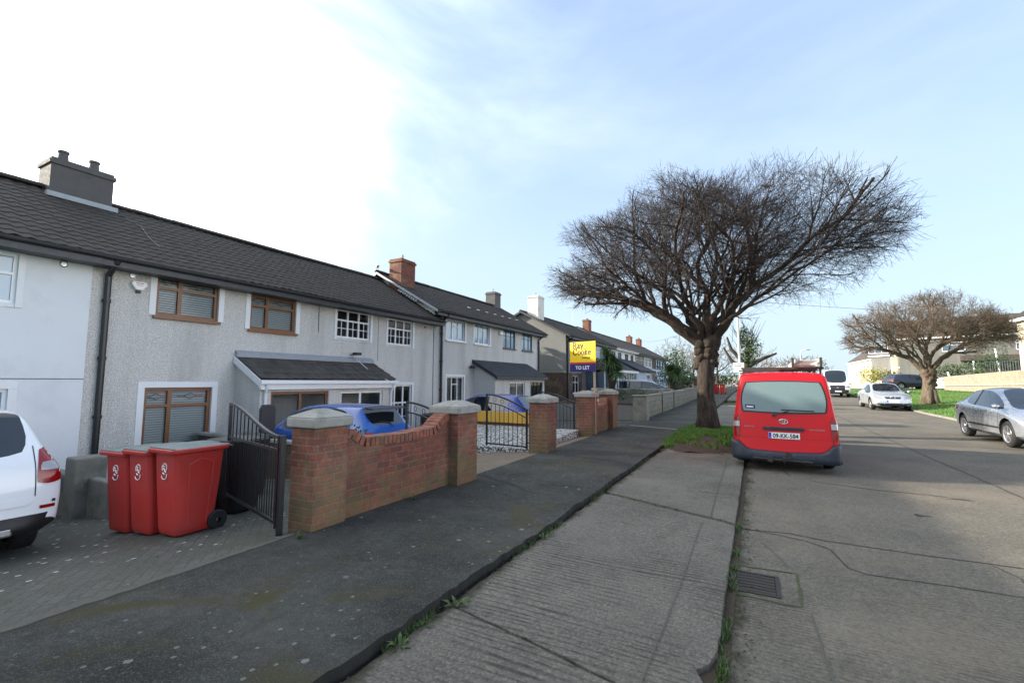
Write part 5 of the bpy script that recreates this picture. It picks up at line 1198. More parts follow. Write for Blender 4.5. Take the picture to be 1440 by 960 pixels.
# --- royal blue hatchback in the third drive
c, bv = car('royal blue hatchback behind the yellow boards and pebble bed', (-9.0, 15.1, ground(-9, 15)+.05), R(90), hatch_st(W_=.86, H_=1.50), 'paint_royal')
for s_ in (-1, 1): patch(bv, '-y', [(s_*.62, .78), (s_*.80, .74), (s_*.80, .93), (s_*.60, .95)], 'tail_light', 'lamp_red', c, n=5)
plate(c, bv, '-y', .70); seams(c, bv, (-.38, .75), .3, .9); handles(c, bv, (-.75, .12), .78, 'paint_royal')
# --- dark estate
est = [(-2.25, .72, .36, .66, .70, .6, 'b', 'b'), (-2.2, .82, .28, .88, .94, .68, 'b', 'r'), (-2.0, .86, .22, .95, 1.38, .60, 'b', 's'), (-1.9, .88, .2, .95, 1.45, .60, 'g', 'b'), (-1.1, .89, .2, .94, 1.48, .62, 'p', 'b'), (-1.0, .89, .2, .94, 1.48, .62, 'g', 'b'), (-.2, .89, .2, .93, 1.48, .62, 'p', 'b'), (-.1, .89, .2, .93, 1.48, .62, 'g', 'b'),
       (.5, .89, .2, .91, 1.43, .61, 'g', 'w'), (.95, .89, .2, .90, 1.2, .66, 'b', 'w'), (1.35, .88, .2, .87, .95, .72, 'b', 'b'), (1.9, .85, .22, .74, .82, .66, 'b', 'b'), (2.2, .74, .26, .58, .64, .55, 'b', 'b'), (2.25, .64, .32, .5, .55, .48, 'b', 'b')]
c, bv = car('dark navy estate car behind the overgrown wall, nose towards the pavement', (-7.35, 35.6, .18), R(-90), est, 'paint_navy', wb=(-1.35, 1.35)); seams(c, bv, (-1.05, -.15, .9), .3, .9)
for s_ in (-1, 1): patch(bv, '+y', [(s_*.50, .66), (s_*.74, .68), (s_*.76, .82), (s_*.56, .76)], 'headlight', 'lamp_clear', c, n=4); MB().tube([(s_*.58, -1.7, 1.53), (s_*.6, 0, 1.55), (s_*.58, .4, 1.5)], .015, 5).build('roof_rail', 'alloy', c)
# --- silver hatchback, right foreground
civ = [(-2.10, .70, .38, .74, .80, .56, 'b', 'b'), (-2.04, .82, .30, .92, .98, .68, 'b', 'b'), (-1.95, .865, .24, 1.00, 1.08, .70, 'b', 'r'), (-1.30, .885, .20, 1.01, 1.36, .60, 'b', 's'), (-1.18, .885, .20, 1.00, 1.39, .60, 'g', 'b'), (-.55, .885, .19, .97, 1.455, .61, 'p', 'b'), (-.45, .885, .19, .965, 1.46, .61, 'g', 'b'),
       (.20, .885, .19, .94, 1.44, .60, 'g', 'w'), (.72, .885, .19, .92, 1.22, .66, 'g', 'w'), (1.02, .88, .19, .90, 1.06, .71, 'b', 'w'), (1.30, .875, .19, .86, .93, .74, 'b', 'b'), (1.72, .86, .2, .76, .83, .72, 'b', 'b'), (2.02, .80, .22, .66, .72, .62, 'b', 'b'), (2.14, .72, .26, .54, .60, .54, 'b', 'b'), (2.18, .60, .32, .46, .50, .46, 'b', 'b')]
c, bv = car('silver hatchback at the right edge of the photo, facing the camera', (6.78, 18.55, -.11+rz(18.5)), R(180), civ, 'paint_silver', wb=(-1.34, 1.36), wr=.325, scale=1.06, glassm='glass_dark')
for s_ in (-1, 1):
    patch(bv, '+y', [(s_*.44, .60), (s_*.80, .66), (s_*.83, .80), (s_*.50, .68)], 'headlight', 'lamp_clear', c, n=6); patch(bv, '+y', [(s_*.50, .33), (s_*.70, .36), (s_*.70, .45), (s_*.50, .43)], 'fog_recess', 'black_plastic', c, n=4)
    patch(bv, '+x' if s_ > 0 else '-x', [(-1.95, .80), (-1.72, .80), (-1.72, .92), (-1.97, .94)], 'tail_light', 'lamp_red', c, n=4); patch(bv, '+x' if s_ > 0 else '-x', [(-.92, .43), (.96, .43), (.96, .475), (-.92, .475)], 'side_strip', 'black_plastic', c, n=8, off=.012)
patch(bv, '+y', [(-.44, .60), (.44, .60), (.50, .68), (-.50, .68)], 'grille', 'black_plastic', c, n=6); patch(bv, '+y', [(-.42, .30), (.42, .30), (.45, .44), (-.45, .44)], 'grille', 'black_plastic', c, n=6); plate(c, bv, '+y', .50)
handles(c, bv, (-.35,), .80, 'paint_silver'); seams(c, bv, (-.50, .98, -1.22), .28, .93)
# --- silver saloon coupe further up
mer = [(-2.17, .62, .36, .74, .80, .5, 'b', 'b'), (-2.12, .80, .28, .86, .94, .66, 'b', 'b'), (-1.9, .85, .22, .92, 1.00, .70, 'b', 'b'), (-1.55, .86, .20, .93, 1.06, .68, 'b', 'r'), (-.95, .865, .19, .93, 1.34, .58, 'b', 's'), (-.85, .865, .19, .93, 1.36, .58, 'g', 'b'), (-.25, .865, .19, .91, 1.40, .59, 'p', 'b'), (-.17, .865, .19, .91, 1.40, .59, 'g', 'b'),
       (.15, .865, .19, .90, 1.38, .58, 'g', 'w'), (.6, .865, .19, .89, 1.16, .64, 'g', 'w'), (.95, .86, .19, .87, .96, .70, 'b', 'b'), (1.5, .85, .2, .80, .88, .70, 'b', 'b'), (2.0, .80, .22, .66, .74, .60, 'b', 'b'), (2.14, .72, .26, .52, .58, .5, 'b', 'b'), (2.17, .62, .32, .46, .50, .46, 'b', 'b')]
c, bv = car('pale silver coupe parked facing the camera beside the lawn', (6.75, 34.9, -.11+rz(34.5)), R(180), mer, 'paint_silver_light', wb=(-1.38, 1.36), wr=.31, scale=1.08)
for s_ in (-1, 1):
    patch(bv, '+y', [(s_*.40, .56), (s_*.74, .62), (s_*.76, .76), (s_*.46, .70)], 'headlight', 'lamp_clear', c, n=6, rnd=.7); patch(bv, '+y', [(s_*.40, .30), (s_*.66, .30), (s_*.66, .38), (s_*.40, .38)], 'fog_recess', 'black_plastic', c, n=4)
patch(bv, '+y', [(-.30, .60), (.30, .60), (.34, .70), (-.34, .70)], 'grille', 'black_plastic', c, n=6); patch(bv, '+y', [(-.36, .28), (.36, .28), (.38, .38), (-.38, .38)], 'grille', 'black_plastic', c, n=6); plate(c, bv, '+y', .47); handles(c, bv, (-.1,), .78, 'paint_silver_light'); seams(c, bv, (-.22, .95), .28, .88)
b = MB(); b.tube([(.09*math.cos(a), 2.085, .66+.055*math.sin(a)) for a in [i*math.pi/8 for i in range(17)]], .008, 5); [b.tube([(0, 2.085, .66), (.09*math.cos(a), 2.085, .66+.055*math.sin(a))], .006, 4) for a in (R(90), R(210), R(330))]; b.build('emblem', 'chrome', c)
# --- dark hatchback by the side road
c, bv = car('dark hatchback with red tail light parked on the side road behind the lawn tree', (13.6, 59.2, rz(59)+bank(13.6, 59)+.05), R(-68), hatch_st(W_=.87, H_=1.45), 'paint_dark', scale=1.05)
for s_ in (-1, 1): patch(bv, '-y', [(s_*.52, .74), (s_*.80, .74), (s_*.80, .95), (s_*.60, .95)], 'tail_light', 'lamp_red', c, n=4)
c, bv = car('small blue car at the far end of the street, left of the red van', (-5.9, 143, rz(143)), R(-70), hatch_st(), 'paint_royal')
# --- white SUV at the left edge
suv = [(-2.18, .80, .42, .80, .86, .66, 'b', 'b', .06), (-2.13, .88, .36, .98, 1.06, .74, 'b', 'b', .04), (-2.06, .905, .32, 1.08, 1.14, .76, 'b', 'r'), (-1.74, .91, .30, 1.10, 1.58, .68, 'b', 's'), (-1.62, .91, .29, 1.09, 1.62, .68, 'g', 'b'), (-1.1, .91, .28, 1.08, 1.65, .69, 'p', 'b'), (-1.0, .91, .28, 1.08, 1.65, .69, 'g', 'b'), (-.15, .91, .28, 1.07, 1.66, .70, 'p', 'b'), (-.05, .91, .28, 1.07, 1.66, .70, 'g', 'b'),
       (.5, .91, .28, 1.06, 1.6, .69, 'g', 'w'), (.9, .91, .28, 1.05, 1.36, .74, 'b', 'w'), (1.2, .90, .29, 1.03, 1.12, .78, 'b', 'b'), (1.8, .88, .30, .92, 1.02, .76, 'b', 'b'), (2.08, .82, .33, .74, .84, .66, 'b', 'b'), (2.16, .70, .38, .6, .66, .56, 'b', 'b')]
c, bv = car('white SUV at the left edge with its rear right corner in view', (-9.05, 1.42, ground(-8.4, 1.4)-.0), R(90), suv, 'paint_white', wb=(-1.33, 1.34), wr=.34, sill='black_plastic')
for s_ in (-1, 1):
    tl = patch(bv, '-y', [(s_*.66, .86), (s_*.885, .86), (s_*.88, 1.22), (s_*.70, 1.24)], 'tail_light', 'lamp_red', c, n=8, rnd=.45, off=.012); patch(bv, '-y', [(s_*.69, 1.0), (s_*.882, 1.0), (s_*.88, 1.09), (s_*.71, 1.09)], 'indicator', 'lamp_clear', tl, n=6, rnd=.4, off=.018)
    patch(bv, '-y', [(s_*.70, .60), (s_*.83, .60), (s_*.83, .635), (s_*.70, .635)], 'reflector', 'lamp_red', c, n=4, off=.01)
patch(bv, '-y', [(-.60, .66), (.60, .66), (.66, .72), (-.66, .72)], 'tailgate_step', 'paint_white', c, n=8, off=.02); patch(bv, '-y', [(-.88, .36), (.88, .36), (.88, .555), (-.88, .555)], 'bumper_cover', 'black_plastic', c, n=12, off=.02)
MB().box(-.7, .5, -2.2, -2.14, .37, .46).build('skid_plate', 'alloy', c, bevel=.02)
patch(bv, '-y', [(.655, .74), (.665, .74), (.665, 1.26), (.655, 1.26)], 'tailgate_seam', 'ink', c, n=6, off=.004); patch(bv, '-y', [(.80, .655), (.83, .655), (.83, .685), (.80, .685)], 'parking_sensor', 'ink', c, n=3, off=.012); plate(c, bv, '-y', .83)

# --- white panel van up the street
def van_st(W_, H_, Lr, Lf, nose=.75, g0=.45, wsy=1.0):
    return [(Lr, W_*.90, .45, 1.05, H_*.93, W_*.80, 'b', 'b', .03), (Lr+.08, W_*.97, .38, 1.1, H_*.985, W_*.86, 'b', 'b', .02), (Lr+.2, W_*.99, .32, 1.12, H_, W_*.87, 'b', 'b'), (0, W_, .30, 1.12, H_, W_*.88, 'b', 'b'), (g0, W_, .30, 1.12, H_, W_*.88, 'g', 'b'),
            (wsy, W_, .30, 1.10, H_-.06, W_*.85, 'g', 'w'), (wsy+.35, W_, .30, 1.08, H_-.42, W_*.87, 'g', 'w'), (wsy+nose, W_*.99, .30, 1.04, 1.22, W_*.88, 'b', 'b'), (Lf-.25, W_*.97, .30, .90, 1.06, W_*.85, 'b', 'b'), (Lf-.05, W_*.90, .30, .74, .84, W_*.76, 'b', 'b'), (Lf, W_*.82, .36, .62, .70, W_*.68, 'b', 'b')]
c, bv = car('white panel van with dark lower bumper, facing the camera up the street', (6.35, 51.6, -.11+rz(50)), R(180), van_st(1.0, 2.42, -2.8, 2.8, .8, .9, 1.35), 'paint_white', wb=(-1.9, 1.85), wr=.35, name='panel_van', cat='van', group='vans')
patch(bv, '+y', [(-.52, .62), (.52, .62), (.55, 1.05), (-.55, 1.05)], 'grille', 'black_plastic', c, n=6); patch(bv, '+y', [(-.95, .32), (.95, .32), (.95, .66), (-.95, .66)], 'bumper', 'black_plastic', c, n=10, off=.02); plate(c, bv, '+y', .52, off=.03)
for s_ in (-1, 1): patch(bv, '+y', [(s_*.56, .78), (s_*.86, .82), (s_*.86, 1.0), (s_*.56, 1.0)], 'headlight', 'lamp_clear', c, n=5)
patch(bv, '+y', [(-.09, .80), (.09, .80), (.09, .88), (-.09, .88)], 'emblem', 'chrome', c, n=6, rnd=1, off=.02)

# --- red van (hero)
VW = .915
vst = [(-2.34, VW*.93, .34, 1.02, 1.78, VW*.80, 'b', 'b', .055), (-2.30, VW*.975, .31, 1.06, 1.88, VW*.83, 'b', 'b', .05), (-2.20, VW*.99, .29, 1.08, 1.945, VW*.84, 'b', 'b', .03), (-2.0, VW, .28, 1.10, 1.965, VW*.85, 'b', 'b'), (.0, VW, .28, 1.10, 1.975, VW*.86, 'b', 'b'), (.55, VW, .28, 1.10, 1.97, VW*.86, 'g', 'b'),
       (1.20, VW, .28, 1.08, 1.93, VW*.84, 'g', 'w'), (1.55, VW, .28, 1.06, 1.66, VW*.86, 'g', 'w'), (1.95, VW*.99, .28, 1.02, 1.16, VW*.87, 'b', 'b'), (2.25, VW*.95, .30, .86, .96, VW*.82, 'b', 'b'), (2.36, VW*.86, .34, .66, .74, VW*.7, 'b', 'b')]
vc = thing('panel_van', 'red panel van parked at the kerb, seen from behind', 'van', (.50, 12.65, -.11), R(-1.2), 'vans'); vc.scale = (.985, .985, .968)
mats = ['paint_red', 'glass_dark', 'glass_dark', 'glass_dark', 'black_plastic', 'paint_red']
me = loft_body(vst, (-1.35, 1.45), .40, mats, wx=VW-.33); bv = BVHTree.FromPolygons([v.co[:] for v in me.vertices], [p.vertices[:] for p in me.polygons]); split_shell(me, vc, mats)
for y in (-1.35, 1.45):
    for s_ in (-1, 1): wheel(vc, s_*(VW-.125), y, .33, s_, rim='steel')
patch(bv, '-y', [(-.775, 1.135), (.775, 1.135), (.69, 1.80), (-.69, 1.80)], 'window_seal', 'black_plastic', vc, n=24, rnd=.30, off=.004)
rw = patch(bv, '-y', [(-.745, 1.165), (.745, 1.165), (.665, 1.775), (-.665, 1.775)], 'rear_window', 'glass_fogged', vc, n=24, rnd=.28, off=.009)
st_ = patch(bv, '-y', [(-.66, 1.235), (-.48, 1.225), (-.48, 1.30), (-.66, 1.31)], 'sticker', 'sign_navy', rw, n=3, off=.013); patch(bv, '-y', [(-.635, 1.255), (-.51, 1.248), (-.51, 1.275), (-.635, 1.282)], 'sticker_band', 'white_mark', rw, n=3, off=.016)
# tailgate outline
for cs in ([(-.80, .47), (-.79, .47), (-.79, 1.10), (-.80, 1.10)], [(.79, .47), (.80, .47), (.80, 1.10), (.79, 1.10)]): patch(bv, '-y', cs, 'tailgate_seam', 'ink', vc, n=8, off=.003)
patch(bv, '-y', [(-.78, .655), (.78, .655), (.78, .662), (-.78, .662)], 'pressing_line', 'lamp_red', vc, n=14, off=.004)
def rearp(u, z, off=.0):
    h = bv.ray_cast(Vector((u, -6, z)), Vector((0, 1, 0))); return h[0].y-off
for s_ in (-1, 1):
    lt = patch(bv, '-y', [(s_*.775, .66), (s_*.885, .66), (s_*.880, 1.06), (s_*.765, 1.06)], 'tail_light', 'lamp_red', vc, n=10, rnd=.25, off=.014)
    patch(bv, '-y', [(s_*.774, .86), (s_*.884, .86), (s_*.882, .965), (s_*.770, .965)], 'indicator', 'lamp_clear', lt, n=6, off=.018)
    patch(bv, '-y', [(s_*.776, .835), (s_*.884, .835), (s_*.884, .845), (s_*.776, .845)], 'lens_line', 'ink', lt, n=4, off=.019)
# handle strip above the plate
yb = rearp(0, .85); b = MB().box(-.36, .34, yb-.045, yb+.02, .815, .875); b.build('handle_strip', 'bumper_blue', vc, bevel=.015, seg=3)
yb = rearp(0, .72); pl = MB().box(-.265, .265, yb-.022, yb+.01, .645, .765).build('number_plate', 'plate_white', vc, bevel=.004)
MB().box(-.262, -.215, yb-.0245, yb-.022, .648, .762).build('country_band', 'plate_blue', pl)
text_mesh('lettering', '09-KK-584', .115, 'ink', pl, Matrix.Translation((.025, yb-.024, .665)) @ RX, .001, .0025, 'CENTER', .84)
text_mesh('lettering', 'IRL', .022, 'white_mark', pl, Matrix.Translation((-.238, yb-.026, .66)) @ RX, .0008, 0, 'CENTER')
yb = rearp(-.57, .86); text_mesh('badge', 'HIACE', .042, 'chrome', vc, Matrix.Translation((-.60, yb-.008, .85)) @ RX, .002, .001, 'CENTER', 1.5)
yb = rearp(.57, .86); text_mesh('badge', 'POWERVAN', .036, 'chrome', vc, Matrix.Translation((.55, yb-.008, .83)) @ RX, .002, .001, 'CENTER', 1.25)
yb = rearp(0, 1.0)-.012; b = MB()
ell = lambda rx_, rz2, cx_=0, cz=0: [(cx_+rx_*math.cos(a), yb, .985+cz+rz2*math.sin(a)) for a in [i*math.pi/12 for i in range(25)]]
b.tube(ell(.075, .048), .006, 6); b.tube(ell(.022, .044), .005, 6); b.tube(ell(.048, .018, 0, .022), .005, 6); b.build('emblem', 'chrome', vc, smooth=True)
yb = rearp(-.1, 1.13); b = MB().tube([(-.16, yb-.03, 1.10), (-.02, yb-.045, 1.155), (.10, yb-.045, 1.20)], .012, 6); b.tube([(-.03, yb-.04, 1.215), (.52, yb-.03, 1.205)], .011, 5); b.lathe([(0, -.02), (.03, -.02), (.03, .02)], 10, 'y', (-.16, yb-.02, 1.10)); b.build('rear_wiper', 'black_plastic', vc)
# wrap-round bumper
path = [(-.935, -1.80), (-.94, -2.1), (-.925, -2.28), (-.86, -2.39), (-.70, -2.425), (-.35, -2.44), (0, -2.445), (.35, -2.44), (.70, -2.425), (.86, -2.39), (.925, -2.28), (.94, -2.1), (.935, -1.80)]
def dens(p, k=3):
    out = []
    for a, c_ in zip(p, p[1:]):
        for i in range(k): out.append((a[0]+(c_[0]-a[0])*i/k, a[1]+(c_[1]-a[1])*i/k))
    return out+[p[-1]]
pp = dens(path); b = MB(); rows = 6
for (x, y) in pp:
    ax = abs(x); topz = lin(ax, [(0, .40), (.60, .42), (.70, .47), (.78, .57), (.94, .585)]); nrmv = Vector((x*.4, y+1.6, 0)).normalized() if ax > .8 else Vector((0, -1, 0))
    prof = [(.20, -.04), (.22, .0), (.30, .012), (topz-.06, .008), (topz-.015, -.004), (topz, -.05)]
    for (z, o_) in prof: b.v.append((x+nrmv.x*o_, y+nrmv.y*o_, z))
for i in range(len(pp)-1):
    for j in range(rows-1): a = i*rows+j; b.f.append((a, a+rows, a+rows+1, a+1)); b.mi.append(0)
bp = b.build('rear_bumper', 'bumper_blue', vc, smooth=True); md = bp.modifiers.new('t', 'SOLIDIFY'); md.thickness = .02
b = MB().tube([(-.02, -2.36, .22), (-.02, -2.50, .20), (-.02, -2.56, .26)], .022, 8); b.lathe([(0, .03), (.025, .02), (.03, 0), (.025, -.02), (0, -.03)], 12, 'z', (-.02, -2.56, .29)); b.tube([(-.55, -2.44, .255), (.45, -2.44, .235)], .022, 8); b.box(-.30, -.2, -2.49, -2.44, .20, .30).box(.02, .10, -2.47, -2.42, .26, .40); b.build('tow_bar', 'iron', vc, bevel=.004)
MB().box(-.8, .8, -2.2, 1.9, .20, .30).build('underbody', 'black_plastic', vc)
# roof rack and ladder
for y in (-1.95, -.6, .7): MB().box(-.72, .74, y-.03, y+.03, 2.035, 2.075).box(-.70, -.66, y-.02, y+.02, 1.93, 2.036).box(.66, .70, y-.02, y+.02, 1.93, 2.036).build('roof_rack', 'rack_dark', vc, bevel=.004)
ld = thing('ladder', 'aluminium ladder lying on the roof rack of the red van', 'ladder', (.50, 12.65, -.11), R(-1.2)); ld.scale = (.985, .985, .968)
for x0_, zz in ((.22, 2.078), (.60, 2.078), (.26, 2.165), (.64, 2.165)): MB().box(x0_, x0_+.03, -2.15, 1.6, zz, zz+.075).build('rail', 'ladder_metal', ld, bevel=.003)
for k in range(14): MB().tube([(.25, -2.05+k*.27, 2.115), (.60, -2.05+k*.27, 2.115)], .015, 6).build('rung', 'ladder_metal', ld); MB().tube([(.29, -2.0+k*.27, 2.20), (.64, -2.0+k*.27, 2.20)], .015, 6).build('rung', 'ladder_metal', ld)
b = MB().box(-.06, .12, -.9, 1.5, 2.08, 2.12); b.build('plank', 'ladder_metal', ld, bevel=.01)
MB().box(.19, .235, -2.17, -2.12, 2.07, 2.26).build('end_cap', 'rack_dark', ld, bevel=.004); MB().box(.66, .70, -2.17, -2.12, 2.07, 2.26).build('end_cap', 'rack_dark', ld, bevel=.004)
# ------------------------------------------------------------ trees
def colonize(base, trunk_top, att, step=.28, kill=.42, infl=2.4, iters=160, seed=1, starts=None):
    rg = np.random.default_rng(seed); nodes = [np.array(base, float)]; par = [-1]
    def line(i0, pts):
        i = i0
        for q in pts:
            p0 = nodes[i]; q = np.array(q, float); d = q-p0; n = max(1, int(np.linalg.norm(d)/step))
            for k in range(1, n+1):
                nodes.append(p0+d*k/n+(rg.normal(0, .02, 3) if k < n else 0)); par.append(i if k == 1 else len(nodes)-2)
            i = len(nodes)-1
        return i
    top = line(0, trunk_top)
    for L_ in (starts or []): line(top, L_)
    A = np.array(att, float); N = np.array(nodes); d = np.linalg.norm(A[:, None]-N[None], axis=2); near = d.argmin(1); nd = d.min(1)
    seen_child = {}
    for it in range(iters):
        act = nd < infl
        if not act.any(): break
        idx = np.unique(near[act]); new = []; newp = []
        for i in idx:
            m = act & (near == i); v = ((A[m]-N[i])/nd[m][:, None]).sum(0); l = np.linalg.norm(v)
            if l < 1e-6: continue
            v = v/l+rg.normal(0, .16, 3); v /= np.linalg.norm(v); key = (int(i), tuple((v*3).round().astype(int)))
            if seen_child.get(key, 0) > 1: continue
            seen_child[key] = seen_child.get(key, 0)+1; new.append(N[i]+v*step); newp.append(int(i))
        if not new: break
        o = len(N); N = np.vstack([N, new]); par += newp; D = np.linalg.norm(A[:, None]-np.array(new)[None], axis=2); k = D.argmin(1); dm = D.min(1)
        b_ = dm < nd; near[b_] = o+k[b_]; nd[b_] = dm[b_]; keep = nd > kill; A, near, nd = A[keep], near[keep], nd[keep]
        if len(A) == 0: break
    return N, par
def tree_mesh(root, N, par, r_tip, r_base, expo, barkm, twigm, split, tw_n, tw_l, seed, twr=.004, up=.35, flare=.25, knots=0, base_i=0):
    n = len(N); kids = [[] for _ in range(n)]
    for i in range(1, n): kids[par[i]].append(i)
    acc = np.zeros(n)
    for i in range(n-1, -1, -1): acc[i] = (sum(acc[k] for k in kids[i]) if kids[i] else 1.0)
    # nodes may not be ordered parent-first for roots; they are, since par[i] < i
    rad = r_tip*acc**expo; rad *= 1.0; sc_ = r_base/rad[0]; rad = r_tip+(rad-r_tip)*(r_base-r_tip)/(rad[0]-r_tip)
    rg = random.Random(seed); tb = MB(); cb = MB()
    done = [False]*n; stack = [(0, -1)]
    while stack:
        i, p = stack.pop(); chain = [] if p < 0 else [p]; j = i
        while True:
            chain.append(j)
            if not kids[j]: break
            ks = sorted(kids[j], key=lambda q: -rad[q]); 
            for q in ks[1:]: stack.append((q, j))
            j = ks[0]
        rs_ = [float(rad[q]) for q in chain]
        if p >= 0: rs_[0] = min(rs_[0], rs_[1]*1.25)
        thick = [k for k, r in enumerate(rs_) if r > split]
        cut_ = len(thick)
        pts = [tuple(N[q]) for q in chain]
        if cut_ >= 2:
            rr = rs_[:cut_+1]; rr = [r*(1+rg.uniform(-.10, .12)) if r > .05 else r for r in rr]
            tb.tube(pts[:cut_+1], rr, 14 if rr[0] > .12 else 7)
        else: cut_ = 1
        if len(pts)-cut_ >= 1: cb.tube(pts[max(0, cut_-1):], rs_[max(0, cut_-1):], 4 if max(rs_[cut_-1:]) > .012 else 3, cap=False)
    # fine twigs
    for i in range(n):
        if rad[i] > .03: continue
        m = tw_n if not kids[i] else (1 if rg.random() < .55 else 0); d = Vector(N[i]-N[par[i]]).normalized() if par[i] >= 0 else Vector((0, 0, 1))
        for _ in range(m):
            v = (d+Vector((rg.gauss(0, .5), rg.gauss(0, .5), rg.gauss(up, .35)))).normalized(); l = tw_l*rg.uniform(.4, 1.3); p = Vector(N[i]); w = Vector((rg.gauss(0, .25), rg.gauss(0, .25), .3))
            q1 = p+v*l*.5; q2 = q1+(v+w*.5).normalized()*l*.5; cb.tube([p, q1, q2], [twr*1.15, twr, twr*.5], 3, cap=False)
            if rg.random() < .7: v3 = (v+Vector((rg.gauss(0, .7), rg.gauss(0, .7), rg.gauss(.1, .5)))).normalized(); cb.tube([q1, q1+v3*l*.45], [twr*.9, twr*.45], 3, cap=False)
    return tb, cb
def ico(b, c, r, rg, squash=1, n=9, m=6, amp=.25):
    o = len(b.v); ph = [rg.uniform(0, 6) for _ in range(4)]
    for j in range(m+1):
        th_ = math.pi*j/m
        for i in range(n):
            a = 2*math.pi*i/n; k = 1+amp*math.sin(3*a+ph[0]+th_*2)*.5+amp*math.sin(5*th_+ph[1]+a)*.5; b.v.append((c[0]+r*k*math.sin(th_)*math.cos(a), c[1]+r*k*math.sin(th_)*math.sin(a), c[2]+r*k*squash*math.cos(th_)))
    for j in range(m):
        for i in range(n): b.f.append((o+j*n+i, o+j*n+(i+1) % n, o+(j+1)*n+(i+1) % n, o+(j+1)*n+i)); b.mi.append(0)
def attractors(n, c, ax, seed, tilt=0, zcut=-.9, shell=.35, holes=None, bumps=.14):
    rg = np.random.default_rng(seed); out = []
    while len(out) < n:
        v = rg.normal(0, 1, 3); v /= np.linalg.norm(v); r = rg.uniform(shell, 1)**.7; k = 1+bumps*math.sin(v[0]*5+seed)*math.cos(v[1]*4+v[2]*3)
        p = v*r*k
        if p[2] < zcut+.55*(p[0]**2+p[1]**2)*.5: continue
        q = [c[0]+p[0]*ax[0], c[1]+p[1]*ax[1], c[2]+p[2]*ax[2]+tilt*p[0]*ax[0]]; out.append(q)
    return out
# radiating crown: every shoot heads outwards from the fork and stops at the crown's outline
def radiate(root_pt, limbs, env_c, env_ax, seed, counts=(11, 9, 7, 4), r0=.17, twr=.0045, tilt=0, low=-.5, outb=.35, upb=.10, step=.2, droop=0):
    rg = random.Random(seed); chains = []; F_ = Vector(root_pt); EC = Vector(env_c)
    ph = [rg.uniform(0, 6.28) for _ in range(4)]
    def env(p):
        v = p-EC; v = Vector((v.x/env_ax[0], v.y/env_ax[1], (v.z-tilt*v.x)/env_ax[2])); l = v.length
        u = v/l if l > 1e-6 else v; k = 1+.10*math.sin(u.x*6+ph[0])*math.cos(u.y*5+ph[1])+.07*math.sin(u.z*8+u.x*9+ph[2])
        if v.z < 0: l = math.sqrt(v.x**2+v.y**2+(v.z/(-low))**2)
        return l/k
    def grow(p, d, r, maxl, lv):
        pts = [p.copy()]; rs_ = [r]; l = 0; over = rg.uniform(.93, 1.10)+(.05 if lv >= 3 else 0); wob = Vector((rg.gauss(0, 1), rg.gauss(0, 1), rg.gauss(0, .6)))*.05; st = step if lv < 3 else step*.9
        while l < maxl:
            o = (p-F_); o.z *= .8; o = o.normalized() if o.length > .1 else d
            d = (d+o*outb*.25+Vector((0, 0, upb*.25-droop*l*.05))+wob+Vector((rg.gauss(0, 1), rg.gauss(0, 1), rg.gauss(0, .8)))*(.10 if lv < 2 else .075)).normalized()
            p = p+d*st; l += st; q = r*max(.22, 1-.85*l/maxl); pts.append(p.copy()); rs_.append(max(q, twr*.6))
            if env(p) > over: break
        chains.append((pts, rs_)); n = len(pts)
        if lv >= len(counts) or n < 3: return
        m = counts[lv]; m = max(1, int(m*min(1, l/max(.5, maxl*.8)))+1) if lv else m
        for k in range(m):
            u = (.18+.80*(k+rg.random())/m) if lv else (.22+.76*(k+rg.random())/m); i = min(n-2, int(u*(n-1))); dd = (pts[i+1]-pts[i]).normalized(); ax_ = dd.orthogonal().normalized(); ax_.rotate(Matrix.Rotation(rg.uniform(0, 6.283), 3, dd))
            an = R(rg.uniform(26, 68) if lv < 2 else rg.uniform(26, 60) if lv < 3 else rg.uniform(22, 62)); cd = dd*math.cos(an)+ax_*math.sin(an)
            cl = {0: rg.uniform(1.8, 3.4), 1: rg.uniform(1.0, 2.2), 2: rg.uniform(.6, 1.3), 3: rg.uniform(.28, .65)}[lv]*(env_ax[0]/5.5)
            grow(pts[i], cd, max(twr, rs_[i]*(.62 if lv < 2 else .55)), cl, lv+1)
    for (pl, rr) in limbs:
        P_ = [Vector(q) for q in pl]; pts = []; 
        for a_, c_ in zip(P_, P_[1:]):
            m = max(1, int((c_-a_).length/step)); pts += [a_+(c_-a_)*i/m+(Vector((rg.gauss(0, .03), rg.gauss(0, .03), rg.gauss(0, .03))) if i else Vector()) for i in range(m)]
        pts.append(P_[-1]); n = len(pts); rs_ = [rr+(rr*.50-rr)*i/(n-1) for i in range(n)]; chains.append((pts, rs_))
        for k in range(5):      # shoots off the limb itself
            i = int(n*(.35+.13*k)); i = min(i, n-2); dd = (pts[i+1]-pts[i]).normalized(); ax_ = dd.orthogonal().normalized(); ax_.rotate(Matrix.Rotation(rg.uniform(0, 6.283), 3, dd)); an = R(rg.uniform(30, 60)); cd = (dd*math.cos(an)+ax_*math.sin(an)+Vector((0, 0, .25))).normalized(); grow(pts[i], cd, rs_[i]*.5, rg.uniform(2.5, 4.5), 1)
        dl = (pts[-1]-pts[-2]).normalized()
        for k in range(2):
            d2 = (dl+Vector((rg.gauss(0, .35), rg.gauss(0, .35), rg.gauss(.05, .2)))).normalized(); grow(pts[-1], d2, rs_[-1]*.85, 6.0, 0)
    return chains
def chains_to_mesh(chains, split):
    tb, cb = MB(), MB()
    for pts, rs_ in chains:
        if rs_[0] > split: tb.tube(pts, rs_, 12 if rs_[0] > .12 else 7)
        else: cb.tube(pts, rs_, 4 if rs_[0] > .014 else 3, cap=False)
    return tb, cb
rg = random.Random(4)
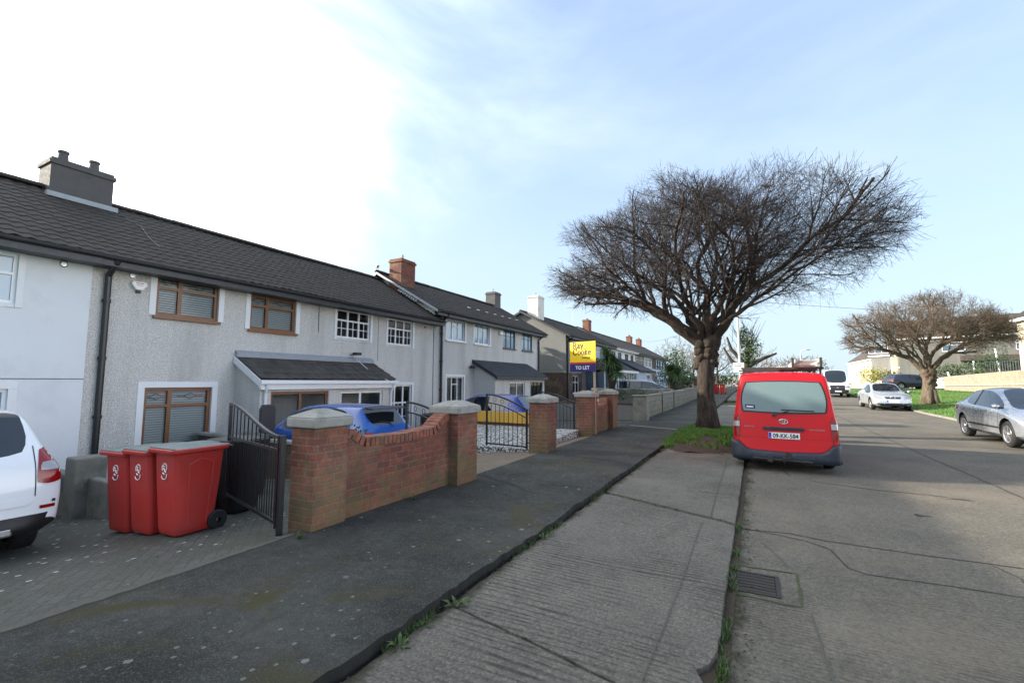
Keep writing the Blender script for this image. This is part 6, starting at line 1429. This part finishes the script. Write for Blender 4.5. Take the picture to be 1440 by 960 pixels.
# --- big bare street tree
bx, by, bz = -1.42, 16.3, .02
t_ = thing('street_tree', 'large bare tree with pale lit trunk and dark fork between pavement and red van', 'tree', (bx, by, bz), 0, 'bare spreading trees')
F = (bx+.03, by, 2.75)
limbs = [([F, (bx-.55, by-.1, 3.25), (bx-1.5, by-.2, 3.95), (bx-2.4, by-.15, 4.45)], .235), ([F, (bx-.35, by+.4, 3.5), (bx-.95, by+.9, 4.5)], .15), ([F, (bx-.15, by-.3, 3.5), (bx-.55, by-.8, 4.5)], .14), ([F, (bx+.05, by+.1, 3.6), (bx+.1, by+.4, 4.6)], .20),
         ([F, (bx+.45, by, 3.25), (bx+.85, by-.1, 3.95), (bx+1.5, by-.2, 4.6)], .19), ([F, (bx+.3, by+.5, 3.6), (bx+.9, by+1.3, 4.4)], .14), ([F, (bx+.25, by-.4, 3.5), (bx+.7, by-1.1, 4.3)], .13), ([F, (bx+.7, by-.5, 3.5), (bx+1.7, by-.8, 4.2)], .10), ([F, (bx-.6, by-.6, 3.4), (bx-1.5, by-1.2, 4.1)], .11)]
ch_ = radiate(F, limbs, (bx+.35, by, 5.25), (4.85, 4.1, 2.6), 12, tilt=.02, low=-.60, counts=(8, 7, 5, 3), upb=-.02, outb=.22)
ch_.append(([Vector((bx, by, -.1)), Vector((bx-.03, by, .5)), Vector((bx-.03, by, 1.2)), Vector((bx-.01, by, 1.9)), Vector((bx+.02, by, 2.4)), Vector((bx+.03, by, 2.85))], [.37, .285, .26, .26, .30, .26]))
tb, cb = chains_to_mesh(ch_, .035)
for k in range(30):     # burrs round the fork
    a = rg.uniform(0, 6.28); z = rg.uniform(2.15, 3.05); ico(tb, (bx+.05+math.cos(a)*.25, by+math.sin(a)*.25, z), rg.uniform(.09, .21), rg, 1.1)
for a in (0.3, 1.4, 2.6, 3.7, 4.8, 5.7): tb.tube([(bx+.12*math.cos(a), by+.12*math.sin(a), 1.2), (bx+.22*math.cos(a), by+.22*math.sin(a), .45), (bx+.34*math.cos(a), by+.34*math.sin(a), -.05)], [.10, .12, .10], 8)
tb.build('trunk', 'bark', t_, fix=False, smooth=True); cb.build('crown', 'twig', t_, fix=False, smooth=False); settle(t_)
NTREE = (len(ch_), len(cb.f))
# --- tree on the right lawn
bx, by = 9.75, 38.2; bz = rz(by)+bank(bx, by)
t_ = thing('street_tree', 'wide flat-topped bare tree on the lawn across the road', 'tree', (bx, by, bz), 0, 'bare spreading trees')
F = (bx, by, bz+1.85)
limbs = [([F, (bx-.8, by, 3.15), (bx-2.2, by-.3, 3.7)], .19), ([F, (bx+.7, by, 3.15), (bx+2.0, by+.3, 4.0)], .18), ([F, (bx+.1, by+.5, 3.2), (bx, by+1.5, 4.1)], .15), ([F, (bx, by-.6, 3.2), (bx+.2, by-1.6, 3.9)], .15), ([F, (bx-.1, by, 3.3), (bx+.1, by, 4.3)], .15), ([F, (bx+.6, by-.6, 3.2), (bx+1.5, by-1.4, 3.9)], .12), ([F, (bx-.6, by-.6, 3.2), (bx-1.5, by-1.5, 3.9)], .12)]
ch_ = radiate(F, limbs, (bx-.1, by, 4.35), (4.15, 4.0, 2.6), 17, counts=(7, 6, 4, 3), twr=.0075, low=-.42, outb=.3, upb=0, step=.24)
ch_.append(([Vector((bx-.08, by, bz-.1)), Vector((bx-.06, by, bz+.7)), Vector((bx, by, bz+1.3)), Vector((bx, by, bz+1.9))], [.42, .34, .32, .30]))
tb, cb = chains_to_mesh(ch_, .05)
for k in range(12): a = rg.uniform(0, 6.28); ico(tb, (bx+math.cos(a)*.24, by+math.sin(a)*.24, bz+rg.uniform(1.4, 2.1)), rg.uniform(.15, .26), rg, 1.1)
for a in (0.3, 1.7, 3.0, 4.4, 5.5): tb.tube([(bx+.2*math.cos(a), by+.2*math.sin(a), bz+.9), (bx+.3*math.cos(a), by+.3*math.sin(a), bz+.3), (bx+.45*math.cos(a), by+.45*math.sin(a), bz-.05)], [.16, .17, .14], 8)
tb.build('trunk', 'bark_pale', t_, fix=False, smooth=True); cb.build('crown', 'twig_lit', t_, fix=False); settle(t_)
# --- smaller far trees
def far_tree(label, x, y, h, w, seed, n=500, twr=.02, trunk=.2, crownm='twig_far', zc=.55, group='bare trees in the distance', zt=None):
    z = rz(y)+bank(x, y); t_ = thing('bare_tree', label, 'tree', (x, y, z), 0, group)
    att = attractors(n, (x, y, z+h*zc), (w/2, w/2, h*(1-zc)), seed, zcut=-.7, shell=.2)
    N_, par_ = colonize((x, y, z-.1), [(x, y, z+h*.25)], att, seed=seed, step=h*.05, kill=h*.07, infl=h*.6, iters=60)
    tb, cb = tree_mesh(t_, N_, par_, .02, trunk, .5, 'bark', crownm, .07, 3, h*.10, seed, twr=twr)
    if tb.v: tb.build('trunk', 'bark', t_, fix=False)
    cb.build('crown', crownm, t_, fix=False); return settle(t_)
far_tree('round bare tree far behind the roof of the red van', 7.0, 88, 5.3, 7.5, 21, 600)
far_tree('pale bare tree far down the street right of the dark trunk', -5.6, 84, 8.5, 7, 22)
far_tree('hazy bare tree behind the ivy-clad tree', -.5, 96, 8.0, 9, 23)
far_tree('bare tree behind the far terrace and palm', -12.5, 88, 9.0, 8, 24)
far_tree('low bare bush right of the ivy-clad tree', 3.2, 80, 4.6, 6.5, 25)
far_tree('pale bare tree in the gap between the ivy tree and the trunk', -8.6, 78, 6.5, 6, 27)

# unseen evergreen added behind the second block to shade the third block's gable
# --- foliage clumps
def leaf_cloud(b, c, ax, n, size, rg, lump=.35):
    ph = [rg.uniform(0, 6) for _ in range(3)]
    for _ in range(n):
        v = Vector((rg.gauss(0, 1), rg.gauss(0, 1), rg.gauss(0, 1))).normalized(); r = rg.random()**.35; k = 1+lump*math.sin(v.x*4+ph[0])*math.sin(v.y*4+ph[1])+lump*.5*math.sin(v.z*7+ph[2])
        p = Vector((c[0]+v.x*ax[0]*r*k, c[1]+v.y*ax[1]*r*k, c[2]+v.z*ax[2]*r*k)); u = Vector((rg.gauss(0, 1), rg.gauss(0, 1), rg.gauss(0, 1))).normalized(); w = u.orthogonal().normalized(); s_ = size*rg.uniform(.5, 1.3)
        b.add([p-u*s_*.5, p+w*s_*.28, p+u*s_*.5, p-w*s_*.28], [(0, 1, 2, 3)])
def bush(label, x, y, ax, mat, n, size, seed, name='bush', z=None, group='bushes and shrubs', cat='bush', stem=True):
    z = ground(x, y) if z is None else z; t_ = thing(name, label, cat, (x, y, z), 0, group); rg = random.Random(seed); b = MB(); leaf_cloud(b, (x, y, z+ax[2]), ax, n, size, rg); b.build('foliage', mat, t_, fix=False)
    if stem: MB().tube([(x, y, z-.1), (x, y, z+ax[2]*1.1)], .05, 6).tube([(x, y, z+.1), (x+ax[0]*.5, y, z+ax[2])], .03, 5).tube([(x, y, z+.1), (x-ax[0]*.5, y, z+ax[2])], .03, 5).build('stem', 'bark', t_)
    return settle(t_)
bush('dark evergreen bush beyond the garden walls, left of the street tree', -8.2, 56, (2.6, 2, 1.9), 'leaf_dark', 1600, .22, 31)
bush('mid green bush next to the far palm', -6.9, 52, (1.5, 1.5, 1.4), 'leaf_mid', 1200, .2, 32)
bush('tall ivy-green shrub behind the far palm', -8.8, 61, (1.4, 1.4, 2.9), 'leaf_mid', 1100, .25, 33)
bush('low dark hedge across the end of the street', -6.5, 88, (5.0, 1.2, 1.2), 'leaf_dark', 1500, .35, 34)
bush('dark hedge bush behind the far pale wall', .5, 95, (6.0, 1.5, 1.6), 'leaf_dark', 1500, .35, 35)
bush('yellow golden bush in front of the cream houses', 13.2, 74, (1.7, 1.5, 1.25), 'leaf_yellow', 1600, .18, 36, z=rz(74)+.6)
bush('dark green bush right of the yellow bush', 15.6, 76, (1.8, 1.5, 1.0), 'leaf_dark', 1000, .2, 37, z=rz(74)+.6)
bush('spreading green shrub behind the left end of the stone wall', 17.2, 59, (3.0, 1.6, .95), 'leaf_mid', 1800, .2, 38, z=1.7)
bush('dark rounded shrub behind the middle of the stone wall', 20.2, 60, (1.7, 1.5, 1.5), 'leaf_dark', 1300, .2, 39, z=1.9)
bush('dark narrow conifer at the right end of the stone wall', 17.1, 43.4, (.5, .5, 1.1), 'leaf_dark', 700, .14, 40, z=1.0)
bush('overgrown ivy spilling over the low wall in front of the estate car', -7.6, 29.8, (2.2, .45, .40), 'leaf_dark', 1100, .09, 41, z=.5, stem=False)
bush('low green plants behind the first brick pier', -5.2, 4.6, (.4, .5, .24), 'leaf_mid', 400, .06, 42, z=.55, name='shrub')
bush('unseen dense evergreen added behind the second terrace block to shade the next gable', -21.6, 27.2, (2.5, 2.3, 3.1), 'leaf_dark', 4500, .6, 45, name='shade_evergreen', cat='tree', z=-.2)
# ivy-clad tree
x, y = -.85, 61.5; z = rz(y); t_ = thing('ivy_tree', 'pollarded tree wrapped in green ivy beyond the red van', 'tree', (x, y, z)); rg = random.Random(50); b = MB()
for (c, ax, n) in (((x, y, z+3.2), (.9, .9, 2.4), 700), ((x+.5, y, z+5.0), (1.1, 1, 2.0), 800), ((x-.2, y, z+6.6), (.6, .6, 1.3), 350)): leaf_cloud(b, c, ax, n, .26, rg)
b.build('ivy', 'leaf_mid', t_, fix=False); b = MB().tube([(x, y, z-.1), (x, y, z+3), (x+.3, y, z+6)], [.4, .35, .22], 10)
for pts in ([(x, y, z+2.2), (x-1.6, y, z+3.6), (x-2.4, y, z+5.2)], [(x, y, z+3), (x-1.6, y, z+5), (x-2.0, y, z+6.5)], [(x, y, z+2.8), (x+1.8, y, z+3.8), (x+3.2, y, z+4.4)]): b.tube(pts, [.25, .2, .10], 8)
b.build('trunk', 'bark', t_); b = MB()
for k in range(60):
    a = rg.uniform(0, 6.28); p = Vector((x+rg.gauss(0, .6), y, z+rg.uniform(4.5, 7))); v = Vector((math.cos(a)*.6, math.sin(a)*.4, 1)); b.tube([p, p+v*rg.uniform(.8, 2.6)], [.03, .012], 3, cap=False)
b.build('twigs', 'twig', t_, fix=False); settle(t_)
# cordylines
def cordyline(label, x, y, h, heads, seed, L_=.85):
    z = ground(x, y); t_ = thing('palm', label, 'palm', (x, y, z), 0, 'spiky palms in the front gardens'); rg = random.Random(seed); tb = MB(); lb = MB()
    for (dx, dz) in heads:
        tb.tube([(x, y, z-.1), (x+dx*.3, y, z+h*.5), (x+dx, y, z+h+dz)], [.11, .09, .08], 8)
        for k in range(230):
            a = rg.uniform(0, 6.28); e = rg.uniform(-.7, 1.45); l = L_*rg.uniform(.7, 1.15); c = Vector((x+dx, y, z+h+dz)); d = Vector((math.cos(a)*math.cos(e), math.sin(a)*math.cos(e), math.sin(e))); sd_ = d.cross(Vector((0, 0, 1))).normalized()*.028
            m_ = c+d*l*.55; e_ = c+d*l+Vector((0, 0, -.18*l)); lb.add([c-sd_*.6, c+sd_*.6, m_+sd_, m_-sd_, e_], [(0, 1, 2, 3), (3, 2, 4)])
    tb.build('trunk', 'bark', t_); lb.build('crown', 'leaf_cord', t_, fix=False); return settle(t_)
cordyline('spiky palm just behind the for-let sign', -7.4, 26.5, 2.75, [(0, 0), (.35, -.5), (-.3, .35)], 61, .9)
cordyline('spiky palm in a front garden left of the street tree', -6.1, 40.3, 2.35, [(0, 0), (.35, -.35), (-.35, -.1)], 62, .95)

# ------------------------------------------------------------ birds
def bird(label, loc, rzv, mat, s_=1):
    t_ = thing('bird', label, 'bird', loc, rzv); b = MB(); rg = random.Random(2); n = 10
    prof = [(-.24, .0, .01, .02), (-.16, .0, .035, .03), (-.05, .02, .07, .065), (.06, .035, .075, .075), (.13, .075, .05, .055), (.17, .125, .036, .04), (.21, .15, .038, .038), (.245, .15, .02, .02), (.30, .14, .004, .006)]
    for (y, z, rx, rz3) in prof:
        for k in range(n): a = 2*math.pi*k/n; b.v.append((rx*math.cos(a)*s_, y*s_, (z+.12+rz3*math.sin(a))*s_))
    for i in range(len(prof)-1):
        for k in range(n): b.f.append((i*n+k, i*n+(k+1) % n, (i+1)*n+(k+1) % n, (i+1)*n+k)); b.mi.append(0)
    b.build('body', mat, t_, smooth=True); w = MB()
    for q in (-1, 1): w.add([(q*.07*s_, .10*s_, .17*s_), (q*.085*s_, -.05*s_, .16*s_), (q*.03*s_, -.26*s_, .12*s_), (q*.05*s_, -.05*s_, .10*s_)], [(0, 1, 2, 3)])
    w.build('wing', 'capstone' if mat == 'gull_white' else mat, t_, fix=False)
    l = MB(); 
    for q in (-1, 1): l.tube([(q*.03*s_, .02*s_, .08*s_), (q*.03*s_, .02*s_, 0)], .006*s_, 4)
    l.build('leg', 'clay', t_); return t_
bird('white gull standing on the roof verge left of the brick chimney', (-15.1, 15.35, 6.64), R(40), 'gull_white', 1.15)
bird('dark bird perched high in the crown of the big bare tree', (.55, 15.9, 7.55), R(60), 'bird_dark', .75)

# ------------------------------------------------------------ far right side
def rot_wall(name, label, a, c, zb, zt, th_, mat, cat='wall', cap=None, zt2=None, zb2=None):
    t_ = thing(name, label, cat, (a[0], a[1], zb)); d = Vector((c[0]-a[0], c[1]-a[1], 0)).normalized(); n_ = Vector((-d.y, d.x, 0))*th_; zt2 = zt if zt2 is None else zt2; zb2 = zb if zb2 is None else zb2
    P = lambda p, z, s_: (p[0]+n_.x*s_, p[1]+n_.y*s_, z)
    MB().add([P(a, zb, 0), P(c, zb2, 0), P(c, zb2, 1), P(a, zb, 1), P(a, zt, 0), P(c, zt2, 0), P(c, zt2, 1), P(a, zt, 1)], [(0, 3, 2, 1), (4, 5, 6, 7), (0, 1, 5, 4), (1, 2, 6, 5), (2, 3, 7, 6), (3, 0, 4, 7)]).build('wall_body', mat, t_, bevel=.02)
    return settle(t_)
rot_wall('stone_wall', 'long yellow stone wall behind the lawn on the right', (15.2, 55.5), (17.0, 42.6), .6, 2.15, .3, 'stone_wall', zt2=2.62)
rot_wall('retaining_ledge', 'pale ledge course halfway up the yellow stone wall', (15.12, 55.5), (16.93, 42.6), 1.30, 1.40, .09, 'capstone', zb2=1.50, zt2=1.60, cat='ledge')
t_ = thing('railing', 'dark metal railing above the stone wall', 'fence', (19, 57, 2.2)); b = MB()
for k in range(40): u = k/39; b.tube([(18.6+u*2.0, 63-u*13, 2.0), (18.6+u*2.0, 63-u*13, 3.55)], .02, 4)
b.build('bar', 'fascia', t_); b = MB().tube([(18.6, 63, 3.5), (20.6, 50, 3.5)], .03, 5).tube([(18.6, 63, 2.2), (20.6, 50, 2.2)], .03, 5); b.build('rail', 'fascia', t_); settle(t_)
def plain_house(label, o_, ang, w, d, zb, ez, rz_, wm, rm, wins=(), ridge='y', name='house', trim=None, group='houses on the right side of the street', gable=True):
    """box house; local x across, y along the front wall; front faces local -X... windows listed as (side, u0, u1, z0, z1)"""
    h = thing(name, label, 'house', (o_[0], o_[1], zb), R(ang), group); b = MB(); e = ez-zb; r_ = rz_-zb
    b.add([(0, 0, -1), (w, 0, -1), (w, d, -1), (0, d, -1), (0, 0, e), (w, 0, e), (w, d, e), (0, d, e), (w/2, 0, r_), (w/2, d, r_)], [(0, 1, 5, 8, 4), (1, 2, 6, 5), (2, 3, 7, 9, 6), (3, 0, 4, 7)])
    b.build('wall', wm, h, fix=True); b = MB(); ov = .3; s_ = (r_-e)/(w/2)
    for q in (-1, 1):
        xe = (-ov if q < 0 else w+ov); ze = e-ov*s_
        b.add([(xe, -.2, ze), (xe, d+.2, ze), (w/2, d+.2, r_), (w/2, -.2, r_), (xe, -.2, ze+.14), (xe, d+.2, ze+.14), (w/2, d+.2, r_+.14), (w/2, -.2, r_+.14)], [(0, 1, 2, 3), (4, 5, 6, 7), (0, 1, 5, 4), (1, 2, 6, 5), (2, 3, 7, 6), (3, 0, 4, 7)])
    b.build('roof', rm, h)
    MB().box(-ov-.03, -ov, -.2, d+.2, e-ov*s_-.12, e-ov*s_+.08).build('fascia', 'surround_white', h)
    for (side, u0, u1, z0, z1) in wins:
        b = MB(); g = MB(); t2 = .06
        if side == 'f':   # on plane x=0 looking -x
            B3 = lambda bb, a, c, za, zc, o1, o2: bb.box(-o2, -o1, a, c, za, zc)
        else: B3 = lambda bb, a, c, za, zc, o1, o2: bb.box(a, c, -o2, -o1, za, zc)
        B3(b, u0, u1, z0, z0+t2, .001, .05); B3(b, u0, u1, z1-t2, z1, .001, .05); B3(b, u0, u0+t2, z0+t2, z1-t2, .001, .05); B3(b, u1-t2, u1, z0+t2, z1-t2, .001, .05)
        for f_ in (.33, .66): uc = u0+(u1-u0)*f_; B3(b, uc-.03, uc+.03, z0+t2, z1-t2, .001, .048)
        B3(b, u0+t2, u1-t2, z0+(z1-z0)*.66, z0+(z1-z0)*.66+.05, .002, .046); wd = b.build('window', 'upvc', h); B3(g, u0+.03, u1-.03, z0+.03, z1-.03, .0, .02); g.build('pane', 'glass_far', wd)
    return h
# cream terrace in full sun, its street side faces the road
plain_house('long cream terrace in full sun beyond the white van', (18.8, 90), 0, 8, 38, .8, 6.0, 9.0, 'render_cream', 'tiles_far', [('f', 6, 8.2, 3.6, 4.6), ('f', 12, 14, 3.6, 4.6), ('f', 19, 21, 3.6, 4.6), ('f', 26, 28, 3.6, 4.6), ('f', 33, 35, 3.6, 4.6)])
t_ = plain_house('low pale garage attached to the end of the cream terrace', (19.6, 84.5), 0, 6.5, 5.3, .9, 3.9, 4.4, 'render_cream', 'tiles_far', [], name='garage'); MB().box(1.4, 5.4, -.04, -.002, .1, 2.3).build('garage_door', 'surround_white', t_)
rot_wall('garden_wall', 'cream garden wall in front of the cream terrace', (15.8, 80), (19.5, 66), .9, 2.2, .25, 'render_cream')
rot_wall('garden_wall', 'second cream garden wall nearer the white van', (11.8, 86), (15.9, 74.5), .7, 1.9, .25, 'render_cream')
plain_house('grey pebbledash house behind the lawn tree, its gable end showing', (24.5, 84), 40, 8, 12, 2.0, 6.0, 8.4, 'pebbledash_shaded', 'tiles_far', [('g', 4.8, 6.2, 1.2, 2.4)])
hh = plain_house('grey house with brown tiled roof and white windows on the far right', (30.5, 69.5), 74, 8, 15, 2.4, 7.2, 9.6, 'pebbledash_shaded', 'tiles_far', [('f', 3, 5.0, 2.9, 4.0), ('f', 9, 11, 2.9, 4.0), ('f', 16, 18, 2.9, 4.0)])
MB().box(-2.0, -.01, 2.0, 9.5, 1.7, 2.3).build('porch_roof', 'tiles_far', hh); MB().box(-1.9, -1.8, 3.0, 3.15, 0, 1.69).box(-1.9, -1.8, 8.4, 8.55, 0, 1.69).box(-1.7, -1.6, 4.5, 4.6, 0, 1.6).build('porch_post', 'upvc', hh)
plain_house('cream gabled house cut off by the right edge of the photo', (17.05, 37.6), 0, 8, 9.0, 1.1, 6.35, 9.4, 'render_cream', 'tiles_brown', [('f', 1, 2.6, 3.2, 4.4)])
for i, (x, y, h, lab) in enumerate(((24.0, 83, 3.0, 'white post standing left of the dark rounded shrub'), (22.6, 66, 2.6, 'leaning white post before the brown-roofed house'))):
    o = MB().tube([(x, y, 2.0), (x-.25, y, 2.6+h)], .09, 8).build('white_post', 'surround_white'); tag(o, lab, 'post')
o = MB().tube([(15.9, 55.4, .7), (15.5, 55.4, 2.6)], .07, 8).build('white_post', 'surround_white'); tag(o, 'leaning white post at the left end of the stone wall', 'post')
# ------------------------------------------------------------ poles, lamp, wires
t_ = thing('utility_pole', 'pale utility pole with a white sign board, rising behind the red van', 'pole', (-.95, 38, .2)); MB().tube([(-.95, 38, 0), (-1.0, 38, 7.8)], [.10, .07], 10).build('pole', 'pale_post', t_)
b = MB().box(-1.42, -.68, 37.86, 37.90, 2.62, 3.02).box(-1.38, -.70, 37.86, 37.90, 2.30, 2.58); b.build('sign_board', 'plate_white', t_)
b = MB().box(-1.34, -.78, 37.845, 37.858, 2.88, 2.92).box(-1.34, -.85, 37.845, 37.858, 2.76, 2.79).box(-1.05, -.75, 37.845, 37.858, 2.38, 2.46).build('sign_lines', 'ink', t_)
settle(t_)
t_ = thing('street_lamp', 'thin street lamp above the round far tree', 'lamp post', (5.5, 72, .6)); MB().tube([(5.5, 72, .5), (5.5, 72, 5.6), (5.7, 72, 5.85), (6.2, 72, 5.9)], .06, 8).build('pole', 'pale_post', t_); MB().box(6.1, 6.6, 71.9, 72.1, 5.82, 5.94).build('lamp_head', 'steel', t_, bevel=.03); settle(t_)
o = MB().tube([(-1.0+(40*i/20), 38+i*1.2, 7.7-1.2*math.sin(math.pi*i/20)+.05*i) for i in range(21)], .012, 4).build('overhead_wire', 'dark_frame'); tag(o, 'thin overhead wire running right from the utility pole', 'wire')
o = MB().tube([(-1.0-(14*i/20), 38+i*1.6, 7.6-1.0*math.sin(math.pi*i/20)) for i in range(21)], .012, 4).build('overhead_wire', 'dark_frame'); tag(o, 'thin overhead wire running left from the utility pole to the terrace', 'wire')
# small tv aerial
t_ = thing('tv_aerial', 'thin television aerial on the roof left of the palm', 'aerial', (-15.0, 40.5, 6.7)); b = MB().tube([(-15, 40.5, 6.6), (-15, 40.5, 8.6)], .025, 5).tube([(-15.5, 40.5, 8.5), (-14.4, 40.5, 8.5)], .015, 4)
for k in range(5): b.tube([(-15.4+k*.22, 40.2, 8.5), (-15.4+k*.22, 40.8, 8.5)], .01, 4)
b.build('mast', 'steel', t_); settle(t_)
print('TREE', NTREE)
